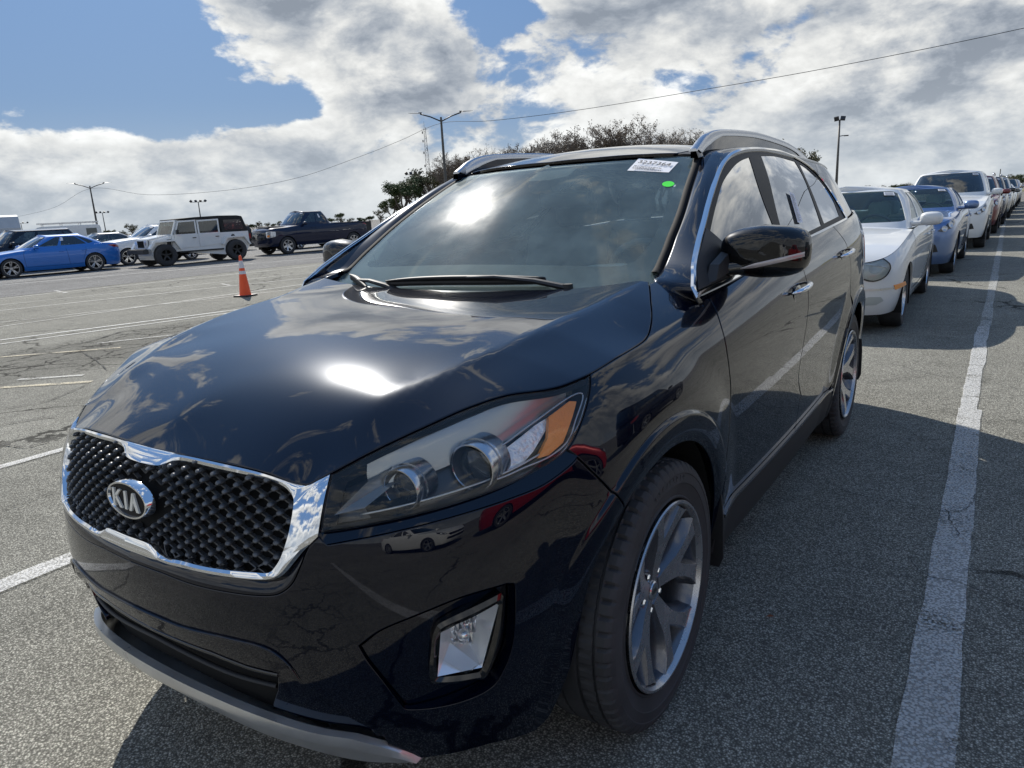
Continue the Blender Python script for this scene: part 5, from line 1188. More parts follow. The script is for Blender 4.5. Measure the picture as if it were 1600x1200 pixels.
# ---------------------------------------------------------------- headlamps
sg = 1 if S.normal(np.array([[4., 7.5]]))[0][2] > 0 else -1
L3 = S(lampP); NL = S.normal(lampP)*sg
def P_at(x_, z_):
    g_ = np.array([(a, b_) for a in np.linspace(2.2, 7.6, 140) for b_ in np.linspace(5.5, 8.8, 90)])
    if not hasattr(P_at, 'p'): P_at.g = g_; P_at.p = S(g_)
    k = int(np.argmin((P_at.p[:, 0]-x_)**2+(P_at.p[:, 2]-z_)**2)); return P_at.p[k], P_at.g[k]
for s in (1, -1):
    hl = panel('headlamp', S, lampP, M['clear'], P_, sides=(s,), gap=.003, bevel=.002, flange=.006, step=.02)[0]
    if s > 0: hl['label'] = 'clear headlamp with two round projectors and an amber corner'
    nn = len(L3); rows = [L3-NL*.002, L3-NL*.012+unit(L3.mean(0)-L3)*.009, L3-NL*.05+unit(L3.mean(0)-L3)*.016]
    V = np.vstack(rows); F = [(r*nn+i, r*nn+(i+1) % nn, (r+1)*nn+(i+1) % nn, (r+1)*nn+i) for r in range(2) for i in range(nn)]
    mesh_obj('lamp_rim', V*[s, 1, 1], F, M['lamp_black'], hl, angle=40)
    panel('lamp_housing', S, lampP, M['lamp_black'], hl, sides=(s,), gap=.008, bevel=0, flange=0, lift=-.075*sg, step=.03)
    # upper shelf, smooth grey panel under the top edge
    sh = [BAKED['lamp'][i][:2] for i in (1, 2, 3, 4, 5, 6, 7)]; up_ = np.array(sh)
    lo_ = up_-[0, .95]; a3 = S(up_)-S.normal(up_)*sg*.016-[0, 0, .004]; b3 = S(np.clip(lo_, 0, 20))-S.normal(lo_)*sg*.055
    a3 = even(a3, 30); b3 = even(b3, 30); c3_ = even((a3+b3)/2+np.array([0, -.004, .010]), 30)
    V = np.vstack([a3, c3_, b3, b3-[0, -.04, .0]]); F = [(r*30+i, r*30+i+1, (r+1)*30+i+1, (r+1)*30+i) for r in range(3) for i in range(29)]
    mesh_obj('lamp_shelf', V*[s, 1, 1], F, M['lamp_grey'], hl, angle=40)
    lo2 = np.array([BAKED['lamp'][i][:2] for i in (18, 17, 16, 15, 14, 13)]); a3 = S(lo2+[0, .34])-S.normal(lo2)*sg*.020; b3 = S(lo2+[0, .30])-S.normal(lo2)*sg*.024; a3 = even(a3, 30)
    bm = bmesh.new(); tube(bm, [tuple(p*[s, 1, 1]) for p in a3], .0022, 6); bm_obj('lamp_light_line', bm, M['satin'], hl, smooth=True)
    # inner corner wedge
    w3 = [P_at(x_, z_)[0]+np.array([0, d_, 0]) for x_, z_, d_ in ((.530, .835, .010), (.575, .845, .02), (.60, .88, .06), (.585, .905, .05), (.556, .885, .035))]
    V = [p*[s, 1, 1] for p in w3]+[(np.mean(w3, axis=0)+[0, .03, 0])*[s, 1, 1]]
    mesh_obj('lamp_wedge', V, [(0, 1, 5), (1, 2, 5), (2, 3, 5), (3, 4, 5), (4, 0, 5)], M['lamp_grey'], hl, smooth=False)
    for x_, z_, r_, dp in ((.615, .868, .043, .050), (.7135, .893, .051, .052)):
        p, _ = P_at(x_, z_); cpos = Vector((p[0]*s, p[1]+dp, p[2]))
        bm = bmesh.new(); lathe(bm, [(-.012, r_*.92), (-.016, r_*.96), (-.016, r_*1.02), (-.010, r_*1.05), (.004, r_*1.05), (.005, r_*1.0), (.016, r_*1.0), (.017, r_*1.06), (.050, r_*1.08)], 48, 'y')
        o = bm_obj('projector_ring', bm, M['satin_rail'], hl, angle=35); o.location = cpos; o.rotation_euler = (R_(3), 0, R_(4*s))
        bm = bmesh.new(); lathe(bm, [(-.014, r_*.93), (-.004, r_*.86), (.004, r_*.80), (.010, r_*.74), (.02, r_*.7)], 48, 'y')
        o = bm_obj('projector_shroud', bm, M['lamp_black'], hl, angle=35); o.location = cpos; o.rotation_euler = (R_(3), 0, R_(4*s))
        bm = bmesh.new(); R0 = r_*.76; lathe(bm, [(-.012-R0*.34*math.cos(t__)+.016, R0*math.sin(t__)) for t__ in np.linspace(.001, math.pi/2, 10)]+[(.02, R0)], 48, 'y')
        lm = M['proj'] if 'proj' in M else M.setdefault('proj', mat('projector_glass', (.035, .04, .045), .02, 0, coat=1., spec=1.))
        o = bm_obj('projector_lens', bm, lm, hl, smooth=True); o.location = cpos; o.rotation_euler = (R_(3), 0, R_(4*s))
    # turn signal box: clear faceted block and amber corner
    def quad_panel(nm, pts, dep, m_, parent, stp=.012):
        uvp = np.array([P_at(x_, z_)[1] for x_, z_ in pts]); uvp = resample(S, uvp, .008)
        return panel(nm, S, uvp, m_, parent, sides=(s,), gap=0, bevel=0, flange=.012, lift=-dep*sg, step=stp)
    quad_panel('signal_reflector', [(.756, .915), (.800, .963), (.812, .972), (.818, .955), (.812, .91), (.800, .885), (.775, .872), (.762, .872)], .030, M['facet'], hl)
    quad_panel('side_reflector', [(.811, .970), (.830, .992), (.838, .988), (.8435, .945), (.8415, .912), (.828, .893), (.817, .892), (.822, .93)], .016, M['amber'], hl)
    edge = [P_at(x_, z_)[0] for x_, z_ in ((.762, .872), (.756, .915), (.772, .938), (.800, .965), (.828, .994), (.840, .990), (.8455, .945), (.843, .909), (.828, .889), (.800, .877), (.775, .868))]
    edge = crom(np.array(edge), 5, True)*[s, 1, 1]-np.array([s*.010, -.010, 0]); bm = bmesh.new(); tube(bm, [tuple(p) for p in edge]+[tuple(edge[0])], .0022, 6, cap=False)
    bm_obj('signal_rim', bm, M['clear_rim'] if 'clear_rim' in M else M.setdefault('clear_rim', mat('clear_plastic_rim', (.5, .52, .54), .12, .6)), hl, smooth=True)
# ---------------------------------------------------------------- door mirrors
def mirror_uvs(s):
    root = None
    cx, cyy, cz = .952, .68, 1.230; n = 28; nr = 12
    def shell(zlo, zhi, nm, m_):
        V = []; F = []
        rows_ = np.linspace(0, 1, nr+1)
        return
    V = []; F = []
    for j in range(nr+1):
        ph = math.pi*j/nr*.5                       # 0 = front pole, pi/2 = rear rim
        rad = math.sin(ph)**.42 if j else 0; yy = -.072*math.cos(ph)**.9+.02
        for i in range(n):
            a_ = 2*math.pi*i/n; c_, s_ = math.cos(a_), math.sin(a_)
            e = 2/3.5; xx = (abs(c_)**e)*(1 if c_ > 0 else -1); zz_ = (abs(s_)**e)*(1 if s_ > 0 else -1)
            hx = .134; hz = .083-.012*max(0, -xx)-.010*max(0, zz_)*max(0, xx)
            zc = .006*xx
            V.append((cx+xx*hx*rad+.0, cyy+yy+.045*max(0, xx*rad)**2, cz+zz_*hz*rad-.004*xx*rad+zc))
    for j in range(nr):
        for i in range(n): F.append((j*n+i, j*n+(i+1) % n, (j+1)*n+(i+1) % n, (j+1)*n+i))
    V = np.array(V)*[s, 1, 1]
    if s < 0: F = [f[::-1] for f in F]
    o = mesh_obj('mirror_housing', V, F, M['mirror_black'] if 'mirror_black' in M else M.setdefault('mirror_black', paint('mirror_black_paint', (.002, .002, .003), 0, .4, .01)), P_)
    # seam, signal strip, mirror glass, arm
    rim = V[-n:]; mesh_obj('mirror_glass', np.vstack([rim+[0, .002, 0], [[rim[:, 0].mean(), rim[:, 1].mean()+.0, rim[:, 2].mean()]]]), [(i, (i+1) % n, n) for i in range(n)], M['chrome'], o, smooth=False)
    from mathutils.bvhtree import BVHTree
    bv = BVHTree.FromPolygons([tuple(v) for v in V], F)
    def hit(x_, z_):
        h = bv.ray_cast(Vector((x_*s, .2, z_)), Vector((0, 1, 0))); return np.array(h[0]) if h[0] else np.array([x_*s, cyy, z_])
    def belt_pts(zz0, zz1, n_=24, x0=.892, x1=1.076):
        top = []; bot_ = []
        for t in np.linspace(0, 1, n_):
            x_ = x0+(x1-x0)*t; z_ = zz0+(zz1-zz0)*t; hw = .0075*min(1, t*3.0+.15)
            top.append(hit(x_, z_+hw)+[0, -.002, 0]); bot_.append(hit(x_, z_-hw)+[0, -.002, 0])
        return np.array(top), np.array(bot_)
    tp, bt = belt_pts(1.180, 1.220)
    m_ = (tp+bt)/2+[0, -.003, 0]; VV = np.vstack([tp, m_, bt]); k = len(tp); FF = [(r*k+i, r*k+i+1, (r+1)*k+i+1, (r+1)*k+i) for r in range(2) for i in range(k-1)]
    mesh_obj('mirror_signal', VV, FF, M['sig'] if 'sig' in M else M.setdefault('sig', mat('mirror_signal_lens', (.42, .38, .38), .16, .3, coat=.8)), o)
    bm = bmesh.new(); tube(bm, [(s*.825, .63, 1.180), (s*.86, .645, 1.181), (s*.90, .66, 1.185), (s*.94, .68, 1.195)], [.032, .031, .030, .03], 16, flat=.78)
    bm_obj('mirror_arm', bm, M['gloss_black'], o, smooth=True)
    bm = bmesh.new(); bx = [( .842, .47, 1.150), (.842, .66, 1.166), (.835, .64, 1.235), (.838, .52, 1.205)]
    a_ = [bm.verts.new((p[0]*s, p[1], p[2])) for p in bx]; b_ = [bm.verts.new((p[0]*s+.026*s, p[1]*.8+.115, p[2]*.8+.24)) for p in bx]
    bm.faces.new(b_); [bm.faces.new((a_[i], a_[(i+1) % 4], b_[(i+1) % 4], b_[i])) for i in range(4)]; bmesh.ops.recalc_face_normals(bm, faces=bm.faces)
    bm_obj('mirror_foot', bm, M['plastic'], o)
mirror_uvs(1); mirror_uvs(-1)
# ---------------------------------------------------------------- door handles
def handle(y0, y1, z0, z1, parent, s):
    q = yz_uv(S, [(y0, z0), (y1, z1)]); a_, b_ = S(q)[0], S(q)[1]; nrm = S.normal(q)[0]; nrm = nrm if nrm[0] > 0 else -nrm
    pts = []; rad = []
    for t in np.linspace(0, 1, 14):
        p = a_+(b_-a_)*t+nrm*(.004+.036*math.sin(math.pi*min(1, max(0, t)))**.45); pts.append(tuple(p*[s, 1, 1])); rad.append(.0135*(1-.45*abs(2*t-1)**3))
    bm = bmesh.new(); tube(bm, pts, rad, 12, flat=.75); bm_obj('door_handle', bm, M['chrome'], parent, smooth=True)
    bm = bmesh.new(); c_ = (a_+b_)/2+np.array([0, -.01, -.022]); n = 28
    rings = []
    for rr_, dd in ((1.05, .0025), (1., .003), (.8, -.004), (.45, -.014), (.0, -.018)):
        rings.append([bm.verts.new(tuple((c_+np.array([0, math.cos(2*math.pi*i/n)*.055*rr_, math.sin(2*math.pi*i/n)*.034*rr_])+nrm*(dd+.003))*[s, 1, 1])) for i in range(n)])
    for r1, r2 in zip(rings, rings[1:]):
        for i in range(n): bm.faces.new((r1[i], r1[(i+1) % n], r2[(i+1) % n], r2[i]))
    bm_obj('handle_cup', bm, M['chrome'] , parent, smooth=True)
for s, d1_, d2_ in ((1, fdoor, rdoor), (-1, fdoor2, rdoor2)):
    handle(1.17, 1.40, 1.035, 1.052, d1_, s); handle(2.16, 2.40, 1.093, 1.112, d2_, s)
# ---------------------------------------------------------------- wipers
def wpt(x_, v, lift=.012):
    u = x_/.78*5*1.0; q = np.array([[abs(u)*1.0, v]]); p = W(q)[0]; n_ = W.normal(q)[0]*WN; p = p+n_*lift; return np.array([math.copysign(p[0], x_), p[1], p[2]])
def wiper(x0, v0, x1, v1, arm0):
    bm = bmesh.new(); pts = [wpt(x0+(x1-x0)*t, v0+(v1-v0)*t, .014) for t in np.linspace(0, 1, 18)]
    tube(bm, [tuple(p) for p in pts], .007, 6, flat=1.7); pts2 = [p+np.array([0, -.006, .011+.006*math.sin(math.pi*t)]) for p, t in zip(pts, np.linspace(0, 1, 18))]
    tube(bm, [tuple(p) for p in pts2], [.005+.008*math.sin(math.pi*t) for t in np.linspace(0, 1, 18)], 8, flat=.6)
    o = bm_obj('wiper_blade', bm, M['plastic'], P_, smooth=True)
    bm = bmesh.new(); mp = pts[9]+np.array([0, -.012, .016]); q = np.array(arm0)
    tube(bm, [tuple(q), tuple(q*.7+mp*.3+[0, -.006, .012]), tuple(q*.3+mp*.7+[0, -.004, .012]), tuple(mp)], [.018, .016, .013, .010], 8, flat=.6)
    cyl(bm, tuple(q+[0, 0, -.03]), tuple(q+[0, 0, .012]), .02, .017, 14)
    bm_obj('wiper_arm', bm, M['plastic'], o, smooth=False, angle=40)
wiper(-.26, .50, .30, .60, (.44, .335, 1.150))
wiper(-.62, .66, -.36, .36, (-.24, .305, 1.125))
# ---------------------------------------------------------------- things on the glass
def on_glass(Sx, pts, d, name, m_, parent, sgn=1., label=None):
    uvp = np.array(pts); P = Sx(uvp)+Sx.normal(uvp)*d*sgn; n = len(P)
    o = mesh_obj(name, P, [tuple(range(n))], m_, parent, smooth=False); 
    if label: o['label'] = label
    return o, P
st, SP = on_glass(W, [p[:2] for p in BAKED['sticker']], .0015, 'window_sticker', M['white'], P_, WN, 'white paper slip printed 3237364 at the top of the windscreen')
# SP: top-left, top-right, bottom-right, bottom-left as seen from the front
ctr = SP.mean(0); ex = Vector(SP[1]-SP[0]).normalized(); eh = Vector((SP[0]+SP[1])/2-(SP[2]+SP[3])/2); ey = eh-ex*eh.dot(ex); hgt = ey.length; ey.normalize(); ez = ex.cross(ey); wdt = (Vector(SP[1])-Vector(SP[0])).length
def frame4(o_, x_, y_, z_): return Matrix(((x_.x, y_.x, z_.x, o_[0]), (x_.y, y_.y, z_.y, o_[1]), (x_.z, y_.z, z_.z, o_[2]), (0, 0, 0, 1)))
sh_ = Matrix(((1, .0, 0, 0), (0, 1, 0, 0), (0, 0, 1, 0), (0, 0, 0, 1)))
text_mesh('3237364', wdt*.235, M['print'], 'sticker_number', st, frame4(ctr+np.array(ey)*hgt*.14+np.array(ez)*.0045, ex, ey, ez), .0002)
bm = bmesh.new(); Mx = frame4(ctr+np.array(ez)*.0040, ex, ey, ez)
for r_, w_ in ((-.22, .62), (-.32, .5), (-.42, .7)):
    x_ = -.42*wdt
    rr = random.Random(int(r_*-100))
    while x_ < (-.42+w_)*wdt:
        w2 = rr.uniform(.004, .012); box(bm, x_, x_+w2, r_*hgt-.0022, r_*hgt+.0022, 0, .0002, Mx); x_ += w2+.002
box(bm, .08*wdt, .26*wdt, -.40*hgt, -.16*hgt, 0, .0002, Mx) if 0 else None
bm_obj('sticker_small_print', bm, M['print'], st)
q0, q1 = np.array(BAKED['dot'][0][:2]), np.array(BAKED['dot'][1][:2]); cen_ = (q0+q1)/2; rad_ = np.linalg.norm(W(q0[None])[0]-W(q1[None])[0])/2
pc = W(cen_[None])[0]; nc = W.normal(cen_[None])[0]*WN; Nv = Vector(nc); t1 = Nv.cross(Vector((1, 0, 0))).normalized(); t2 = Nv.cross(t1)
mesh_obj('green_dot_sticker', [tuple(Vector(pc)+Nv*.0015+t1*math.cos(a_)*rad_+t2*math.sin(a_)*rad_) for a_ in np.linspace(0, 2*math.pi, 24, endpoint=False)], [tuple(range(24))], M['green'], P_, smooth=False)
sp, QP = on_glass(G, [p[:2] for p in BAKED['slip']], .002, 'paper_slip', M['white'], P_, 1. if G.normal(np.array([[3., 2.]]))[0][0] > 0 else -1., 'tall narrow printed slip inside the rear side window')
bm = bmesh.new(); e0, e1_, e2_, e3 = QP; nn_ = unit(np.cross(e1_-e0, e3-e0)); nn_ = nn_ if nn_[0] > 0 else -nn_
rr = random.Random(5)
for t in np.linspace(.08, .94, 26):
    a_ = e0+(e3-e0)*t; b_ = e1_+(e2_-e1_)*t; w_ = rr.uniform(.45, .85); p0_ = a_+(b_-a_)*.12+nn_*.001; p1_ = a_+(b_-a_)*w_+nn_*.001; dn = unit(e3-e0)*.0007
    bm.faces.new([bm.verts.new(tuple(p)) for p in (p0_-dn, p1_-dn, p1_+dn, p0_+dn)])
bm_obj('slip_print', bm, M['print'], sp)
# ---------------------------------------------------------------- wheels
RW, TW = .367, .236
def tyre_mesh():
    n = 300; bm = bmesh.new(); rings = []
    prof = [(.066, .250), (.092, .260), (.105, .262), (.107, .266), (.103, .270), (.108, .290), (.1125, .303), (.1145, .305), (.1145, .308), (.1135, .318), (.1125, .330), (.1140, .332), (.1135, .336), (.1085, .350), (.102, .358)]   # outer wall, hub side to shoulder
    tread = [(.096, .3620), (.080, .3650), (.0765, .3654), (.0755, .3575), (.0685, .3575), (.0675, .3660), (.047, .3667), (.034, .3669), (.033, .3585), (.025, .3585), (.024, .3670), (.0, .3672)]
    full = prof+tread; full = full+[(-a_, r_) for a_, r_ in full[::-1][1:]]
    for a_, r_ in full:
        ring = []
        for i in range(n):
            t = 2*math.pi*i/n; rr_ = r_; k = i % 5
            aa = abs(a_)
            if r_ > .3615 and aa > .0765 and k == 0: rr_ -= .009
            if .348 < r_ < .3615 and aa > .098 and k == 0: rr_ -= .006
            if r_ > .3615 and .033 < aa < .07 and (i+int(a_*300)) % 5 == 2: rr_ -= .005
            ring.append(bm.verts.new((a_, rr_*math.cos(t), rr_*math.sin(t))))
        rings.append(ring)
    for a_, b_ in zip(rings, rings[1:]):
        for i in range(n): bm.faces.new((a_[i], a_[(i+1) % n], b_[(i+1) % n], b_[i]))
    bmesh.ops.recalc_face_normals(bm, faces=bm.faces); me = bpy.data.meshes.new('tyre'); bm.to_mesh(me); bm.free(); me.materials.append(M['rubber'])
    me.polygons.foreach_set('use_smooth', [True]*len(me.polygons)); me.set_sharp_from_angle(angle=R_(18)); return me
def spoke_face_x(r_): return np.interp(r_, [0, .05, .09, .15, .20, .245, .26], [.066, .068, .074, .088, .099, .106, .106])
def extrude_face(bm, loop, depth, inset=.0075, mf=0, ms=1):
    """loop of (y, z); front follows the dished wheel face"""
    L = np.array(loop); n = len(L); T = unit(np.roll(L, -1, 0)-np.roll(L, 1, 0)); ar = .5*np.sum(L[:, 0]*np.roll(L[:, 1], -1)-np.roll(L[:, 0], -1)*L[:, 1])
    Nn_ = np.c_[-T[:, 1], T[:, 0]]*(1 if ar > 0 else -1); I_ = L+Nn_*inset
    fx = lambda q: float(spoke_face_x(math.hypot(*q)))
    tri = geometry.delaunay_2d_cdt([Vector(p) for p in I_], [(i, (i+1) % n) for i in range(n)], [tuple(range(n))], 1, 1e-6)
    vi = [bm.verts.new((fx(p), p[0], p[1])) for p in tri[0]]
    for f in tri[2]: 
        ff = bm.faces.new([vi[i] for i in f]); ff.material_index = mf
    if len(tri[0]) != n: return
    vo = [bm.verts.new((fx(p)-.011, p[0], p[1])) for p in L]; vb = [bm.verts.new((fx(p)-depth, p[0]-q[0]*.008, p[1]-q[1]*.008)) for p, q in zip(L, Nn_)]
    for i in range(n):
        j = (i+1) % n; f = bm.faces.new((vi[i], vi[j], vo[j], vo[i])); f.material_index = ms; f = bm.faces.new((vo[i], vo[j], vb[j], vb[i])); f.material_index = ms
def rim_mesh():
    bm = bmesh.new()
    lathe(bm, [(.112, .2580), (.116, .2555), (.116, .2490), (.108, .2450), (.100, .2420)], 96, 'x', mi=0)
    lathe(bm, [(.100, .2420), (.080, .2340), (.02, .2280), (-.08, .2330), (-.11, .2500)], 96, 'x', mi=1)
    def pol(r_, deg): return (r_*math.cos(R_(deg)), r_*math.sin(R_(deg)))
    for k in range(5):
        a = 80+72*k
        pts = [pol(.036, a-36), pol(.050, a-29), pol(.070, a-25), pol(.100, a-20.5), pol(.135, a-18.5), pol(.170, a-21), pol(.205, a-24), pol(.2435, a-29.5),
               pol(.2435, a-12), pol(.210, a-9), pol(.180, a-4.5), pol(.156, a), pol(.180, a+4.5), pol(.210, a+9), pol(.2435, a+12),
               pol(.2435, a+29.5), pol(.205, a+24), pol(.170, a+21), pol(.135, a+18.5), pol(.100, a+20.5), pol(.070, a+25), pol(.050, a+29), pol(.036, a+36)]
        pts = pts[:8]+[pol(.2435, a-24), pol(.2435, a-18)]+pts[8:15]+[pol(.2435, a+18), pol(.2435, a+24)]+pts[15:]
        extrude_face(bm, pts, .045)
    lathe(bm, [(.060, .0), (.064, .030), (.0635, .044), (.05, .055), (.03, .06)], 40, 'x', mi=0)
    bmesh.ops.recalc_face_normals(bm, faces=bm.faces)
    me = bpy.data.meshes.new('rim'); bm.to_mesh(me); bm.free(); me.materials.append(M['rim']); me.materials.append(M['rim_dark'])
    me.polygons.foreach_set('use_smooth', [True]*len(me.polygons)); me.set_sharp_from_angle(angle=R_(30)); return me
TY, RIM = tyre_mesh(), rim_mesh()
def add(me, name, parent, loc=(0, 0, 0)):
    o = bpy.data.objects.new(name, me); COL.objects.link(o); o.parent = parent; o.location = loc; return o
bm = bmesh.new(); lathe(bm, [(.0, .0), (.0, .024), (-.003, .027), (-.012, .028)], 32, 'x'); bm_cap = bpy.data.meshes.new('wheel_cap'); bm.to_mesh(bm_cap); bm.free(); bm_cap.materials.append(M['satin_rail'])
bm = bmesh.new(); lathe(bm, [(.016, 0.0), (.016, .006), (.012, .0095), (.0, .0105)], 6, 'x'); me_nut = bpy.data.meshes.new('lug_nut'); bm.to_mesh(me_nut); bm.free(); me_nut.materials.append(M['chrome'])
bm = bmesh.new(); lathe(bm, [(.0, .06), (.0, .158), (-.022, .158), (-.022, .06)], 48, 'x'); box(bm, -.06, .012, .09, .16, -.06, .06)
me_disc = bpy.data.meshes.new('brake_disc'); bm.to_mesh(me_disc); bm.free(); me_disc.materials.append(mat('brake_steel', (.16, .15, .14), .4, .8))
cap_txt = None
for cy in (0., 2.78):
    for s in (1, -1):
        w = bpy.data.objects.new('wheel', None); COL.objects.link(w); w.parent = P_; w.location = (s*.800, cy, RW); w.rotation_euler = (0, 0, 0 if s > 0 else math.pi)
        add(TY, 'tyre', w); add(RIM, 'rim', w); add(bm_cap, 'wheel_cap', w, (.0705, 0, 0)); add(me_disc, 'brake_disc', w, (-.005, 0, 0))
        for k in range(5):
            a_ = R_(80+36+72*k); add(me_nut, 'lug_nut', w, (.052, .057*math.cos(a_), .057*math.sin(a_)))
        if cap_txt is None:
            cap_txt = text_mesh('KIA', .020, M['print'], 'cap_lettering', w, Matrix(((0, 0, 1, .0712), (1, 0, 0, 0), (0, 1, 0, 0), (0, 0, 0, 1))), .0002)
        else:
            o = cap_txt.copy(); COL.objects.link(o); o.parent = w
# embossed size marking on the side wall
M['wall_text'] = mat('tyre_lettering', (.035, .035, .036), .6)
for word, a0 in (('235/55R19', 106),):
    for cy in (0.,):
        wv = [c for c in P_.children if c.name.startswith('wheel') and c.type == 'EMPTY'][0]
        for i, ch in enumerate(word):
            if ch == ' ': continue
            a_ = R_(a0-i*4.3); y_, z_ = .317*math.cos(a_), .317*math.sin(a_); up_v = Vector((0, math.cos(a_), math.sin(a_))); rt_v = Vector((0, math.sin(a_), -math.cos(a_))); nx = Vector((1, 0, 0))
            text_mesh(ch, .027, M['wall_text'], 'tyre_letter', wv, frame4((.1135, y_, z_), rt_v, up_v, nx), .0008)
# wheel wells, mud flaps
for cy in (0., 2.78):
    for s in (1, -1):
        bm = bmesh.new(); n = 30; A_ = []; B_ = []
        for i in range(n+1):
            a_ = R_(-22+224*i/n); r_ = .445; A_.append(bm.verts.new((s*(.885-.125*float(sstep(R_(125), R_(165), a_))*(cy == 0)), cy+r_*math.cos(a_)*.955, .367+r_*math.sin(a_)))); B_.append(bm.verts.new((s*.56, cy+r_*math.cos(a_), .367+r_*math.sin(a_))))
        for i in range(n): bm.faces.new((A_[i], A_[i+1], B_[i+1], B_[i]))
        c_ = bm.verts.new((s*.56, cy, .367)); [bm.faces.new((B_[i], B_[i+1], c_)) for i in range(n)]
        bm_obj('wheel_well', bm, M['shell'], P_, smooth=False)
        bm = bmesh.new(); yb_ = cy+(.432 if cy == 0 else .42); pts = [(.74, .50), (.912, .50), (.918, .42), (.918, .27), (.905, .235), (.76, .235), (.74, .27)]
        f = [bm.verts.new((s*x_, yb_+.03*(1-z_/.5), z_)) for x_, z_ in pts]; g_ = [bm.verts.new((v.co.x, v.co.y+.008, v.co.z)) for v in f]; bm.faces.new(f); bm.faces.new(g_[::-1])
        for i in range(len(f)): bm.faces.new((f[i], f[(i+1) % len(f)], g_[(i+1) % len(f)], g_[i]))
        bmesh.ops.recalc_face_normals(bm, faces=bm.faces); bm_obj('mud_flap', bm, M['plastic'], P_)
# ---------------------------------------------------------------- cabin
bm = bmesh.new(); box(bm, -.80, .80, .55, 3.6, .40, .52); box(bm, -.80, .80, 3.55, 3.62, .5, 1.2); bm_obj('cabin_floor', bm, M['seat'], P_)
pts = [(.50, 1.14), (.62, 1.155), (.80, 1.16), (1.02, 1.13), (1.10, 1.06), (1.12, .80), (.95, .60)]
rows = []
for x_ in np.linspace(-.80, .80, 17):
    hump = .028*math.exp(-((x_-.38)/.17)**2)
    rows.append(np.array([(x_, y_+.06*(x_/.8)**2, z_+(hump if .6 < y_ < 1.1 else 0)-.012*(x_/.8)**2) for y_, z_ in pts]))
loft('dashboard', rows, M['dash'], P_, angle=40)
bm = bmesh.new(); Rt = Matrix.Translation((.38, 1.16, 1.08)) @ Matrix.Rotation(R_(-64), 4, 'X')
ring = [(Rt @ Vector((.187*math.cos(a_), .187*math.sin(a_), 0))) for a_ in np.linspace(0, 2*math.pi, 37)[:-1]]
tube(bm, [tuple(p) for p in ring]+[tuple(ring[0])], .016, 8, cap=False)
for a_ in (0, 180, 270):
    p = Rt @ Vector((.18*math.cos(R_(a_)), .18*math.sin(R_(a_)), 0)); c_ = Rt @ Vector((0, 0, .02)); cyl(bm, c_, p, .03, .012, 8)
bm_obj('steering_wheel', bm, M['seat'], P_, smooth=True)
def seat(x_, y_, w_=.25):
    bm = bmesh.new(); prof = [(y_-.30, .66), (y_-.28, .74), (y_+.1, .72), (y_+.22, .80), (y_+.36, 1.25), (y_+.40, 1.30), (y_+.48, 1.27), (y_+.40, .9), (y_+.34, .6)]
    secs = []
    for dx_, sc_ in ((-w_, .94), (-w_*.8, 1.), (0, .985), (w_*.8, 1.), (w_, .94)):
        cyy_, cz_ = y_+.1, .9; secs.append([bm.verts.new((x_+dx_, cyy_+(a_-cyy_)*sc_, cz_+(b_-cz_)*sc_)) for a_, b_ in prof])
    for a_, b_ in zip(secs, secs[1:]):
        for i in range(len(prof)): bm.faces.new((a_[i], a_[(i+1) % len(prof)], b_[(i+1) % len(prof)], b_[i]))
    bm.faces.new(secs[0]); bm.faces.new(secs[-1])
    hv = []
    for zz0, w2, d2 in ((1.30, .09, .03), (1.33, .125, .05), (1.42, .13, .055), (1.48, .11, .045), (1.495, .06, .02)):
        hv.append([bm.verts.new((x_+w2*math.cos(a_), y_+.45+d2*math.sin(a_), zz0)) for a_ in np.linspace(0, 2*math.pi, 12, endpoint=False)])
    for a_, b_ in zip(hv, hv[1:]):
        for i in range(12): bm.faces.new((a_[i], a_[(i+1) % 12], b_[(i+1) % 12], b_[i]))
    bm.faces.new(hv[-1]); bmesh.ops.recalc_face_normals(bm, faces=bm.faces); bm_obj('seat', bm, M['seat'], P_, angle=50)
for x_, y_ in ((.38, 1.45), (-.38, 1.45), (.42, 2.35), (0, 2.36), (-.42, 2.35)): seat(x_, y_, .25 if y_ < 2 else .2)
# rear-view mirror box behind the glass
mm = [p[:2] for p in BAKED['mirror_mount']]
A_ = np.array([(-.12, 4.15), (-.10, 4.75), (.14, 4.95), (.62, 4.95), (.55, 4.3), (.25, 4.1)])
pp = np.array([W(np.array([[abs(a), b]]))[0]*[1 if a >= 0 else -1, 1, 1] for a, b in A_]); nn3 = W.normal(np.array([[.3, 4.5]]))[0]*WN
V = np.vstack([pp-nn3*.006, pp-nn3*.05]); k = len(pp); mesh_obj('camera_housing', V, [tuple(range(k))]+[(i, (i+1) % k, k+(i+1) % k, k+i) for i in range(k)], mat('camera_housing_plastic', (.05, .05, .052), .6), P_, smooth=False)
bm = bmesh.new(); box(bm, -.12, .12, 1.10, 1.125, 1.40, 1.46); bm_obj('rear_view_mirror', bm, M['plastic'], P_)

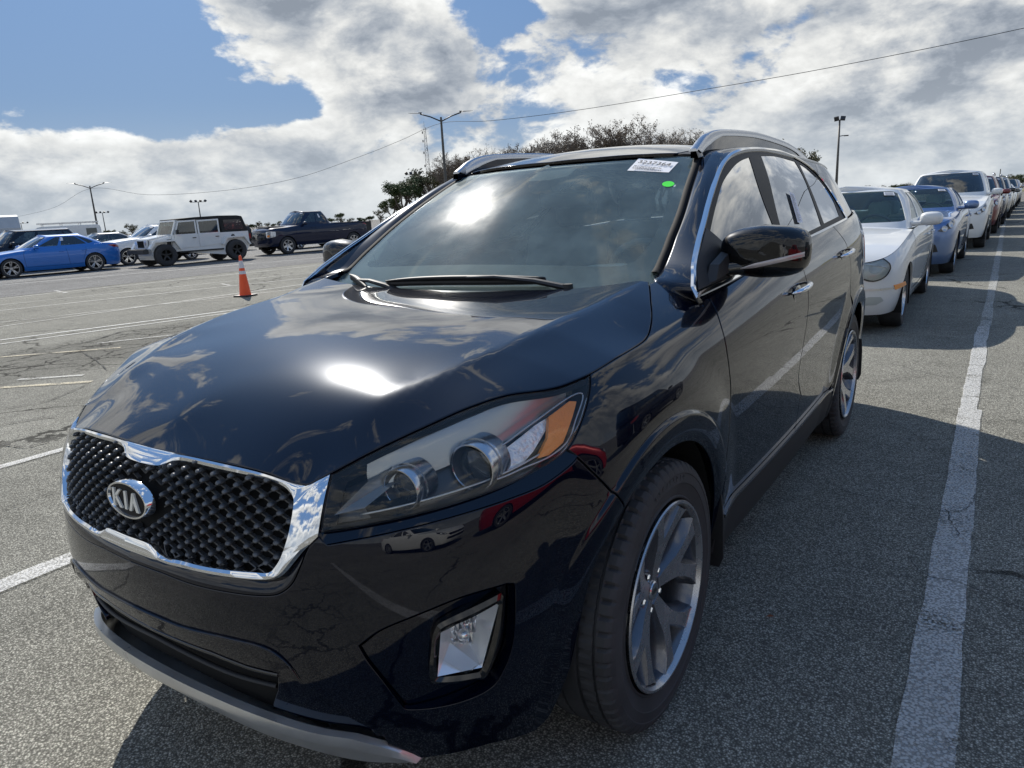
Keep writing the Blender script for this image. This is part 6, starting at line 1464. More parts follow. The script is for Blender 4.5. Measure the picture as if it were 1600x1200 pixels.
# ================================================================ the other vehicles
def wheel_pair_meshes(r, w, rimf, style, lip=None, rim_mat=None):
    """tyre and rim meshes for a parked car: rim fraction and spoke style"""
    n = 64; bm = bmesh.new(); rr = r*rimf
    rings = []
    for a_, q in ((w*.30, rr), (w*.46, rr+.012), (w*.5, rr+(r-rr)*.45), (w*.48, rr+(r-rr)*.8), (w*.40, r*.985), (w*.2, r), (0, r), (-w*.2, r), (-w*.40, r*.985), (-w*.5, rr+(r-rr)*.5), (-w*.46, rr)):
        rings.append([bm.verts.new((a_, (q-(.008 if (i % 2 and abs(a_) > w*.15 and q > r*.98) else 0))*math.cos(2*math.pi*i/n), (q-(.008 if (i % 2 and abs(a_) > w*.15 and q > r*.98) else 0))*math.sin(2*math.pi*i/n))) for i in range(n)])
    for a_, b_ in zip(rings, rings[1:]):
        for i in range(n): bm.faces.new((a_[i], a_[(i+1) % n], b_[(i+1) % n], b_[i]))
    bmesh.ops.recalc_face_normals(bm, faces=bm.faces); t = bpy.data.meshes.new('tyre'); bm.to_mesh(t); bm.free(); t.materials.append(M['rubber'])
    t.polygons.foreach_set('use_smooth', [True]*len(t.polygons)); t.set_sharp_from_angle(angle=R_(40))
    bm = bmesh.new(); lathe(bm, [(w*.30, rr+.001), (w*.44, rr+.006), (w*.44, rr-.012), (w*.34, rr-.02), (-w*.3, rr-.02)], 48, 'x', mi=0)
    lathe(bm, [(-.02, .0), (-.02, rr-.02)], 24, 'x', mi=1)
    ns, wid = style
    for k in range(ns):
        a_ = 2*math.pi*k/ns+.3
        for sgn in ((-1, 1) if wid < 0 else (0,)):
            ww = abs(wid); d = Vector((0, math.cos(a_+sgn*.16), math.sin(a_+sgn*.16))); c0 = Vector((0, math.cos(a_), math.sin(a_))); s_ = Vector((0, -math.sin(a_), math.cos(a_)))
            p0, p1 = c0*.03, d*(rr-.012); f = []
            for p, x_, hw in ((p0, w*.26, ww*1.2), (p1, w*.40, ww*.8)):
                for q in (-1, 1): f.append(bm.verts.new((x_, p.y+s_.y*hw*q, p.z+s_.z*hw*q))); 
            b_ = [bm.verts.new((v.co.x-.05, v.co.y, v.co.z)) for v in f]
            bm.faces.new((f[0], f[1], f[3], f[2])); bm.faces.new((f[0], f[2], b_[2], b_[0])); bm.faces.new((f[1], b_[1], b_[3], f[3]))
    lathe(bm, [(w*.30, 0), (w*.30, .045), (w*.22, .06)], 20, 'x')
    bmesh.ops.recalc_face_normals(bm, faces=bm.faces); q = bpy.data.meshes.new('rim'); bm.to_mesh(q); bm.free(); q.materials.append(rim_mat or M['rim_bright']); q.materials.append(M['shell'])
    q.polygons.foreach_set('use_smooth', [True]*len(q.polygons)); q.set_sharp_from_angle(angle=R_(35))
    return t, q
M['rim_bright'] = mat('silver_alloy', (.55, .56, .57), .25, .9)
M['rim_black'] = mat('dull_black_wheel', (.02, .02, .02), .5)
M['glass_dark'] = glass_mat('car_window_glass', (.16, .20, .21), 1.3, .02)
M['glass_green'] = glass_mat('greenish_window_glass', (.70, .86, .80), .55, .03)
M['lens'] = mat('headlamp_lens', (.58, .60, .62), .12, .5, coat=.6)
M['lens_dark'] = mat('dark_headlamp', (.045, .048, .055), .1, .1, coat=.8)
M['lens_grey'] = mat('frosted_headlamp_reflector', (.46, .49, .47), .3, .2)
M['canvas'] = mat('black_canvas', (.02, .021, .022), .85, bump=(30, .5, .02))
M['flare_grey'] = mat('dark_grey_plastic', (.045, .046, .048), .7)
P_white = paint('white_paint', (.74, .75, .74), 0, .4, .02, .5); P_white2 = paint('pearl_white_paint', (.70, .71, .70), .0, .4, .03, .5)
P_blue = paint('bright_blue_paint', (.022, .17, .56), .15, .35, .01, .4); P_bsil = paint('silver_blue_paint', (.14, .22, .40), .7, .35, .02, .5)
P_red = paint('dark_red_paint', (.13, .010, .014), .4, .35, .02, .5); P_blk = paint('black_paint', (.005, .006, .012), 0, .4, .01); P_grey = paint('grey_paint', (.10, .105, .11), .6, .35, .02, .5)
P_silver = paint('silver_paint', (.42, .43, .44), .8, .3, .02, .5); P_rred = paint('red_paint', (.42, .012, .015), .2, .35, .01, .4); P_tan = paint('tan_paint', (.30, .26, .20), .6, .35, .02, .5); P_navy = paint('navy_paint', (.008, .014, .04), .1, .4, .01)
PRESET = dict(
 sedan=dict(L=4.85, W=.91, wb=2.80, foh=.92, r=.33, zb=.20, nose=.68, hood=.93, belt=.96, deck=1.06, H=1.45, cowl=.52, rf=1.22, rr=2.45, rb=3.15, wr=.60),
 suv=dict(L=4.75, W=.94, wb=2.78, foh=.93, r=.36, zb=.26, nose=.86, hood=1.10, belt=1.10, deck=1.12, H=1.72, cowl=.50, rf=1.12, rr=3.35, rb=3.72, wr=.66))
def car(label, cat, kind, col, loc, rz=0., group=None, name='parked_car', hollow=False, glass=None, style=(5, .028), rims=None, rails=False, lamp='std', plastic=False, sticker=True, grille_m=None, detail=True, **over):
    q = dict(PRESET[kind]); q.update(over); root = thing(name, label, cat, loc, rz, group)
    L_, Wd, wb, foh, r = q['L'], q['W'], q['wb'], q['foh'], q['r']; yr = L_-foh; glass = glass or M['glass_dark']
    zb, be, H_ = q['zb'], q['belt'], q['H']
    plan = [(0, -foh), (.30, -foh+.012), (.58, -foh+.05), (.79, -foh+.13), (.92, -foh+.28), (.972, -foh+.50), (.99, 0), (1, .5), (1, 1.2), (1, 2.0), (.995, wb-.1), (.985, wb+.35), (.93, yr-.38), (.80, yr-.12), (.52, yr-.02), (0, yr)]
    ztop = [q['nose'], q['nose'], q['nose']+.01, q['nose']+.04, q['nose']+.09, (q['nose']+q['hood'])/2+.02, q['hood']-.05, be-.01, be, be+.01, be+.03, q['deck']-.02, q['deck']-.05, q['deck']-.08, q['deck']-.09, q['deck']-.09]
    net = []
    for i, (fx, y) in enumerate(plan):
        zt = ztop[i]; x = fx*Wd; t = np.array(plan[min(i+1, 15)])*[Wd, 1]-np.array(plan[max(i-1, 0)])*[Wd, 1]; t = t/np.hypot(*t); nn = np.array([-t[1], t[0]])
        if i == 0: nn = np.array([0, 1.])
        if i == 15: nn = np.array([0, -1.])
        col_ = []
        for f, d in ((0, .07), (.12, .03), (.30, .012), (.5, .0), (.68, .0), (.84, .012), (.94, .03), (1., .065)):
            xx = x+nn[0]*d if 0 < i < 15 else 0; col_.append((max(0, xx), y+nn[1]*d, zb+(zt-zb)*f))
        net.append(col_)
    Sb = Surf(net, ((8, 4), (1, 0, 0))); Sb.ur = (3.2, 13.0)
    ra = r*1.13
    def arc(cy): return [tuple(p) for p in yz_uv(Sb, [(cy+ra*math.cos(a_), max(r-.02+ra*math.sin(a_), zb+.012)) for a_ in np.linspace(R_(-18), R_(198), 22)])][::-1]
    out = [(0, 7), (15, 7), (15, 0)]+[(12.5, 0)]
    a2 = arc(wb)[::-1]; a1 = arc(0)[::-1]
    if a2[0][0] < a2[-1][0]: a2 = a2[::-1]
    if a1[0][0] < a1[-1][0]: a1 = a1[::-1]
    out += a2+[((a2[-1][0]+a1[0][0])/2, 0)]+a1+[(2.6, 0), (0, 0)]
    body = panel('body', Sb, np.array([(a_, max(0, min(7, b_))) for a_, b_ in out]), col, root, mid=True, step=.05, gap=.001, bevel=.002, flange=.03)[0]
    # top deck: bonnet and boot lid
    us = np.linspace(0, 15, 90); T = Sb(np.c_[us, np.full(90, 7.)])
    crown = lambda y: np.interp(y, [-foh, -foh+.25, q['cowl'], q['rb'], yr-.1, yr], [.02, .06, .05, .03, .03, .0])
    def deck(sel, nm):
        P = T[sel]; rows = []
        for t in (0, .06, .2, .45, .72, 1.):
            R0 = P.copy(); R0[:, 0] *= 1-t; k = 1-(1-t)**2.2; R0[:, 2] += crown(P[:, 1])*k
            nf = np.clip(1-(P[:, 1]+foh)/.5, 0, 1); R0[:, 1] += nf*t*.10*(P[:, 0]/Wd)*0; rows.append(R0)
        return loft(nm, rows, col, root, mid=True)
    deck(np.where(T[:, 1] < q['cowl']+.12)[0], 'bonnet'); 
    if q['rb'] < yr-.12: deck(np.where(T[:, 1] > q['rb']-.12)[0], 'boot_lid')
    bm = bmesh.new(); box(bm, -Wd*.86, Wd*.86, r+.12, wb-r-.12, zb+.02, .5); box(bm, -Wd*.62, Wd*.62, -foh+.3, yr-.25, zb+.02, .62); bm_obj('underbody', bm, M['shell'], root)
    # cabin
    wb_, wr_ = Wd*.90, q['wr']; zb0 = be-.015; c0, c1, c2, c3 = q['cowl'], q['rf'], q['rr'], q['rb']
    base = [(0, c0-.02), (.42, c0), (.80, c0+.09), (.985, c0+.26), (1.0, c0+.55), (1, (c0+c3)/2), (.995, c3-.45), (.96, c3-.18), (.80, c3-.04), (.42, c3), (0, c3+.01)]
    roofp = [(0, c1-.02), (.42, c1), (.80, c1+.05), (.97, c1+.16), (1, c1+.35), (1, (c1+c2)/2), (1, c2-.30), (.96, c2-.12), (.80, c2-.03), (.42, c2), (0, c2+.01)]
    zr = H_-.055
    netc = []
    for (a_, y0), (b_, y1) in zip(base, roofp):
        rw = []
        for v, bu in ((0, 0), (.25, .02), (.5, .03), (.75, .025), (.94, .008), (1., -.01)):
            w_ = wb_+(wr_-wb_)*v; fx = a_+(b_-a_)*v; yy = y0+(y1-y0)*v; fb_ = -1 if y0 < (c0+c3)/2-.5 and a_ < .9 else (1 if a_ < .9 and y0 > (c0+c3)/2 else 0)
            zz_ = zb0+(zr-zb0)*min(1, v*1.0); ze = q['deck']-.03-zb0 if y0 > (c0+c3)/2+.3 else 0; zz_ += ze*(1-v)*.9*(.3 if a_ > .9 else 1)
            rw.append((fx*w_+(bu if a_ > .9 else 0), yy+fb_*bu*1.4, zz_-.02*(a_ > .9)*(v > .9)))
        netc.append(rw)
    Sc = Surf(netc, ((5, 2), (1, 0, 0))); Sc.ur = (2.6, 8.)
    ws = [(0, .45), (1.9, .45), (2.28, .55), (2.20, 4.2), (1.8, 4.55), (0, 4.6)]
    wsr = np.array([(a_, b_) for a_, b_ in ws])
    rwn = np.array([(10, .9), (8.5, .9), (8.2, 1.1), (8.25, 4.1), (8.5, 4.4), (10, 4.4)])
    sw = q.get('windows') or [((3.05, .55), (4.55, .55), (4.55, 4.35), (4.0, 4.35)), ((4.72, .55), (6.15, .55), (6.15, 4.35), (4.72, 4.35)), ((6.32, .55), (7.3, 1.0), (6.9, 4.0), (6.32, 4.35))]
    fr_ = np.array([(0, 0), (2.5, 0), (5, 0), (7.5, 0), (10, 0), (10, 5), (7.5, 5), (5, 5), (2.5, 5), (0, 5)])
    loops = [np.array(w_) for w_ in sw]
    # centre-crossing windows are cut by splitting the shell outline around them
    shell_out = [(0, 0), (5, 0), (10, 0), (10, .9), (8.5, .9), (8.2, 1.1), (8.25, 4.1), (8.5, 4.4), (10, 4.4), (10, 5), (5, 5), (0, 5), (0, 4.6), (1.8, 4.55), (2.20, 4.2), (2.28, .55), (1.9, .45), (0, .45)]
    panel('cabin_frame', Sc, np.array(shell_out), col, root, holes=loops, mid=True, step=.07, gap=.0, bevel=.002, flange=.012)
    panel('windscreen', Sc, wsr, glass if not hollow else M['glass_green'], root, mid=True, step=.12, gap=0, bevel=0, flange=0, lift=-.006*(1 if Sc.normal(np.array([[1., 2.]]))[0][1] < 0 else -1))
    panel('rear_window', Sc, rwn, glass if not hollow else M['glass_green'], root, mid=True, step=.12, gap=0, bevel=0, flange=0)
    sg_ = 1 if Sc.normal(np.array([[5., 2.]]))[0][0] > 0 else -1
    for w_ in loops:
        for s in (1, -1): panel('side_window', Sc, w_, glass if not hollow else M['glass_green'], root, sides=(s,), step=.15, gap=-.004, bevel=0, flange=0, lift=-.007*sg_)
    us = np.linspace(0, 10, 50); T2 = Sc(np.c_[us, np.full(50, 5.)]); rows = []
    for t in (0, .12, .35, .65, 1.):
        R0 = T2.copy(); R0[:, 0] *= 1-t; R0[:, 2] += .055*(1-(1-t)**2.4); R0[:, 1] += 0; rows.append(R0)
    loft('roof', rows, col if not q.get('roof_m') else q['roof_m'], root, mid=True)
    bm = bmesh.new(); box(bm, -Wd*.84, Wd*.84, c0+.25, c3-.1, zb+.1, be-.30)
    for x_ in (-.38, .38):
        for y_ in (c1+.05, c1+.95):
            if y_ > c3-.3: continue
            box(bm, x_-.24, x_+.24, y_, y_+.14, be-.35, be+.08)
            hv = []
            for zz0, w2 in ((be+.10, .08), (be+.13, .125), (be+.24, .125), (be+.28, .09)): hv.append([bm.verts.new((x_+w2*math.cos(a_), y_+.07+.05*math.sin(a_), zz0)) for a_ in np.linspace(0, 2*math.pi, 12, endpoint=False)])
            for a_, b_ in zip(hv, hv[1:]):
                for i in range(12): bm.faces.new((a_[i], a_[(i+1) % 12], b_[(i+1) % 12], b_[i]))
            bm.faces.new(hv[-1])
    box(bm, -Wd*.8, Wd*.8, c0+.06, c0+.45, be-.12, be-.02)
    bmesh.ops.recalc_face_normals(bm, faces=bm.faces); bm_obj('cabin_interior', bm, M['cabin_grey'] if hollow else M['seat'], root)
    if hollow:
        bm = bmesh.new(); Rt = Matrix.Translation((.37, c0+.62, be-.03)) @ Matrix.Rotation(R_(-62), 4, 'X'); ring = [tuple(Rt @ Vector((.19*math.cos(a_), .19*math.sin(a_), 0))) for a_ in np.linspace(0, 2*math.pi, 29)]
        tube(bm, ring, .016, 6, cap=False); bm_obj('steering_wheel', bm, M['seat'], root, smooth=True)
    sN = 1 if Sb.normal(np.array([[8., 4.]]))[0][0] > 0 else -1
    # wheels
    key = (r, style, rims.name if rims else ''); 
    if key not in car.cache: car.cache[key] = wheel_pair_meshes(r, .225 if kind == 'sedan' else .24, q.get('rimf', .70), style, rim_mat=rims)
    tm, rm = car.cache[key]
    for cy in (0, wb):
        for s in (1, -1):
            w_ = bpy.data.objects.new('wheel', None); COL.objects.link(w_); w_.parent = root; w_.location = (s*(Wd-.150), cy, r); w_.rotation_euler = (0, 0, 0 if s > 0 else math.pi); add(tm, 'tyre', w_); add(rm, 'rim', w_)
            bm = bmesh.new(); n = 18; A_ = [bm.verts.new((s*(Wd-.03), cy+(ra-.002)*math.cos(a_), r-.02+(ra-.002)*math.sin(a_))) for a_ in np.linspace(R_(-18), R_(198), n)]; B_ = [bm.verts.new((s*(Wd-.32), v.co.y, v.co.z)) for v in A_]
            [bm.faces.new((A_[i], A_[i+1], B_[i+1], B_[i])) for i in range(n-1)]; bm.faces.new(B_); bm_obj('wheel_well', bm, M['shell'], root)
    # lamps, grille
    def onb(nm, loop, m_, lift=.004, sides=(1, -1), mid=False, step=.05, parent=None, fl=.006): return panel(nm, Sb, np.array(loop), m_, parent or root, sides=sides, mid=mid, lift=lift*sN, gap=0, bevel=.001, flange=fl, step=step)
    if lamp == 'std':
        onb('headlamp', q.get('lamp_loop') or [(1.9, 5.6), (2.6, 6.25), (3.6, 6.75), (4.5, 6.85), (4.3, 6.1), (3.4, 5.4), (2.3, 5.2)], M['lens_dark'], lift=.010, step=.03)
        for s in (1, -1):
            for uu, vv, rr_ in ((2.55, 5.75, .050), (3.35, 6.12, .055)):
                pc_ = Sb([[uu, vv]])[0]; nn_ = Sb.normal([[uu, vv]])[0]; pc_ = pc_+nn_*.014; e1_ = unit(np.cross(nn_, [0, 0, 1.])); e2_ = np.cross(e1_, nn_)
                rows_ = [pc_+(e1_*math.cos(a_)+e2_*math.sin(a_))*rr_*k_+nn_*h_ for k_, h_ in ((1., 0), (.8, .004), (.55, -.002)) for a_ in np.linspace(0, 2*math.pi, 20, endpoint=False)]
                mesh_obj('lamp_projector', np.array(rows_)*[s, 1, 1], [(r_*20+i, r_*20+(i+1) % 20, (r_+1)*20+(i+1) % 20, (r_+1)*20+i) for r_ in range(2) for i in range(20)]+[tuple(range(40, 60))], M['lens'], root, angle=30)
        onb('grille', q.get('grille_loop') or [(0, 5.9), (1.5, 5.8), (1.7, 5.2), (1.3, 4.0), (0, 3.9)], grille_m or M['gloss_black'], mid=True)
        onb('lower_grille', [(0, 3.0), (1.8, 2.9), (2.1, 1.6), (0, 1.4)], M['plastic'], mid=True)
    onb('tail_lamp', q.get('tail_loop') or [(12.1, 6.2), (12.9, 6.5), (14.0, 6.3), (14.0, 5.3), (12.8, 5.3)], M['red_lens'])
    if plastic: onb('sill_cladding', [tuple(p) for p in yz_uv(Sb, [(ra+.03, zb+.02), (ra+.03, zb+.12), (wb-ra-.03, zb+.12), (wb-ra-.03, zb+.02)])], M['plastic'])
    if detail:
        dy = (c0+c3)/2+.02; zt = be-.02
        for ys in ([(.50, zt), (.44, .75), (.46, zb+.16)], [(dy-.05, zt), (dy-.02, .7), (dy, zb+.16)], [(wb-.25, zt), (wb-.28, .8), (wb-ra-.02, .5)], [(.47, zb+.15), (1.2, zb+.14), (wb-ra-.04, zb+.15)]):
            ln = resample(Sb, np.array([tuple(p) for p in yz_uv(Sb, crom(np.array(ys), 5))]), .08, False); Q = Sb(ln)+Sb.normal(ln)*.0012*sN
            T_ = unit(np.gradient(Q, axis=0)); O_ = np.cross(T_, Sb.normal(ln)*sN)*.0045
            strip('door_gap', Q+O_, Q-O_, M['shell'], root, (1, -1))
        for yh in (dy-.30, wb-.42):
            pt = yz_uv(Sb, [(yh, be-.13), (yh+.17, be-.125)]); A_ = Sb(pt); nv_ = np.array([.028, 0, 0])
            for s in (1, -1):
                bm = bmesh.new(); tube(bm, [tuple(p*[s, 1, 1]) for p in (A_[0], A_[0]*.8+A_[1]*.2+nv_, A_[0]*.2+A_[1]*.8+nv_, A_[1])], .012, 6, flat=.8); bm_obj('door_handle', bm, col, root, smooth=True)
    mz = be+.08; my = c0+.42
    for s in (1, -1):
        bm = bmesh.new(); rings = []
        for yy, k in ((-.07, .35), (-.06, .7), (-.03, .95), (.02, 1.), (.06, .97)): rings.append([bm.verts.new((s*(Wd+.075)+.115*k*(abs(math.cos(a_))**.7)*(1 if math.cos(a_) > 0 else -1), my+yy, mz+.075*k*(abs(math.sin(a_))**.7)*(1 if math.sin(a_) > 0 else -1))) for a_ in np.linspace(0, 2*math.pi, 16, endpoint=False)])
        for a_, b_ in zip(rings, rings[1:]):
            for i in range(16): bm.faces.new((a_[i], a_[(i+1) % 16], b_[(i+1) % 16], b_[i]))
        bm.faces.new(rings[0]); bm.faces.new(rings[-1]); cyl(bm, (s*(Wd-.12), my+.0, mz-.05), (s*(Wd+.03), my, mz-.045), .03, .025, 8)
        bmesh.ops.recalc_face_normals(bm, faces=bm.faces); bm_obj('door_mirror', bm, q.get('mirror_m', col), root, smooth=True, angle=50)
    if rails:
        for s in (1, -1):
            bm = bmesh.new(); tube(bm, [(s*(wr_-.03), c1+.2, H_-.05), (s*(wr_-.03), c1+.32, H_+.015), (s*(wr_-.03), (c1+c2)/2, H_+.035), (s*(wr_-.03), c2-.35, H_+.01), (s*(wr_-.03), c2-.2, H_-.05)], .016, 6); bm_obj('roof_rail', bm, M['satin_rail'], root, smooth=True)
    if sticker:
        uvs = np.array([(1.15, 4.35), (1.8, 4.3), (1.82, 3.75), (1.17, 3.8)]); P = Sc(uvs)+Sc.normal(uvs)*.004*(1 if Sc.normal(np.array([[1., 2.]]))[0][1] < 0 else -1)
        mesh_obj('window_sticker', P, [(0, 1, 2, 3)], M['white'], root, smooth=False)
        mat_p = P*1.; 
        for k, (f0, f1) in enumerate(((.15, .45), (.6, .72), (.8, .9))):
            a_ = P[0]+(P[3]-P[0])*f0; b_ = P[1]+(P[2]-P[1])*f0; c_ = P[1]+(P[2]-P[1])*f1; d_ = P[0]+(P[3]-P[0])*f1; a_, b_ = a_+(b_-a_)*.1, a_+(b_-a_)*.9; d_, c_ = d_+(c_-d_)*.1, d_+(c_-d_)*.9
            mesh_obj('sticker_print', np.array([a_, b_, c_, d_])+(Sc.normal(uvs[:1])*.001*(1 if Sc.normal(np.array([[1., 2.]]))[0][1] < 0 else -1)), [(0, 1, 2, 3)], M['print_grey'], root, smooth=False)
        if q.get('side_slip'):
            uvs = np.array(q['side_slip']); P = Sc(uvs)+Sc.normal(uvs)*.004*sg_; mesh_obj('window_slip', P, [(0, 1, 2, 3)], M['white'], root, smooth=False)
    root['_'] = 0; del root['_']
    return root, Sb, Sc, onb
car.cache = {}
M['cabin_grey'] = mat('grey_green_upholstery', (.22, .27, .25), .7)
M['print_grey'] = mat('grey_print', (.35, .35, .37), .6)
RG = 'cars nose to tail in the right-hand queue'
# --- first: white saloon with round lamps
merc, Sb, Sc, onb = car('white saloon with four oval headlamps and silver wheels, directly behind the dark SUV', 'car', 'sedan', P_white2, (-.035, 6.78, 0), 0, RG, hollow=True, lamp='none', style=(5, .036), L=4.84, W=.885, wb=2.854, foh=.83, r=.325, rimf=.68, H=1.47, cowl=.56, rf=1.30, rr=2.55, rb=3.35, nose=.70, hood=.95, belt=.985, deck=1.04, wr=.585)
def oval_lamp(cx, cz, rx, rz, big):
    for s in (1, -1):
        g_ = np.array([(a, b_) for a in np.linspace(.3, 5.2, 90) for b_ in np.linspace(3, 7, 60)]); gp = Sb(g_)
        def at(x_, z_): k = int(np.argmin((gp[:, 0]-x_)**2+(gp[:, 2]-z_)**2)); return g_[k]
        lp = np.array([at(cx+rx*math.cos(a_), cz+rz*math.sin(a_)) for a_ in np.linspace(0, 2*math.pi, 28, endpoint=False)]); P = Sb(lp); c = P.mean(0); cs = Sb(np.array([at(cx, cz)]))[0]; nrm = Sb.normal(lp).mean(0); nrm = unit(nrm*(1 if nrm[1] < 0 else -1)); 
        bul = max(0., float((cs-c)@nrm)); 
        rows = [P-nrm*.01, P+nrm*.010, c+(P-c)*.94+nrm*.014, c+(P-c)*.91+nrm*.012]; V = np.vstack(rows)*[s, 1, 1]; n = 28
        o = mesh_obj('headlamp', V, [(r_*n+i, r_*n+(i+1) % n, (r_+1)*n+(i+1) % n, (r_+1)*n+i) for r_ in range(3) for i in range(n)], M['gloss_black'], merc, angle=50)
        c2_ = c+nrm*bul; rows = [c2_+(P-c)*k_+nrm*(.010-bul+(bul+.012)*(1-k_**2)*.9) for k_ in (.92, .6, .3)]; V = np.vstack(rows+[[c2_+nrm*.018]])*[s, 1, 1]
        mesh_obj('lamp_glass', V, [(r_*n+i, r_*n+(i+1) % n, (r_+1)*n+(i+1) % n, (r_+1)*n+i) for r_ in range(2) for i in range(n)]+[(2*n+i, 2*n+(i+1) % n, 3*n) for i in range(n)], M['clear'], o)
        cb = c+nrm*(bul+.004); rows = [c+(P-c)*.92+nrm*.008, cb+(P-c)*.62-nrm*.0, cb+(P-c)*.40+nrm*.004, cb+(P-c)*.34+nrm*.0]; V = np.vstack(rows+[[cb+nrm*.002]])*[s, 1, 1]
        mesh_obj('lamp_reflector', V, [(r_*n+i, r_*n+(i+1) % n, (r_+1)*n+(i+1) % n, (r_+1)*n+i) for r_ in range(3) for i in range(n)]+[(3*n+i, 3*n+(i+1) % n, 4*n) for i in range(n)], M['lens_grey'], o, angle=30)
        yb = (c+np.array([0, .03, 0])); bm = bmesh.new(); w_ = rx*.9; tube(bm, [tuple((cb+(np.array([t_*w_, 0, rz*.32])-nrm*(t_*w_*nrm[0]+rz*.32*nrm[2]))+nrm*.008)*[s, 1, 1]) for t_ in (-1, -.5, 0, .5, 1)], .004, 5); bm_obj('lamp_divider', bm, M['satin'], o)
oval_lamp(.625, .655, .135, .115, 1); oval_lamp(.40, .63, .085, .075, 0)
def xz_loop(S_, pts, ur=(0, 5.5), vr=(0, 7)):
    g_ = np.array([(a, b_) for a in np.linspace(*ur, 120) for b_ in np.linspace(*vr, 90)]); gp = S_(g_)
    return [tuple(g_[int(np.argmin((gp[:, 0]-x_)**2+(gp[:, 2]-z_)**2))]) for x_, z_ in pts]
onb('grille', xz_loop(Sb, [(0, .69), (.28, .69), (.24, .52), (0, .50)]), M['satin_rail'], mid=True)
onb('bumper_strip', xz_loop(Sb, [(.30, .475), (.60, .475), (.80, .48), (.80, .455), (.60, .45), (.30, .45)]), M['satin'], step=.03)
onb('side_marker', xz_loop(Sb, [(.79, .492), (.855, .50), (.86, .455), (.80, .445)]), M['amber'], step=.03, lift=.008)
onb('fog_lamp', xz_loop(Sb, [(.52, .37), (.60, .39), (.70, .385), (.72, .35), (.66, .31), (.54, .31)]), M['lens_grey'], step=.03)
onb('lower_grille', xz_loop(Sb, [(0, .38), (.44, .38), (.50, .30), (.40, .27), (0, .27)]), M['shell'], mid=True)
SD = PRESET
car('silver-blue saloon with its bonnet catching blue light, second in the right-hand queue', 'car', 'sedan', P_bsil, (.13, 12.45, 0), R_(-1), RG, hollow=True, style=(5, -.014), r=.335, H=1.46, belt=1.0, hood=.98, nose=.80)
car('tall white SUV with dark windows, behind the silver-blue saloon', 'SUV', 'suv', P_white, (.42, 18.3, 0), R_(-1), RG, L=4.95, wb=2.9, H=1.80, belt=1.16, hood=1.14, style=(6, .03))
car('dark red SUV with a silver roof rail, behind the tall white SUV', 'SUV', 'suv', P_red, (.62, 24.1, 0), R_(-1), RG, rails=True, style=(5, .03), r=.37)
car('navy SUV with a black mirror, behind the dark red SUV', 'SUV', 'suv', P_navy, (.80, 29.8, 0), R_(-1), RG, rails=True, style=(6, .025), mirror_m=M['gloss_black'])
far = [('silver SUV, sixth in the right-hand queue', 'SUV', 'suv', P_silver), ('grey saloon, seventh in the right-hand queue', 'car', 'sedan', P_grey), ('white saloon far back in the right-hand queue', 'car', 'sedan', P_white), ('tan SUV far back in the right-hand queue', 'SUV', 'suv', P_tan), ('blue SUV near the end of the right-hand queue', 'SUV', 'suv', P_bsil), ('white SUV near the end of the right-hand queue', 'SUV', 'suv', P_white2)]
for i, (lb, ct, kd, pm) in enumerate(far): car(lb, ct, kd, pm, (1.0+.16*i, 35.6+5.7*i, 0), R_(-1), RG, detail=False, sticker=i < 3, rails=kd == 'suv' and i < 2)
# --- left-hand row
LG = 'vehicles parked along the far left of the lot'
car('bright blue saloon with grey spoked rear wheels, at the left edge', 'car', 'sedan', P_blue, (-28.5, 9.8, 0), R_(-6), LG, style=(5, -.018), rims=M['rim'], r=.345, L=4.86, wb=2.80, H=1.47, rr=2.6, rb=3.35, cowl=.42, rf=1.28, deck=1.08, side_slip=[(4.60, 4.0), (4.85, 4.0), (4.88, 2.2), (4.63, 2.2)], wr=.58)
car('white crossover with dark roof rails between the blue saloon and the white off-roader', 'SUV', 'suv', P_white, (-30.3, 15.0, 0), R_(-6), LG, rails=True, H=1.66, style=(5, -.02), cowl=.55, rf=1.35)
car('black SUV partly hidden behind the bright blue saloon', 'SUV', 'suv', P_blk, (-32.2, 10.4, 0), R_(-3), LG, L=5.1, wb=3.0, H=1.74, r=.37)
car('dark grey saloon behind the blue one, at the very left edge', 'car', 'sedan', P_grey, (-36.0, 11.0, 0), R_(-3), LG, H=1.5)
car('silver SUV whose roof shows beyond the pickup bed', 'SUV', 'suv', P_silver, (-26.5, 28.5, 0), R_(-3), LG, H=1.74, detail=False)
car('white hatchback showing in the gap between the off-roader and the pickup', 'car', 'sedan', P_white2, (-30.6, 24.5, 0), R_(-3), LG, detail=False)
car('dark saloon seen behind the white off-roader', 'car', 'sedan', P_blk, (-35.5, 21.5, 0), R_(-3), LG, detail=False)
car('small grey saloon, its roof just showing behind the white crossover', 'car', 'sedan', P_grey, (-38.5, 16.8, 0), R_(-3), LG, detail=False)


OG = 'cars standing opposite, mirrored in the dark paint'
car('red saloon across the lane, mirrored in the dark doors', 'car', 'sedan', P_rred, (5.9, 1.3, 0), math.pi+R_(2), OG, detail=False, sticker=False)
car('black SUV across the lane, mirrored in the dark doors', 'SUV', 'suv', P_blk, (6.1, 7.6, 0), math.pi, OG, detail=False, sticker=False)
car('white saloon across the lane, mirrored in the dark bumper', 'car', 'sedan', P_white, (6.0, -4.6, 0), math.pi, OG, detail=False, sticker=False)

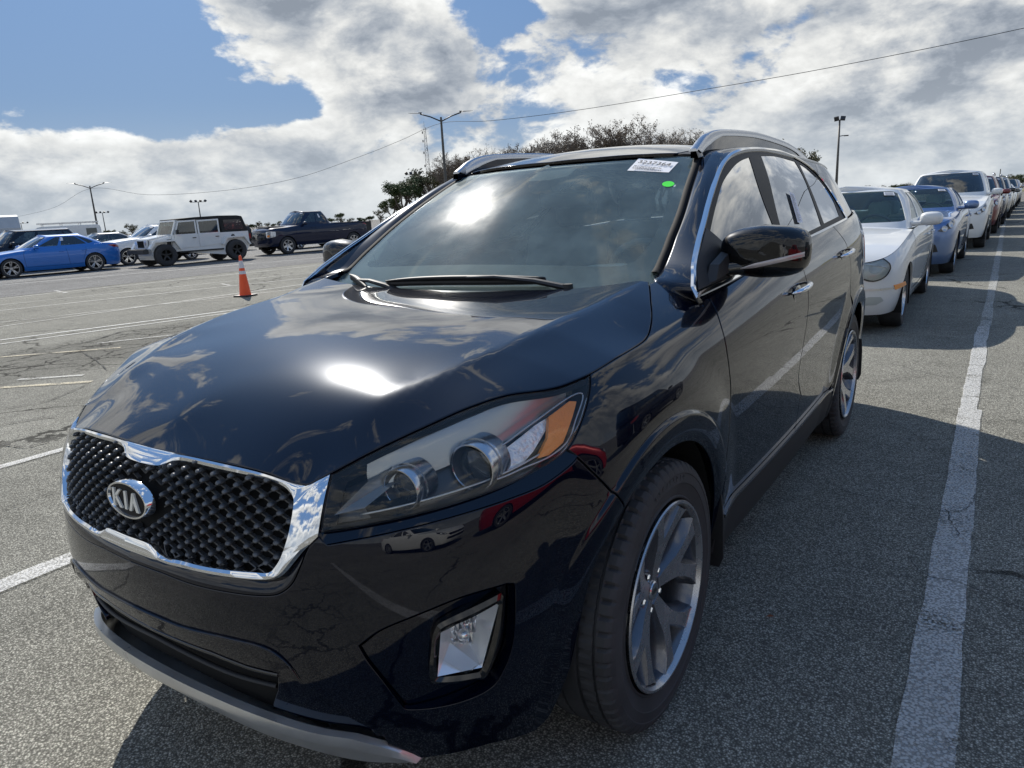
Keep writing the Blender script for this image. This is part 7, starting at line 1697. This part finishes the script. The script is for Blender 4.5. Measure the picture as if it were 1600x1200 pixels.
# ---------------------------------------------------------------- white off-roader with soft top
def boxes(name, parts, m, parent, bev=0.):
    bm = bmesh.new()
    for p in parts: box(bm, *p)
    if bev: bmesh.ops.bevel(bm, geom=[e for e in bm.edges], offset=bev, segments=2, affect='EDGES', clamp_overlap=True)
    bmesh.ops.recalc_face_normals(bm, faces=bm.faces); return bm_obj(name, bm, m, parent, angle=40)
def prism(name, yz, x0, x1, m, parent, bev=0., sy=1):
    bm = bmesh.new(); A_ = [bm.verts.new((x0, y, z)) for y, z in yz]; B_ = [bm.verts.new((x1, y, z)) for y, z in yz]; n = len(yz)
    bm.faces.new(A_); bm.faces.new(B_[::-1])
    for i in range(n): bm.faces.new((A_[i], A_[(i+1) % n], B_[(i+1) % n], B_[i]))
    bmesh.ops.recalc_face_normals(bm, faces=bm.faces)
    if bev: bmesh.ops.bevel(bm, geom=[e for e in bm.edges], offset=bev, segments=2, affect='EDGES', clamp_overlap=True)
    return bm_obj(name, bm, m, parent, angle=40)
def off_roader():
    r = thing('off_road_car', 'white boxy off-road vehicle with a black canvas top and big black wheels', 'car', (-26.4, 14.45, 0), R_(-8), LG)
    WB = 2.95
    arch = lambda cy, R0=.50: [(cy+R0*math.cos(a_), .42+R0*math.sin(a_)) for a_ in np.linspace(R_(200), R_(-20), 12)]
    tub = [(.42, .62), (.42, 1.14), (2.60, 1.14), (3.62, 1.16), (3.62, .62)]+[(WB+.50, .60)]+[(p[0], p[1]) for p in arch(WB)][::-1]+[(WB-.52, .55)]
    prism('tub', [(.36, .55), (.36, 1.18), (3.62, 1.18), (3.62, .60)]+arch(WB, .46)[::-1], -.78, .78, P_white, r, .015)
    prism('front_wing', [(-.50, .72), (-.46, 1.02), (.36, 1.16), (.36, .56)]+arch(0, .44)[::-1], -.72, .72, P_white, r, .015)
    prism('bonnet', [(-.52, 1.02), (-.50, 1.08), (.40, 1.22), (.40, 1.10)], -.60, .60, P_white, r, .03)
    for s in (1, -1):
        for cy in (0, WB):
            pts = [(cy-.62, .70), (cy-.42, 1.00), (cy+.44, 1.02), (cy+.66, .62), (cy+.58, .62), (cy+.38, .95), (cy-.36, .93), (cy-.54, .68)]
            prism('wing_flare', pts, s*.70, s*.94, P_white, r, .01)
            w_ = bpy.data.objects.new('wheel', None); COL.objects.link(w_); w_.parent = r; w_.location = (s*.80, cy, .43); w_.rotation_euler = (0, 0, 0 if s > 0 else math.pi)
            if 'jw' not in car.cache: car.cache['jw'] = wheel_pair_meshes(.43, .30, .52, (5, .03), rim_mat=M['rim_black'])
            add(car.cache['jw'][0], 'tyre', w_); add(car.cache['jw'][1], 'rim', w_)
        # doors with gaps: thin slabs standing 12 mm proud, window openings above
        for y0, y1 in ((.46, 1.40), (1.44, 2.36)):
            d_ = prism('door', [(y0, .66), (y0, 1.17), (y1, 1.17), (y1, .74 if y1 > 2 else .66)], s*.78, s*.800, P_white, r, .008)
            prism('door_handle', [(y1-.22, 1.02), (y1-.08, 1.02), (y1-.08, 1.05), (y1-.22, 1.05)], s*.800, s*.825, M['plastic'], d_)
            top = [(y0+.0, 1.17), (y0+(.20 if y0 < 1 else 0), 1.72), (y1, 1.74), (y1, 1.17)]
            o_ = prism('window_glass', [(y0+.07, 1.20), (y0+(.25 if y0 < 1 else .06), 1.66), (y1-.06, 1.68), (y1-.06, 1.20)], s*.745, s*.750, M['glass_dark'], d_)
            a_, b_ = np.array(top), np.array([(y0+.07, 1.20), (y0+(.25 if y0 < 1 else .06), 1.66), (y1-.06, 1.68), (y1-.06, 1.20)])
            for i in range(4):
                j = (i+1) % 4
                prism('window_surround', [tuple(a_[i]), tuple(a_[j]), tuple(b_[j]), tuple(b_[i])], s*.735, s*.775, P_white, d_)
        prism('fuel_cap', [(2.90+.08*math.cos(a_), 1.00+.08*math.sin(a_)) for a_ in np.linspace(0, 2*math.pi, 16, endpoint=False)], s*.78, s*.80, M['plastic'], r)
        prism('wing_vent', [(.16, .62), (.16, 1.02), (.33, 1.04), (.33, .60)], s*.72, s*.735, M['plastic'], r)
        boxes('door_mirror', [(s*.84, s*1.03, .50, .57, 1.20, 1.38)], M['plastic'], r, .02)
        bm = bmesh.new(); cyl(bm, (s*.46, -.56, .93), (s*.46, -.50, .93), .09, .10, 20); bm_obj('headlamp', bm, M['lens'], r, angle=40)
        bm = bmesh.new(); cyl(bm, (s*.66, -.44, .86), (s*.66, -.36, .86), .045, .05, 12); bm_obj('indicator', bm, M['amber'], r, angle=40)
        boxes('tail_lamp', [(s*.66, s*.80, 3.62, 3.70, .86, 1.06)], M['red_lens'], r, .01)
        boxes('step', [(s*.70, s*.86, .55, 2.40, .48, .54)], M['plastic'], r, .01)
    pan = boxes('grille', [(-.60, .60, -.555, -.50, .70, 1.06)], P_white, r, .02)
    for k in range(7): boxes('grille_slot', [(-.27+.09*k-.028, -.27+.09*k+.028, -.568, -.553, .76, 1.02)], M['shell'], pan)
    boxes('front_bumper', [(-.82, .82, -.82, -.62, .52, .70), (-.35, .35, -.62, -.5, .52, .66)], M['flare_grey'], r, .02)
    boxes('rear_bumper', [(-.80, .80, 3.66, 3.82, .52, .66)], M['flare_grey'], r, .02)
    boxes('windscreen_frame', [(-.72, -.66, .40, .44, 1.16, 1.20), (-.72, .72, .39, .45, 1.16, 1.22)], P_white, r)
    for s in (1, -1): prism('windscreen_pillar', [(.38, 1.18), (.44, 1.18), (.66, 1.74), (.60, 1.74)], s*.66, s*.74, P_white, r)
    prism('windscreen_header', [(.58, 1.70), (.66, 1.70), (.67, 1.76), (.60, 1.76)], -.74, .74, P_white, r)
    mesh_obj('windscreen', [(-.66, .40, 1.21), (.66, .40, 1.21), (.66, .60, 1.71), (-.66, .60, 1.71)], [(0, 1, 2, 3)], M['glass_green'], r, smooth=False)
    top = prism('canvas_top', [(.60, 1.755), (.62, 1.79), (1.4, 1.84), (2.4, 1.86), (3.2, 1.84), (3.42, 1.80), (3.62, 1.20), (3.56, 1.18), (2.44, 1.18), (2.40, 1.74), (1.4, 1.745)], -.765, .765, M['canvas'], r, .02)
    for s in (1, -1): prism('canvas_window', [(2.58, 1.28), (2.56, 1.68), (3.30, 1.68), (3.44, 1.28)], s*.768, s*.775, M['vinyl'] if 'vinyl' in M else M.setdefault('vinyl', mat('vinyl_window', (.012, .014, .022), .12, coat=.6)), top)
    bm = bmesh.new(); cyl(bm, (0.0, 3.70, 1.05), (0.0, 3.98, 1.05), .42, .42, 36); bmesh.ops.bevel(bm, geom=bm.edges[:], offset=.04, segments=2, affect='EDGES'); bm_obj('spare_wheel', bm, M['rubber'], r, angle=40)
    boxes('underbody', [(-.60, .60, -.4, 3.5, .40, .60)], M['shell'], r); boxes('cabin_interior', [(-.70, .70, .6, 3.4, .6, 1.0), (.14, .60, 1.35, 1.50, 1.0, 1.55), (-.60, -.14, 1.35, 1.50, 1.0, 1.55), (-.6, .6, 2.3, 2.42, 1., 1.5)], M['seat'], r)
    return r
off_roader()
# ---------------------------------------------------------------- black pickup
def pickup():
    pk, Sb_, Sc_, onb_ = car('black pickup with an extended cab, silver wheels and an open bed', 'pickup', 'suv', P_navy, (-26.6, 20.5, 0), R_(-8), LG, name='pickup_truck', L=5.9, W=1.0, wb=3.69, foh=.95, r=.40, zb=.38, nose=1.10, hood=1.26, belt=1.28, deck=1.34, H=1.95, cowl=.50, rf=1.12, rr=2.25, rb=2.62, wr=.70, style=(6, .045), rimf=.62, lamp='none', plastic=False, detail=True,
        windows=[((3.05, .55), (5.1, .55), (5.1, 4.35), (4.0, 4.35)), ((5.3, .55), (7.0, .55), (7.0, 4.35), (5.3, 4.35))], side_slip=[(5.7, 3.6), (5.95, 3.6), (5.98, 1.8), (5.73, 1.8)])
    for o in list(pk.children):
        if o.name.startswith('boot_lid'): bpy.data.objects.remove(o)
    boxes('bed_floor', [(-.78, .78, 2.75, 4.85, .80, .84), (-.80, .80, 2.66, 2.74, .8, 1.30), (-.90, -.80, 2.7, 4.88, .8, 1.265), (.80, .90, 2.7, 4.88, .8, 1.265), (-.8, .8, 4.82, 4.88, .8, 1.26)], M['plastic'], pk)
    for s in (1, -1): boxes('bed_rail', [(s*.80, s*.965, 2.66, 4.80, 1.262, 1.285)], M['plastic'], pk)
    onb_('grille', xz_loop(Sb_, [(0, 1.05), (.60, 1.05), (.58, .74), (0, .72)]), M['gloss_black'], mid=True, lift=.02)
    onb_('headlamp', xz_loop(Sb_, [(.62, 1.06), (.80, 1.07), (.93, 1.05), (.94, .84), (.80, .78), (.64, .80)]), M['lens'], lift=.015)
    onb_('indicator', xz_loop(Sb_, [(.70, .90), (.80, .92), (.80, .82), (.70, .82)]), M['amber'], lift=.02)
    onb_('front_bumper', xz_loop(Sb_, [(0, .68), (.60, .68), (.90, .70), (.93, .52), (.6, .46), (0, .46)]), P_navy, mid=True, lift=.05)
    boxes('bonnet_bulge', [(-.55, .55, -.7, .45, 1.235, 1.285)], P_navy, pk, .03)
    return pk
pickup()
# ---------------------------------------------------------------- white van with a roof rack
def van():
    v = thing('van', 'white work van with a ladder rack on its roof, beyond the blue saloon', 'van', (-57.5, 23.0, 0), R_(-20), LG)
    prism('body', [(-.9, .45), (-.92, .95), (-.2, 1.22), (.35, 2.02), (.7, 2.10), (4.4, 2.10), (4.5, 1.9), (4.5, .45)], -.98, .98, P_white, v, .06)
    for s in (1, -1):
        prism('side_window', [(.18, 1.30), (.50, 1.85), (1.25, 1.88), (1.25, 1.30)], s*.975, s*.99, M['glass_dark'], v); prism('rear_side_window', [(3.5, 1.35), (3.5, 1.85), (4.2, 1.85), (4.2, 1.35)], s*.975, s*.99, M['glass_dark'], v)
        boxes('tail_lamp', [(s*.80, s*.96, 4.5, 4.54, .9, 1.35)], M['red_lens'], v)
        for cy in (0, 3.5):
            w_ = bpy.data.objects.new('wheel', None); COL.objects.link(w_); w_.parent = v; w_.location = (s*.88, cy, .36); w_.rotation_euler = (0, 0, 0 if s > 0 else math.pi)
            tm, rm = list(car.cache.values())[0]; add(tm, 'tyre', w_); add(rm, 'rim', w_)
    rk = boxes('roof_rack', [(-.85, -.80, .7, 4.3, 2.24, 2.30), (.80, .85, .7, 4.3, 2.24, 2.30)]+[(-.85, .85, y_, y_+.06, 2.22, 2.26) for y_ in (.8, 2.0, 3.2, 4.2)]+[(s*.80, s*.85, y_, y_+.05, 2.08, 2.25) for s in (1, -1) for y_ in (.8, 2.0, 3.2, 4.2)], M['satin'], v)
    boxes('ladder', [(-.30, -.25, .5, 4.5, 2.27, 2.36), (.10, .15, .5, 4.5, 2.27, 2.36)]+[(-.3, .15, y_, y_+.04, 2.30, 2.33) for y_ in np.arange(.6, 4.4, .3)], M['satin'], rk)
    return v
van()
